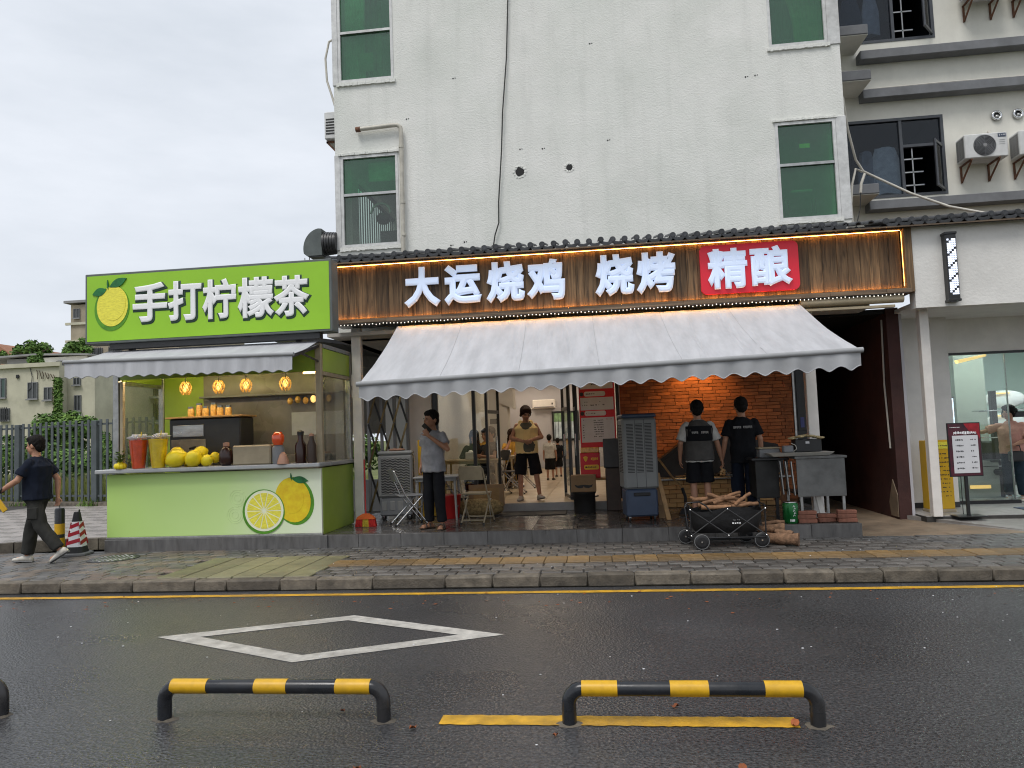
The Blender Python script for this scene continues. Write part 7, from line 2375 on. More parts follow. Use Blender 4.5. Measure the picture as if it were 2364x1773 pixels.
wheel(1.17, 9.44, 0.098); wheel(1.03, 9.95, 0.098); wheel(1.91, 9.55, 0.094); wheel(1.80, 9.98, 0.094)
fr = MB()
z0, z1 = 0.30, 0.66
def rod(a, b, r=0.009, name='frame_tube', m='metal_black'):
    MB().cyl(a, b, r, n=8).build(name, m, wg)
for y in (WY0, WY1):
    xs_ = [WX0 + (WX1 - WX0) * k / 2 for k in range(3)]
    for a, b in zip(xs_[:-1], xs_[1:]):
        rod((a + 0.0, y - 0.02, z0), (b, y - 0.02, z1 - 0.04), 0.008, 'cross_bar', 'metal_dark')
        rod((a, y - 0.028, z1 - 0.04), (b, y - 0.028, z0), 0.008, 'cross_bar', 'metal_dark')
    for x in xs_:
        for z in (z0, z1 - 0.04):
            MB().ell((x, y - 0.04, z), (0.010, 0.006, 0.010), nu=8, nv=6).build('rivet', 'chrome', wg)
    for x in (WX0, WX1):
        rod((x, y, 0.24), (x, y, z1))
    rod((WX0, y, 0.27), (WX1, y, 0.27))
for x in (WX0, WX1):
    rod((x, WY0, z1), (x, WY1, z1))
    rod((x, WY0, 0.27), (x, WY1, 0.27))
rod((1.17, 9.44, 0.218), (1.05, 9.95, 0.218), 0.012, 'axle'); rod((1.90, 9.55, 0.211), (1.80, 9.98, 0.211), 0.012, 'axle')
rod((1.11, 9.70, 0.215), (1.85, 9.76, 0.21), 0.010, 'axle_brace')
MB().tube([(WX0 - 0.02, WY0 + 0.02, 0.30), (WX0 - 0.06, WY0 + 0.02, 0.66), (WX0 - 0.03, WY0 + 0.03, 0.70), (WX0 + 0.12, WY0 + 0.03, 0.71), (WX0 + 0.2, WY0 + 0.02, 0.66), (WX0 + 0.26, WY0 + 0.01, 0.58)], 0.010, 8).build('pull_handle', 'metal_black', wg, 60)
# sagging fabric tub
rings = []
for k, (z, ins) in enumerate(((0.615, 0.015), (0.55, 0.02), (0.45, 0.03), (0.36, 0.05), (0.315, 0.09))):
    ring = []
    n = 40
    for i in range(n):
        a = 2 * PI * i / n
        c, s = math.cos(a), math.sin(a)
        q = (abs(c) ** 5 + abs(s) ** 5) ** (-1 / 5)
        w = 1 + 0.02 * math.sin(9 * a + k)
        ring.append((1.50 + (0.45 - ins) * q * c * w, 9.71 + (0.24 - ins) * q * s * w, z + (0.03 * math.sin(4 * a + 1) if k == 0 else 0)))
    rings.append(ring)
mk('wagon_cloth', (0.006, 0.006, 0.007), 0.6, var=0.3, vs=8, bump=0.6, bs=12, bd=0.02)
mb = MB().loft(rings, cap=False)
mb.add(rings[-1], [tuple(range(40))])
mb.build('fabric_tub', 'wagon_cloth', wg, 60)
mb = MB(); marks(mb, 1.555, 1.665, 0.435, 0.462, 9.4845, 1, 1.0, 0.9); mb.build('brand_print', 'print_white', wg)
mb = MB(); marks(mb, 1.565, 1.655, 0.475, 0.495, 9.4845, 1, 0.8, 0.9); mb.build('emblem_print', 'rubber_grey', wg)
def log_mesh(p0, p1, r0, r1, bend, m, name, lab, cat, grp):
    p0, p1 = Vector(p0), Vector(p1)
    n = 7
    d = (p1 - p0).normalized()
    s = d.cross(Vector((0, 0, 1))).normalized()
    pts, rs = [], []
    for k in range(n):
        t = k / (n - 1)
        pts.append(p0.lerp(p1, t) + (Vector((0, 0, 1)) * 0.6 + s * 0.6) * bend * math.sin(PI * t) + Vector((random.uniform(-.006, .006), random.uniform(-.006, .006), random.uniform(-.006, .006))))
        rs.append((r0 + (r1 - r0) * t) * random.uniform(0.9, 1.1))
    mb = MB().tube(pts, rs, 10)
    mb.v = [tuple(Vector(p) + Vector((mnoise.noise((p[0] * 30, p[1] * 30, p[2] * 30)), mnoise.noise((p[0] * 30 + 9, p[1] * 30, p[2] * 30)), mnoise.noise((p[0] * 30, p[1] * 30 + 9, p[2] * 30)))) * r0 * 0.16) for p in mb.v]
    o = mb.build(name, m, None, 50)
    tag(o, lab, cat, grp)
G_ = 'branches piled in the wagon'
log_mesh((1.18, 9.62, 0.66), (1.62, 9.60, 0.74), 0.026, 0.022, 0.03, 'wood_fire', 'firewood_branch', 'curved branch lying lengthways at the wagon front', 'firewood', G_)
log_mesh((1.12, 9.72, 0.72), (1.70, 9.74, 0.70), 0.028, 0.022, 0.02, 'wood_fire', 'firewood_branch', 'long level branch in the middle of the wagon load', 'firewood', G_)
log_mesh((1.10, 9.80, 0.74), (1.46, 9.74, 0.69), 0.020, 0.026, -0.03, 'wood_fire', 'firewood_branch', 'branch sticking out at the left of the wagon load', 'firewood', G_)
log_mesh((1.30, 9.66, 0.785), (1.66, 9.60, 0.665), 0.024, 0.026, 0.01, 'wood_fire', 'firewood_branch', 'branch sloping down to the right on the wagon load', 'firewood', G_)
log_mesh((1.36, 9.58, 0.68), (1.70, 9.68, 0.80), 0.026, 0.020, 0.02, 'wood_fire', 'firewood_branch', 'branch rising to the right top of the wagon load', 'firewood', G_)
log_mesh((1.62, 9.58, 0.655), (1.82, 9.66, 0.79), 0.024, 0.018, 0.025, 'wood_fire', 'firewood_branch', 'short branch pointing up at the right of the load', 'firewood', G_)
log_mesh((1.20, 9.56, 0.635), (1.56, 9.55, 0.63), 0.030, 0.028, 0.01, 'wood_fire', 'firewood_branch', 'thick branch lowest at the wagon front edge', 'firewood', G_)
log_mesh((1.58, 9.60, 0.63), (1.90, 9.62, 0.665), 0.028, 0.024, 0.01, 'wood_fire', 'firewood_branch', 'thick branch at the right end of the wagon', 'firewood', G_)
log_mesh((1.35, 9.82, 0.70), (1.72, 9.80, 0.75), 0.024, 0.020, 0.02, 'wood_fire', 'firewood_branch', 'branch at the back of the wagon load', 'firewood', G_)
log_mesh((1.20, 9.85, 0.62), (1.80, 9.85, 0.64), 0.035, 0.03, 0.01, 'wood_fire', 'firewood_branch', 'thick branch lying deep at the wagon back', 'firewood', G_)
# logs on the pavement
G2 = 'logs beside the wagon'
log_mesh((1.96, 9.84, 0.205), (2.36, 9.60, 0.213), 0.066, 0.08, 0.0, 'bark', 'firewood_log', 'thick rough log lying lowest beside the wagon', 'log', G2)
log_mesh((1.95, 9.94, 0.295), (2.25, 9.80, 0.33), 0.05, 0.06, 0.01, 'bark', 'firewood_log', 'log resting on the thick one beside the wagon', 'log', G2)
log_mesh((2.02, 9.98, 0.36), (2.27, 9.88, 0.40), 0.028, 0.024, 0.0, 'bark', 'firewood_log', 'thin stick on top of the logs beside the wagon', 'log', G2)
log_mesh((2.12, 9.76, 0.30), (2.30, 9.66, 0.27), 0.03, 0.04, 0.0, 'bark', 'firewood_log', 'short split piece at the log pile end', 'log', G2)

# ---- yellow board and menu stand before the salon
yb2 = thing('yellow_price_board', 'tall yellow board with black print behind the slender white post', 'board', (5.08, 12.15, 0.214), world=True)
MB().bev(4.90, 5.27, 12.02, 12.24, 0.26, 1.30, 0.006).build('board', 'yellow_panel', yb2)
MB().bev(4.89, 5.28, 12.01, 12.25, 0.214, 0.259, 0.004).build('base', 'beige_plastic', yb2)
mb = MB(); marks(mb, 5.08, 5.23, 0.42, 1.12, 12.019, 11, 0.7, 0.35); mb.build('lettering', 'ink', yb2)
MB().box(5.06, 5.25, 12.014, 12.0195, 1.17, 1.275).build('title_plate', 'lemon_light', yb2)
mb = MB(); marks(mb, 5.08, 5.23, 1.19, 1.24, 12.0135, 1, 0.8); mb.build('lettering', 'ink', yb2)
MB().box(4.93, 4.965, 12.014, 12.0195, 0.93, 0.98).build('slot', 'ink', yb2)
ms = thing('menu_stand', 'poster stand with dark red frame and white price list before the salon', 'poster stand', (5.20, 11.47, 0.214), rad(4))
MB().bev(-0.20, 0.20, -0.14, 0.14, 0.0, 0.012, 0.004).build('base_plate', 'metal_black', ms)
MB().bev(-0.022, 0.022, -0.016, 0.016, 0.013, 0.62, 0.003).build('stem', 'metal_black', ms)
MB().bar((0.0, 0.14, 0.012), (-0.06, 0.02, 0.60), 0.010, 0.010).build('rear_strut', 'metal_dark', ms)
mk('poster_red', (0.10, 0.008, 0.02), 0.35, var=0.9, vs=5, col2=(0.012, 0.006, 0.012))
mk('poster_scarlet', (0.42, 0.008, 0.02), 0.35, var=0.6, vs=6)
MB().bev(-0.235, 0.235, -0.036, -0.016, 0.57, 1.345, 0.004).build('frame', 'metal_black', ms)
MB().box(-0.222, 0.222, -0.040, -0.0365, 0.583, 1.332).build('poster', 'poster_red', ms)
MB().prism([(0.0, 1.33), (0.22, 1.33), (0.22, 1.10), (0.17, 1.20), (0.10, 1.19), (0.05, 1.25)], -0.0425, -0.0405).build('poster_flame', 'poster_scarlet', ms)
MB().box(-0.175, 0.185, -0.0445, -0.0425, 0.62, 1.16).build('price_sheet', 'paper', ms)
mb = MB(); marks(mb, -0.15, 0.17, 1.185, 1.235, -0.0426, 1, 1.0, 0.95); marks(mb, -0.20, -0.05, 1.27, 1.29, -0.0426, 1, 0.9); mb.build('title_print', 'print_white', ms)
mb = MB(); marks(mb, -0.13, -0.02, 0.64, 1.13, -0.0446, 6, 0.95, 0.32); marks(mb, 0.08, 0.16, 0.64, 1.13, -0.0446, 6, 0.95, 0.28); mb.build('price_print', 'ink', ms)
mt = MB().bev(6.25, 7.9, 11.7, 12.35, 0.214, 0.226, 0.004).build('salon_mat', 'navy_plastic', None)
tag(mt, 'dark mat on the salon floor at the right edge', 'mat')

# ---- salon furniture
mr_ = thing('salon_mirror', 'tall mirror with lit white edge inside the salon', 'mirror', (6.02, 14.6, 0.214), world=True)
MB().bev(5.90, 6.52, 14.60, 14.64, 0.5, 2.02, 0.006).build('frame', 'metal_black', mr_)
MB().box(5.92, 6.50, 14.592, 14.599, 0.53, 1.99).build('lit_edge', 'lattice_glow', mr_)
MB().box(5.94, 6.475, 14.585, 14.591, 0.55, 1.965).build('mirror_pane', 'salon_column', mr_)
rk = thing('display_rack', 'black upright rack with glass shelves inside the salon', 'rack', (7.05, 14.0, 0.214), world=True)
MB().bev(6.84, 6.93, 13.95, 14.05, 0.214, 2.08, 0.004).build('upright', 'metal_black', rk)
for z in (0.75, 1.25, 1.72):
    MB().bev(6.60, 7.6, 13.9, 14.15, z, z + 0.02, 0.003).build('shelf', 'chrome', rk)
MB().bev(7.06, 7.36, 13.93, 14.1, 1.60, 1.70, 0.006).build('tray', 'metal_black', rk)
for k, (x, z) in enumerate(((7.70, 1.95), (7.70, 1.52))):
    r_ = thing('round_wall_lamp', ('upper' if k == 0 else 'lower') + ' oval shell lamp glowing on the salon wall', 'lamp', (x, 15.2, z), group='oval lamps in the salon', world=True)
    MB().ell((x, 15.2, z), (0.38, 0.06, 0.17), nu=20, nv=10).build('shell', 'print_white', r_, 60)
    MB().bev(x - 0.30, x + 0.05, 15.10, 15.13, z + 0.10, z + 0.125, 0.004).build('glow_strip', 'glow_dim', r_)
sc1 = thing('salon_chair', 'black styling chair standing behind the woman in pink', 'chair', (6.98, 14.0, 0.214), rad(20))
MB().lathe([(0.22, 0), (0.22, 0.02), (0.04, 0.04), (0.035, 0.40)], n=18).build('base', 'chrome', sc1, 50)
MB().bev(-0.24, 0.24, -0.24, 0.24, 0.40, 0.50, 0.03).build('seat', 'black_plastic', sc1)
MB().bev(-0.23, 0.23, 0.20, 0.28, 0.51, 0.98, 0.03).build('backrest', 'black_plastic', sc1)
for s in (-1, 1):
    MB().bev(s * 0.25 - 0.03, s * 0.25 + 0.03, -0.2, 0.2, 0.62, 0.67, 0.015).build('armrest', 'black_plastic', sc1)

# ---- dining room furniture
ia = thing('indoor_air_conditioner', 'white wall air conditioner high on the dining room back wall', 'air conditioner', (-1.85, 24.9, 2.6), world=True)
MB().bev(-2.25, -1.48, 24.75, 24.998, 2.44, 2.74, 0.03).build('casing', 'white_paint', ia)
MB().box(-2.20, -1.53, 24.742, 24.75, 2.47, 2.50).build('air_slot', 'grey_plastic_dark', ia)
MB().box(-1.60, -1.56, 24.742, 24.75, 2.56, 2.62).build('display', 'metal_black', ia)
MB().tube([(-2.25, 24.97, 2.48), (-2.45, 24.97, 2.35), (-2.6, 24.97, 2.15)], 0.02, 6).build('hose', 'white_paint', ia)
iw = thing('back_window', 'black framed back window showing greenery in the dining room', 'window', (-1.2, 24.95, 1.3), world=True)
MB().box(-1.62, -0.72, 24.93, 24.998, 1.34, 2.33).build('frame', 'metal_black', iw)
mk('outside_green', (0.16, 0.26, 0.10), 0.8, var=0.8, vs=4, emit=0.18, ecol=(0.35, 0.5, 0.25))
mk('outside_pale', (0.40, 0.44, 0.42), 0.8, var=0.5, vs=5, emit=0.2, ecol=(0.5, 0.55, 0.55))
MB().box(-1.55, -0.79, 24.915, 24.929, 1.98, 2.26).build('pane', 'outside_green', iw)
MB().box(-1.55, -0.79, 24.915, 24.929, 1.41, 1.975).build('pane', 'outside_pale', iw)
mb = MB()
for k in range(7):
    x = -1.46 + 0.11 * k
    mb.box(x - 0.06 - 0.008, x - 0.06 + 0.008, 24.90, 24.914, 1.41, 2.26)
mb.build('bars', 'metal_dark', iw)
for i, (x, y, lab) in enumerate(((-2.55, 14.55, 'beige dining table nearest the glass front'), (-2.45, 16.3, 'second dining table behind the glass front'), (-2.5, 19.6, 'dining table farthest inside by the column'))):
    plastic_table(lab, x, y, 0, 1.1, 0.62, 0.72, 'beige_plastic', 0.448, 'dining tables')
folding_chair('dark folding chair at the table end nearest the entrance', -1.80, 14.75, rad(-90), 0.448, 'metal_dark', 'chrome')
folding_chair('dark folding chair at the second table beside the walkway', -1.72, 16.2, rad(-90), 0.448, 'metal_dark', 'chrome')
nk = thing('napkin_box', 'white napkin box on the nearest dining table', 'box', (-2.55, 14.35, 1.17))
MB().bev(-0.10, 0.10, -0.05, 0.05, 0, 0.14, 0.008).build('box', 'paper', nk)
MB().ell((0, 0, 0.15), (0.05, 0.03, 0.03), nu=8, nv=5).build('tissue', 'print_white', nk, 60)

# ================================================================== PEOPLE
# Local space: feet at z = 0, the person faces -y, the person's own left is +x.  Lengths are for a height of 1.70 m.
BASE = dict(pel=(0, 0, .93), wai=(0, 0, 1.08), che=(0, .005, 1.27), nek=(0, .012, 1.44), hed=(0, -.005, 1.574),
            shL=(.172, .01, 1.365), elL=(.228, .02, 1.10), wrL=(.245, -.03, .86), shR=(-.172, .01, 1.365), elR=(-.228, .02, 1.10), wrR=(-.25, -.03, .865),
            hiL=(.088, 0, .90), knL=(.10, -.012, .49), anL=(.105, .03, .085), hiR=(-.088, 0, .90), knR=(-.10, -.012, .49), anR=(-.105, .03, .085))

def hand(mb, wr, d, side, palm=None, curl=0.35, k=1.0, grip=False):
    """palm, four unequal bent fingers and a thumb leaving the side of the palm"""
    d = Vector(d).normalized()
    n = Vector(palm) if palm else Vector((-side, 0, 0))
    n = (n - d * n.dot(d)).normalized()           # palm faces along n
    s = d.cross(n) * side                          # towards the thumb
    wr = Vector(wr)
    R = Matrix((s, n, d)).transposed()
    mb.cap(wr - d * .015, wr + d * .025, .026 * k, .028 * k, 10)
    mb.ell(wr + d * .05 * k, (.042 * k, .019 * k, .052 * k), R, 12, 8)
    for i, (o, l) in enumerate(((.030, .070), (.010, .078), (-.011, .072), (-.031, .056))):
        p = wr + d * .088 * k + s * o * k
        c = curl * (1.6 if grip else 1.0)
        d1 = (d * math.cos(c) + n * math.sin(c)).normalized()
        d2 = (d * math.cos(c * 2.3) + n * math.sin(c * 2.3)).normalized()
        q = p + d1 * l * .5 * k
        mb.cap(p, q, .0095 * k, .009 * k, 8)
        mb.cap(q, q + d2 * l * .5 * k, .009 * k, .0075 * k, 8)
    p = wr + d * .035 * k + s * .032 * k
    t1 = (d * .62 + s * .72 + n * .32).normalized()
    t2 = (d * .86 + s * .25 + n * .45).normalized()
    mb.cap(p, p + t1 * .036 * k, .0125 * k, .011 * k, 8)
    mb.cap(p + t1 * .036 * k, p + t1 * .036 * k + t2 * .030 * k, .011 * k, .0085 * k, 8)

def oval(c, rx, ry, n=20, ax=None, sup=2.3):
    pts = []
    for i in range(n):
        a = 2 * PI * i / n
        x, y = math.cos(a), math.sin(a)
        q = (abs(x) ** sup + abs(y) ** sup) ** (-1 / sup)
        p = Vector((rx * q * x, ry * q * y, 0))
        if ax:
            p = ax @ p
        pts.append(Vector(c) + p)
    return pts

def person(lab, loc, rz, height=1.70, pose=None, look=(0, 0), shirt='cloth_grey', pants='cloth_black', sleeve=.62, leg=1.0, hem=.84, fat=1.0, belly=0.0,
           shoe='shoe_white', hair='hair_black', style='short', skin='skin', handL=None, handR=None, face=True, sandals=False, loose=1.0, group=None, arms=True, legs=True,
           twist=0.0, feet=(0.12, -0.12), heel=(0, 0), bust=0.0, vest=None, vneck=False, bare_shoulder=False):
    J = {k: Vector(v) for k, v in BASE.items()}
    for k, v in (pose or {}).items():
        J[k] = Vector(v)
    S = height / 1.70
    root = thing('person', lab, 'person', loc, rz, group)
    root.scale = (S, S, S)
    T = Matrix.Rotation(twist, 3, 'Z')
    spine = [J['pel'], J['wai'], J['che'], J['nek']]
    tw = [Matrix.Identity(3), Matrix.Rotation(twist * .4, 3, 'Z'), T, T]
    if twist:
        for s in 'LR':
            if 'sh' + s not in (pose or {}):
                J['sh' + s] = J['nek'] * Vector((1, 1, 0)).length * 0 + (Vector((J['nek'].x, J['nek'].y, 0)) + T @ Vector((BASE['sh' + s][0], 0, 0)) + Vector((0, 0, J['sh' + s].z)))
    def ring_at(i, rx, ry, dz=0.0, dy=0.0):
        c = spine[i] + Vector((0, 0, dz)) + tw[i] @ Vector((0, dy, 0))
        return oval(c, rx, ry, 20, tw[i])
    f = fat
    def torso(e, lo=0.0, top=True):
        """stack of cross-sections, e is the clearance of the cloth"""
        rr = []
        rr.append(ring_at(0, .145 * f + e, .100 * f + e, -.09 + lo))
        rr.append(ring_at(0, .160 * f + e, .114 * f + e, .0))
        rr.append(ring_at(1, .146 * f + e + belly * .3, .104 * f + e + belly * .5, .0, -belly * .5))
        rr.append(ring_at(2, .160 * f + e, .110 * f + e + bust * .4, -.06, -bust * .4))
        rr.append(ring_at(2, .172 * f + e, .113 * f + e, .04))
        rr.append(ring_at(3, .142 * f ** .5 + e * .8, .090 + e, -.085))
        rr.append(ring_at(3, (.098 if top else .075) + e * .6, .070 + e * .6, -.035))
        rr.append(ring_at(3, .066 + e * .45, .060 + e * .45, .0))
        return rr
    body = MB()
    body.loft(torso(-0.014))
    body.cap(J['nek'] - Vector((0, 0, .03)), J['hed'] + Vector((0, .01, -.05)), .063, .058)
    H = Matrix.Rotation(look[0], 3, 'Z') @ Matrix.Rotation(look[1], 3, 'X')
    hc = J['hed'] + Vector((0, 0, .012))
    hk = 1.15
    def hp(x, y, z): return hc + H @ (Vector((x, y, z)) * hk)
    def hr(*r): return tuple(q * hk for q in r)
    body.ell(hp(0, .012, .022), hr(.074, .094, .092), H, 16, 12)
    body.ell(hp(0, -.018, -.035), hr(.060, .072, .072), H, 14, 10)
    body.ell(hp(0, -.045, -.075), hr(.036, .038, .032), H, 10, 8)
    body.cap(hp(0, -.088, .012), hp(0, -.103, -.022), .010, .015, 8)
    for s in (-1, 1):
        body.ell(hp(s * .076, .014, -.008), hr(.012, .022, .032), H, 8, 6)
        body.ell(hp(s * .034, -.072, -.02), hr(.022, .016, .018), H, 8, 6)
    if arms:
        for s, sg in (('L', 1), ('R', -1)):
            sh, el, wr = J['sh' + s], J['el' + s], J['wr' + s]
            body.cap(sh, el, .043 * f ** .5, .040 * f ** .5)
            body.cap(el, el.lerp(wr, .4), .041 * f ** .5, .040 * f ** .5)
            body.cap(el.lerp(wr, .4), wr, .040 * f ** .5, .027)
            h = (handL if s == 'L' else handR) or {}
            hand(body, wr, h.get('d', (wr - el)), sg, h.get('palm'), h.get('curl', .38), 1.0, h.get('grip', False))
    if legs:
        for i, s in enumerate('LR'):
            hi, kn, an = J['hi' + s], J['kn' + s], J['an' + s]
            body.cap(hi, kn, .085 * f ** .7, .055)
            body.cap(kn, kn.lerp(an, .32), .052, .056)
            body.cap(kn.lerp(an, .32), an, .056, .036)
            td = Matrix.Rotation(feet[i], 3, 'Z') @ Matrix.Rotation(-heel[i], 3, 'X') @ Vector((0, -1, 0))
            up_ = Vector((0, 0, -.05))
            body.cap(an + up_ - td * .045, an + up_ + td * .12, .036, .034)
            if sandals:
                for q in range(5):
                    o_ = Vector((-td.y, td.x, 0)) * (q - 2) * .016
                    body.cap(an + Vector((0, 0, -.062)) + td * .12 + o_, an + Vector((0, 0, -.068)) + td * (.165 - .006 * q) + o_, .011, .009, 6)
    fuse(body, 'body', skin, root, 0.0088, 4)
    # ---- face details
    if face:
        for s in (-1, 1):
            MB().ell(hp(s * .031, -.083, .006), hr(.011, .006, .0055), H, 8, 6).build('eye', 'eye_dark', root, 60)
            MB().ell(hp(s * .031, -.086, .026), hr(.018, .006, .0045), H, 8, 5).build('eyebrow', hair, root, 60)
        MB().ell(hp(0, -.090, -.052), hr(.022, .007, .006), H, 10, 6).build('mouth', 'lip', root, 60)
    # ---- hair
    hm = MB()
    if style in ('short', 'crop'):
        hm.ell(hp(0, .026, .046), hr(.083, .092, .086), H, 16, 12)
        hm.ell(hp(0, -.018, .082), hr(.068, .068, .040), H, 14, 10)
        hm.ell(hp(0, .060, -.012), hr(.068, .048, .070), H, 14, 10)
        for s in (-1, 1):
            hm.ell(hp(s * .062, .02, .03), hr(.022, .05, .05), H, 10, 8)
    else:
        hm.ell(hp(0, .020, .042), hr(.088, .098, .090), H, 16, 12)
        hm.ell(hp(0, -.03, .08), hr(.072, .066, .042), H, 14, 10)
        for s in (-1, 1):
            hm.cap(hp(s * .070, -.01, .03), hp(s * .072, .02, -.09 if style == 'long' else -.04), .028, .022)
        if style == 'long':
            hm.cap(hp(0, .07, .0), hp(0, .075, -.20), .062, .055)
            for s in (-1, 1):
                hm.cap(hp(s * .06, .03, -.08), hp(s * .08, .0, -.24), .035, .028)
        else:
            hm.ell(hp(0, .066, -.01), hr(.066, .046, .070), H, 14, 10)
        if style == 'bun':
            hm.ell(hp(.01, .135, .03), hr(.040, .036, .040), H, 10, 8)
            hm.ell(hp(-.01, .16, .045), hr(.022, .022, .022), H, 8, 6)
    fuse(hm, 'hair', hair, root, 0.010, 2, .006, 45)
    # ---- upper garment
    sm = MB()
    e = .020 * loose
    rr = torso(e)[:-1] if sleeve == 0 else torso(e)
    bottom = oval(J['pel'] + Vector((0, 0, hem - .93)), .163 * f + e, .120 * f + e + belly * .3, 20)
    rr = [bottom] + [r for r in rr if r[0].z > hem + .04]
    sm.loft(rr)
    if sleeve == 0:
        for sg in (-1, 1):
            sm.cap(J['nek'] + Vector((sg * .095, 0, -.02)), J['che'] + Vector((sg * .11, 0, .05)), .045, .06)
    if sleeve > 0:
        for s in 'LR':
            sh, el, wr = J['sh' + s], J['el' + s], J['wr' + s]
            end = sh.lerp(el, min(1, sleeve))
            ins = sh + (J['che'] - sh) * .25
            sm.cap(ins, sh, .060 * f ** .5, .053 * f ** .6)
            sm.loft([sm.ring(sh, end - sh, .056 * f ** .6 * loose ** .3, 14), sm.ring(end, end - sh, (.068 if sleeve > .4 else .06) * f ** .6 * loose ** .6, 14)])
            if sleeve > 1:
                e2 = el.lerp(wr, sleeve - 1)
                sm.cap(el, e2, .056, .045)
    fuse(sm, 'shirt', shirt, root, 0.0115, 3, .0085, 10)
    if vest:
        vm = MB()
        e = .034 * loose
        rr = torso(e)
        bottom = oval(J['pel'] + Vector((0, 0, hem + .02 - .93)), .165 * f + e, .120 * f + e, 20)
        vm.loft([bottom] + [r for r in rr if r[0].z > hem + .06])
        fuse(vm, 'vest', vest, root, 0.0125, 4, .004, 8)
    # ---- lower garment
    pm_ = MB()
    e = .006
    pm_.loft([ring_at(0, .150 * f + e, .108 * f + e, -.10), ring_at(0, .158 * f + e, .114 * f + e, .0), ring_at(1, .142 * f + e, .104 * f + e, -.08)])
    if legs:
        for i, s in enumerate('LR'):
            hi, kn, an = J['hi' + s], J['kn' + s], J['an' + s]
            if leg >= 1:
                end = kn.lerp(an, min(1.0, leg) if leg < 1 else .93)
                pts = [hi + Vector((0, 0, -.01)), hi.lerp(kn, .5), kn, kn.lerp(an, .5), end]
                w = [.085 * f ** .8, .084 * f ** .6, .074 * loose, .070 * loose, .066 * loose]
            else:
                end = hi.lerp(kn, leg / .5) if leg <= .5 else kn.lerp(an, (leg - .5) * 2)
                pts = [hi + Vector((0, 0, -.01)), hi.lerp(end, .5), end]
                w = [.087 * f ** .8, .094 * f ** .7, .094 * f ** .6 * loose ** .4]
            pm_.tube(pts, w, 16)
    fuse(pm_, 'trousers', pants, root, 0.0115, 3, .0085, 9)
    # ---- shoes
    if legs:
        for i, s in enumerate('LR'):
            an = J['an' + s]
            td = Matrix.Rotation(feet[i], 3, 'Z') @ Matrix.Rotation(-heel[i], 3, 'X') @ Vector((0, -1, 0))
            upv = Vector((0, 0, 1)) - td * td.z
            upv.normalize()
            sd = td.cross(upv)
            R = Matrix((sd, -td, upv)).transposed()
            so_ = MB()
            base = an - upv * .085
            ring = lambda y, w, h, z0: [base + td * y + sd * (w * math.cos(2 * PI * k / 12)) + upv * (z0 + h * (.5 + .5 * math.sin(2 * PI * k / 12))) for k in range(12)]
            if sandals:
                sole = [base + td * (-.075 + .255 * t) for t in (0, 1)]
                so_.loft([ring(-.085, .030, .022, 0), ring(-.05, .040, .024, 0), ring(.05, .040, .024, 0), ring(.12, .048, .024, 0), ring(.175, .032, .02, 0)])
                for y in (.02, .09):
                    so_.tube([base + td * y + sd * (.045 * math.cos(PI * k / 8)) + upv * (.02 + .066 * math.sin(PI * k / 8)) for k in range(9)], .010, 6)
                so_.build('sandal', shoe, root, 50)
            else:
                so_.loft([ring(-.085, .026, .06, 0), ring(-.06, .040, .095, 0), ring(0, .042, .105, 0), ring(.05, .044, .085, 0), ring(.11, .050, .062, 0), ring(.165, .042, .048, 0), ring(.19, .02, .034, .004)])
                sh_o = so_.build('shoe', shoe, root, 60)
                sl = MB().loft([[base + td * y + sd * (w * math.cos(2 * PI * k / 12)) + upv * (-.002 + .022 * (.5 + .5 * math.sin(2 * PI * k / 12))) for k in range(12)] for y, w in ((-.09, .03), (-.06, .045), (.05, .048), (.12, .054), (.175, .044), (.198, .02))])
                sl.build('sole', 'rubber_grey' if shoe == 'shoe_white' else 'rubber', sh_o, 60)
    return root

# --- man with the phone
pm1 = person('man in grey T-shirt and black trousers holding a phone to his mouth', (-2.44, 10.62, .3125), rad(-24), 1.68,
       dict(shL=(.172, .0, 1.365), elL=(.30, -.06, 1.16), wrL=(.10, -.235, 1.36), shR=(-.172, .01, 1.365), elR=(-.225, .06, 1.12), wrR=(-.205, -.03, .91), hed=(-.01, -.02, 1.585),
            knL=(.105, -.02, .49), anL=(.13, .0, .085), anR=(-.12, .03, .085)),
       look=(rad(-18), rad(4)), shirt='cloth_grey', pants='cloth_black', fat=.98, belly=.035, hem=.83, sandals=True, shoe='shoe_dark', skin='skin_dark', loose=1.05, feet=(.35, -.3),
       handL=dict(d=(-.45, -.35, .82), palm=(-.55, .75, .1), curl=.65, grip=True), handR=dict(curl=.5), style='crop')
ph = thing('mobile_phone', 'black phone held at the mouth of the man in grey', 'phone', (0, 0, 0))
ph.matrix_world = pm1.matrix_basis @ Matrix.Identity(4)
ph.location = Vector((-2.44, 10.62, .3125)) + Matrix.Rotation(rad(-24), 3, 'Z') @ (Vector((.035, -.185, 1.475)) * (1.68 / 1.7))
ph.rotation_euler = (rad(25), rad(-38), rad(-24))
ph.scale = (1, 1, 1)
MB().bev(-.036, .036, -.005, .005, -.075, .075, .004).build('case', 'black_plastic', ph)
MB().box(-.032, .032, -.0065, -.0052, -.07, .07).build('screen', 'metal_black', ph)

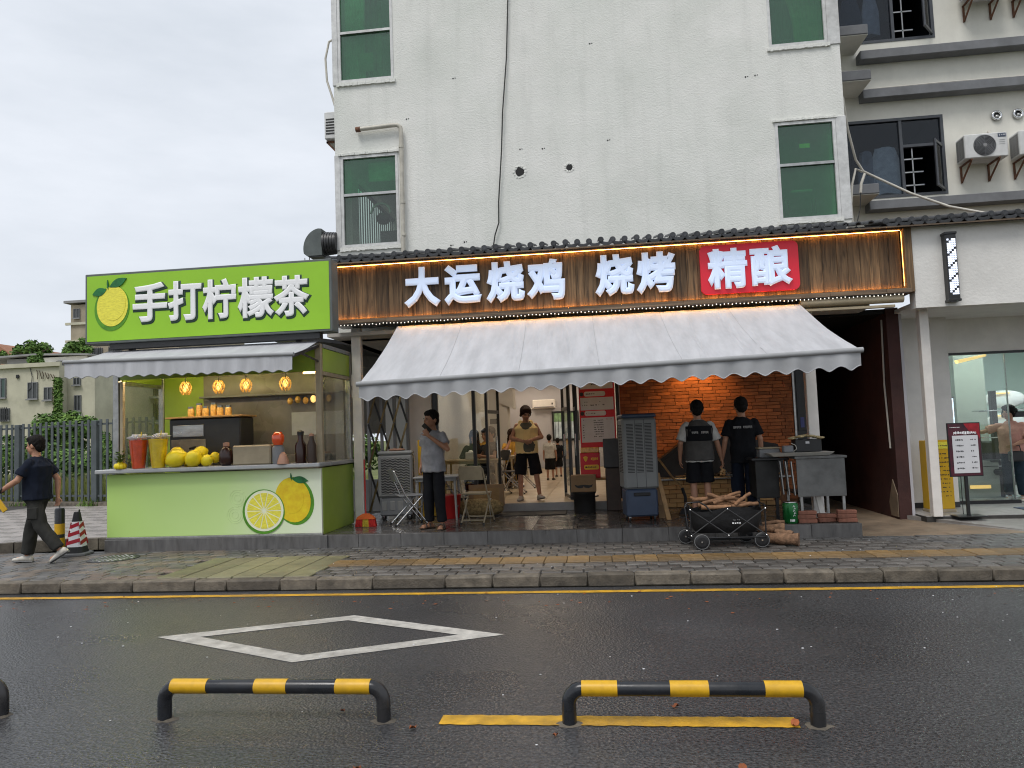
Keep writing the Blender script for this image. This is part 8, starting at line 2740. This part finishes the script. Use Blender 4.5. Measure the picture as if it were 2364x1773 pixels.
# --- woman walking out of the restaurant
person('person in pale yellow sleeveless top and black shorts stepping out of the entrance', (-1.33, 13.22, .449), rad(8), 1.66,
       dict(hed=(-.0, -.055, 1.565), elL=(.275, .0, 1.14), wrL=(.055, -.215, 1.09), elR=(-.275, .0, 1.14), wrR=(-.05, -.225, 1.07), hiL=(.095, 0, .90), hiR=(-.095, 0, .90),
            knL=(.15, -.08, .49), anL=(.20, -.06, .10), knR=(-.13, -.02, .49), anR=(-.14, .02, .085)),
       look=(rad(12), rad(24)), shirt='cloth_yellow_grey', pants='cloth_black', sleeve=0, leg=.52, fat=1.12, belly=.04, hem=.86, hair='hair_brown', style='bob', loose=1.25, feet=(.3, -.25), heel=(.15, 0),
       handL=dict(d=(-.8, -.2, -.2), curl=.6), handR=dict(d=(.8, -.25, -.1), curl=.6), face=True)

# --- two cooks seen from behind
def printed_back(root, z, y, w, m):
    mb = MB()
    x = -w
    while x < w:
        q = random.uniform(.018, .028)
        if abs(x) > .012:
            mb.box(x, x + q * .35, y, y + .004, z, z + .036)
            mb.box(x + q * .45, x + q * .8, y, y + .004, z + .014 * random.random(), z + .036)
            mb.box(x, x + q * .8, y, y + .004, z + .014, z + .020)
        x += q
    mb.build('back_print', m, root)
c1 = person('cook in grey vest over white T-shirt and black shorts facing the pit', (1.42, 11.22, .3125), rad(184), 1.69,
       dict(elL=(.27, .02, 1.10), wrL=(.27, -.06, .87), elR=(-.27, .0, 1.10), wrR=(-.335, -.05, .85)), look=(rad(-6), rad(8)), shirt='cloth_white', pants='cloth_black', sleeve=.85, leg=.46, hem=.82, fat=1.06,
       loose=1.3, vest='cloth_slate', shoe='shoe_dark', style='crop', face=False, handR=dict(curl=.6))
vb = MB()
for k in range(2):
    pass
vb.loft([oval((0, .004, z), rx, ry, 24) for z, rx, ry in ((1.13, .203, .168), (1.15, .209, .174), (1.33, .218, .172), (1.35, .212, .166))])
vb.build('black_vest_band', 'cloth_black', c1, 60)
mk('print_grey', (0.36, 0.35, 0.34), 0.7)
printed_back(c1, 1.235, .176, .115, 'print_grey')
c2 = person('cook in black T-shirt and dark trousers with pale print across the back', (2.06, 11.25, .3125), rad(176), 1.71,
       dict(elL=(.25, .02, 1.10), wrL=(.29, -.05, .86), elR=(-.245, .03, 1.11), wrR=(-.25, -.02, .87)), look=(rad(4), rad(10)), shirt='cloth_black', pants='cloth_navy', sleeve=.75, hem=.78, fat=1.0, loose=1.25,
       shoe='shoe_dark', style='crop', face=False)
printed_back(c2, 1.275, .152, .125, 'print_grey')
tg = thing('grill_tongs', 'metal tongs with gold flowers of meat held between the cooks', 'tongs', (1.72, 11.15, 1.0), world=True)
MB().tube([(1.76, 11.16, 1.02), (1.80, 11.20, .95), (1.95, 11.25, .89)], .008, 6).build('arm', 'aluminium', tg)
MB().tube([(1.75, 11.14, 1.02), (1.78, 11.18, .93), (1.93, 11.24, .885)], .008, 6).build('arm', 'aluminium', tg)
mb = MB()
for k in range(9):
    mb.ell((1.735 + random.uniform(-.03, .03), 11.13, 1.0 + random.uniform(-.06, .03)), (.018, .014, .018), nu=6, nv=5)
mb.build('skewer_meat', 'wood_handle', tg, 60)

# --- passer-by at the left
wk = person('man in black polo shirt and dark cargo trousers walking to the left', (-7.72, 9.40, .132), rad(-82), 1.70,
       dict(hed=(0, -.035, 1.58), nek=(0, -.01, 1.44), shL=(.172, .0, 1.365), shR=(-.172, -.01, 1.365), elL=(.25, -.12, 1.13), wrL=(.24, -.36, .99), elR=(-.23, .14, 1.12), wrR=(-.20, .16, .87),
            hiL=(.09, -.0, .90), knL=(.09, .10, .50), anL=(.09, .36, .17), hiR=(-.09, 0, .90), knR=(-.09, -.13, .49), anR=(-.09, -.19, .085)),
       look=(rad(-4), rad(6)), shirt='cloth_navy', pants='cloth_charcoal', sleeve=.72, hem=.86, fat=1.12, belly=.02, loose=1.15, shoe='shoe_white', feet=(0, 0), heel=(-.55, .08), style='crop',
       handL=dict(d=(-.1, -.9, -.35), curl=.5), handR=dict(curl=.55))
wt = MB().tube([(.238 + .036 * math.cos(2 * PI * k / 14), -.318 + .02 * math.sin(2 * PI * k / 14), 1.012 + .036 * math.sin(2 * PI * k / 14)) for k in range(14)], .013, 6, close=True)
wt.build('wristband', 'rubber', wk)
MB().bev(.155, .19, -.03, .11, .60, .76, .01).build('cargo_pocket', 'cloth_charcoal', wk)
yp = thing('yellow_packet', 'yellow packet carried low by the walking man', 'packet', (-8.17, 9.30, 0.92), 0)
yp.rotation_euler = (0, rad(-35), rad(8))
MB().bev(-.035, .035, -.015, .015, -.09, .09, .006).build('packet', 'yellow_panel', yp)

# --- woman in pink at the salon
person('woman in salmon pink T-shirt and dark trousers pointing inside the salon', (6.80, 13.32, .216), rad(-42), 1.56,
       dict(elR=(-.40, -.14, 1.26), wrR=(-.66, -.22, 1.24), shR=(-.172, -.01, 1.36), elL=(.25, -.04, 1.10), wrL=(.10, -.22, 1.02), hed=(-.01, -.01, 1.585)),
       look=(rad(-22), rad(2)), shirt='cloth_pink', pants='cloth_denim', sleeve=.75, hem=.86, fat=1.12, bust=.05, belly=.02, loose=1.1, hair='hair_black', style='bun',
       handR=dict(d=(-.95, -.2, .0), palm=(0, 0, -1), curl=.12), handL=dict(curl=.6))
bg_ = thing('handbag', 'dark bag held by the woman in pink', 'bag', (6.74, 13.10, 0.98))
MB().bev(-.11, .11, -.05, .05, -.10, .07, .02).build('pouch', 'black_plastic', bg_)
MB().tube([(-.08, 0, .06), (-.06, 0, .16), (.06, 0, .16), (.08, 0, .06)], .008, 6).build('strap', 'rubber', bg_)

# --- children deep in the dining room
person('small child in white shirt and black trousers seen from behind in the dining room', (-1.30, 18.6, .449), rad(175), 1.10, dict(hed=(0, -.005, 1.60)), shirt='cloth_white', pants='cloth_black', sleeve=.8, leg=.6, fat=1.15, style='short', face=False, shoe='shoe_dark')
person('small child all in black standing alone near the dining room back', (-1.17, 19.9, .449), rad(190), 1.00, dict(hed=(0, -.005, 1.60)), shirt='cloth_black', pants='cloth_black', sleeve=.8, leg=.55, fat=1.2, style='short', face=False, shoe='shoe_dark')

# --- seated diners
SIT = dict(pel=(0, 0, .52), wai=(0, -.01, .67), che=(0, -.03, .86), nek=(0, -.04, 1.03), hed=(0, -.07, 1.175), shL=(.172, -.03, .955), shR=(-.172, -.03, .955), hiL=(.09, -.02, .50), hiR=(-.09, -.02, .50),
           knL=(.11, -.43, .49), knR=(-.11, -.43, .49), anL=(.11, -.40, .085), anR=(-.11, -.40, .085), elL=(.25, -.14, .74), elR=(-.25, -.14, .74), wrL=(.12, -.33, .76), wrR=(-.12, -.33, .76))
def sit(**k):
    d = dict(SIT); d.update(k); return d
person('seated diner with long black hair in dark clothes behind the glass', (-2.60, 15.15, .449), rad(2), 1.66, sit(), look=(0, rad(14)), shirt='cloth_black', pants='cloth_black', sleeve=1.6, hem=.46, style='long', shoe='shoe_dark', loose=1.1)
person('seated diner with bare arm leaning on table beside the black door frame', (-2.16, 14.75, .449), rad(-50), 1.72, sit(), look=(rad(10), rad(10)), shirt='cloth_slate', pants='cloth_black', sleeve=.5, hem=.46, style='crop', shoe='shoe_dark', skin='skin_dark')
person('seated diner in yellow resting a hand on the cheek past the entrance', (-2.02, 16.75, .449), rad(12), 1.66, sit(wrR=(-.05, -.20, 1.08), elR=(-.20, -.28, .80)), look=(rad(15), rad(10)), shirt='cloth_yellow', pants='cloth_black', sleeve=.6, hem=.46, style='long', hair='hair_brown', shoe='shoe_dark',
       handR=dict(d=(.1, .1, 1), curl=.4))
person('seated diner with dark hair behind the one in yellow', (-2.62, 16.95, .449), rad(-20), 1.70, sit(), look=(0, rad(10)), shirt='cloth_yellow', pants='cloth_black', sleeve=.6, hem=.46, style='short', shoe='shoe_dark')
for x, y, r, l in ((-2.60, 15.22, 2, 'folding chair under the long haired diner'), (-2.14, 14.80, -50, 'folding chair under the diner beside the door frame'), (-2.02, 16.80, 12, 'folding chair under the diner in yellow'), (-2.62, 17.0, -20, 'folding chair under the diner behind the yellow one')):
    folding_chair(l, x, y, rad(r), 0.448, 'metal_dark', 'chrome')
flush()
bpy.data.orphans_purge() if hasattr(bpy.data, 'orphans_purge') else None
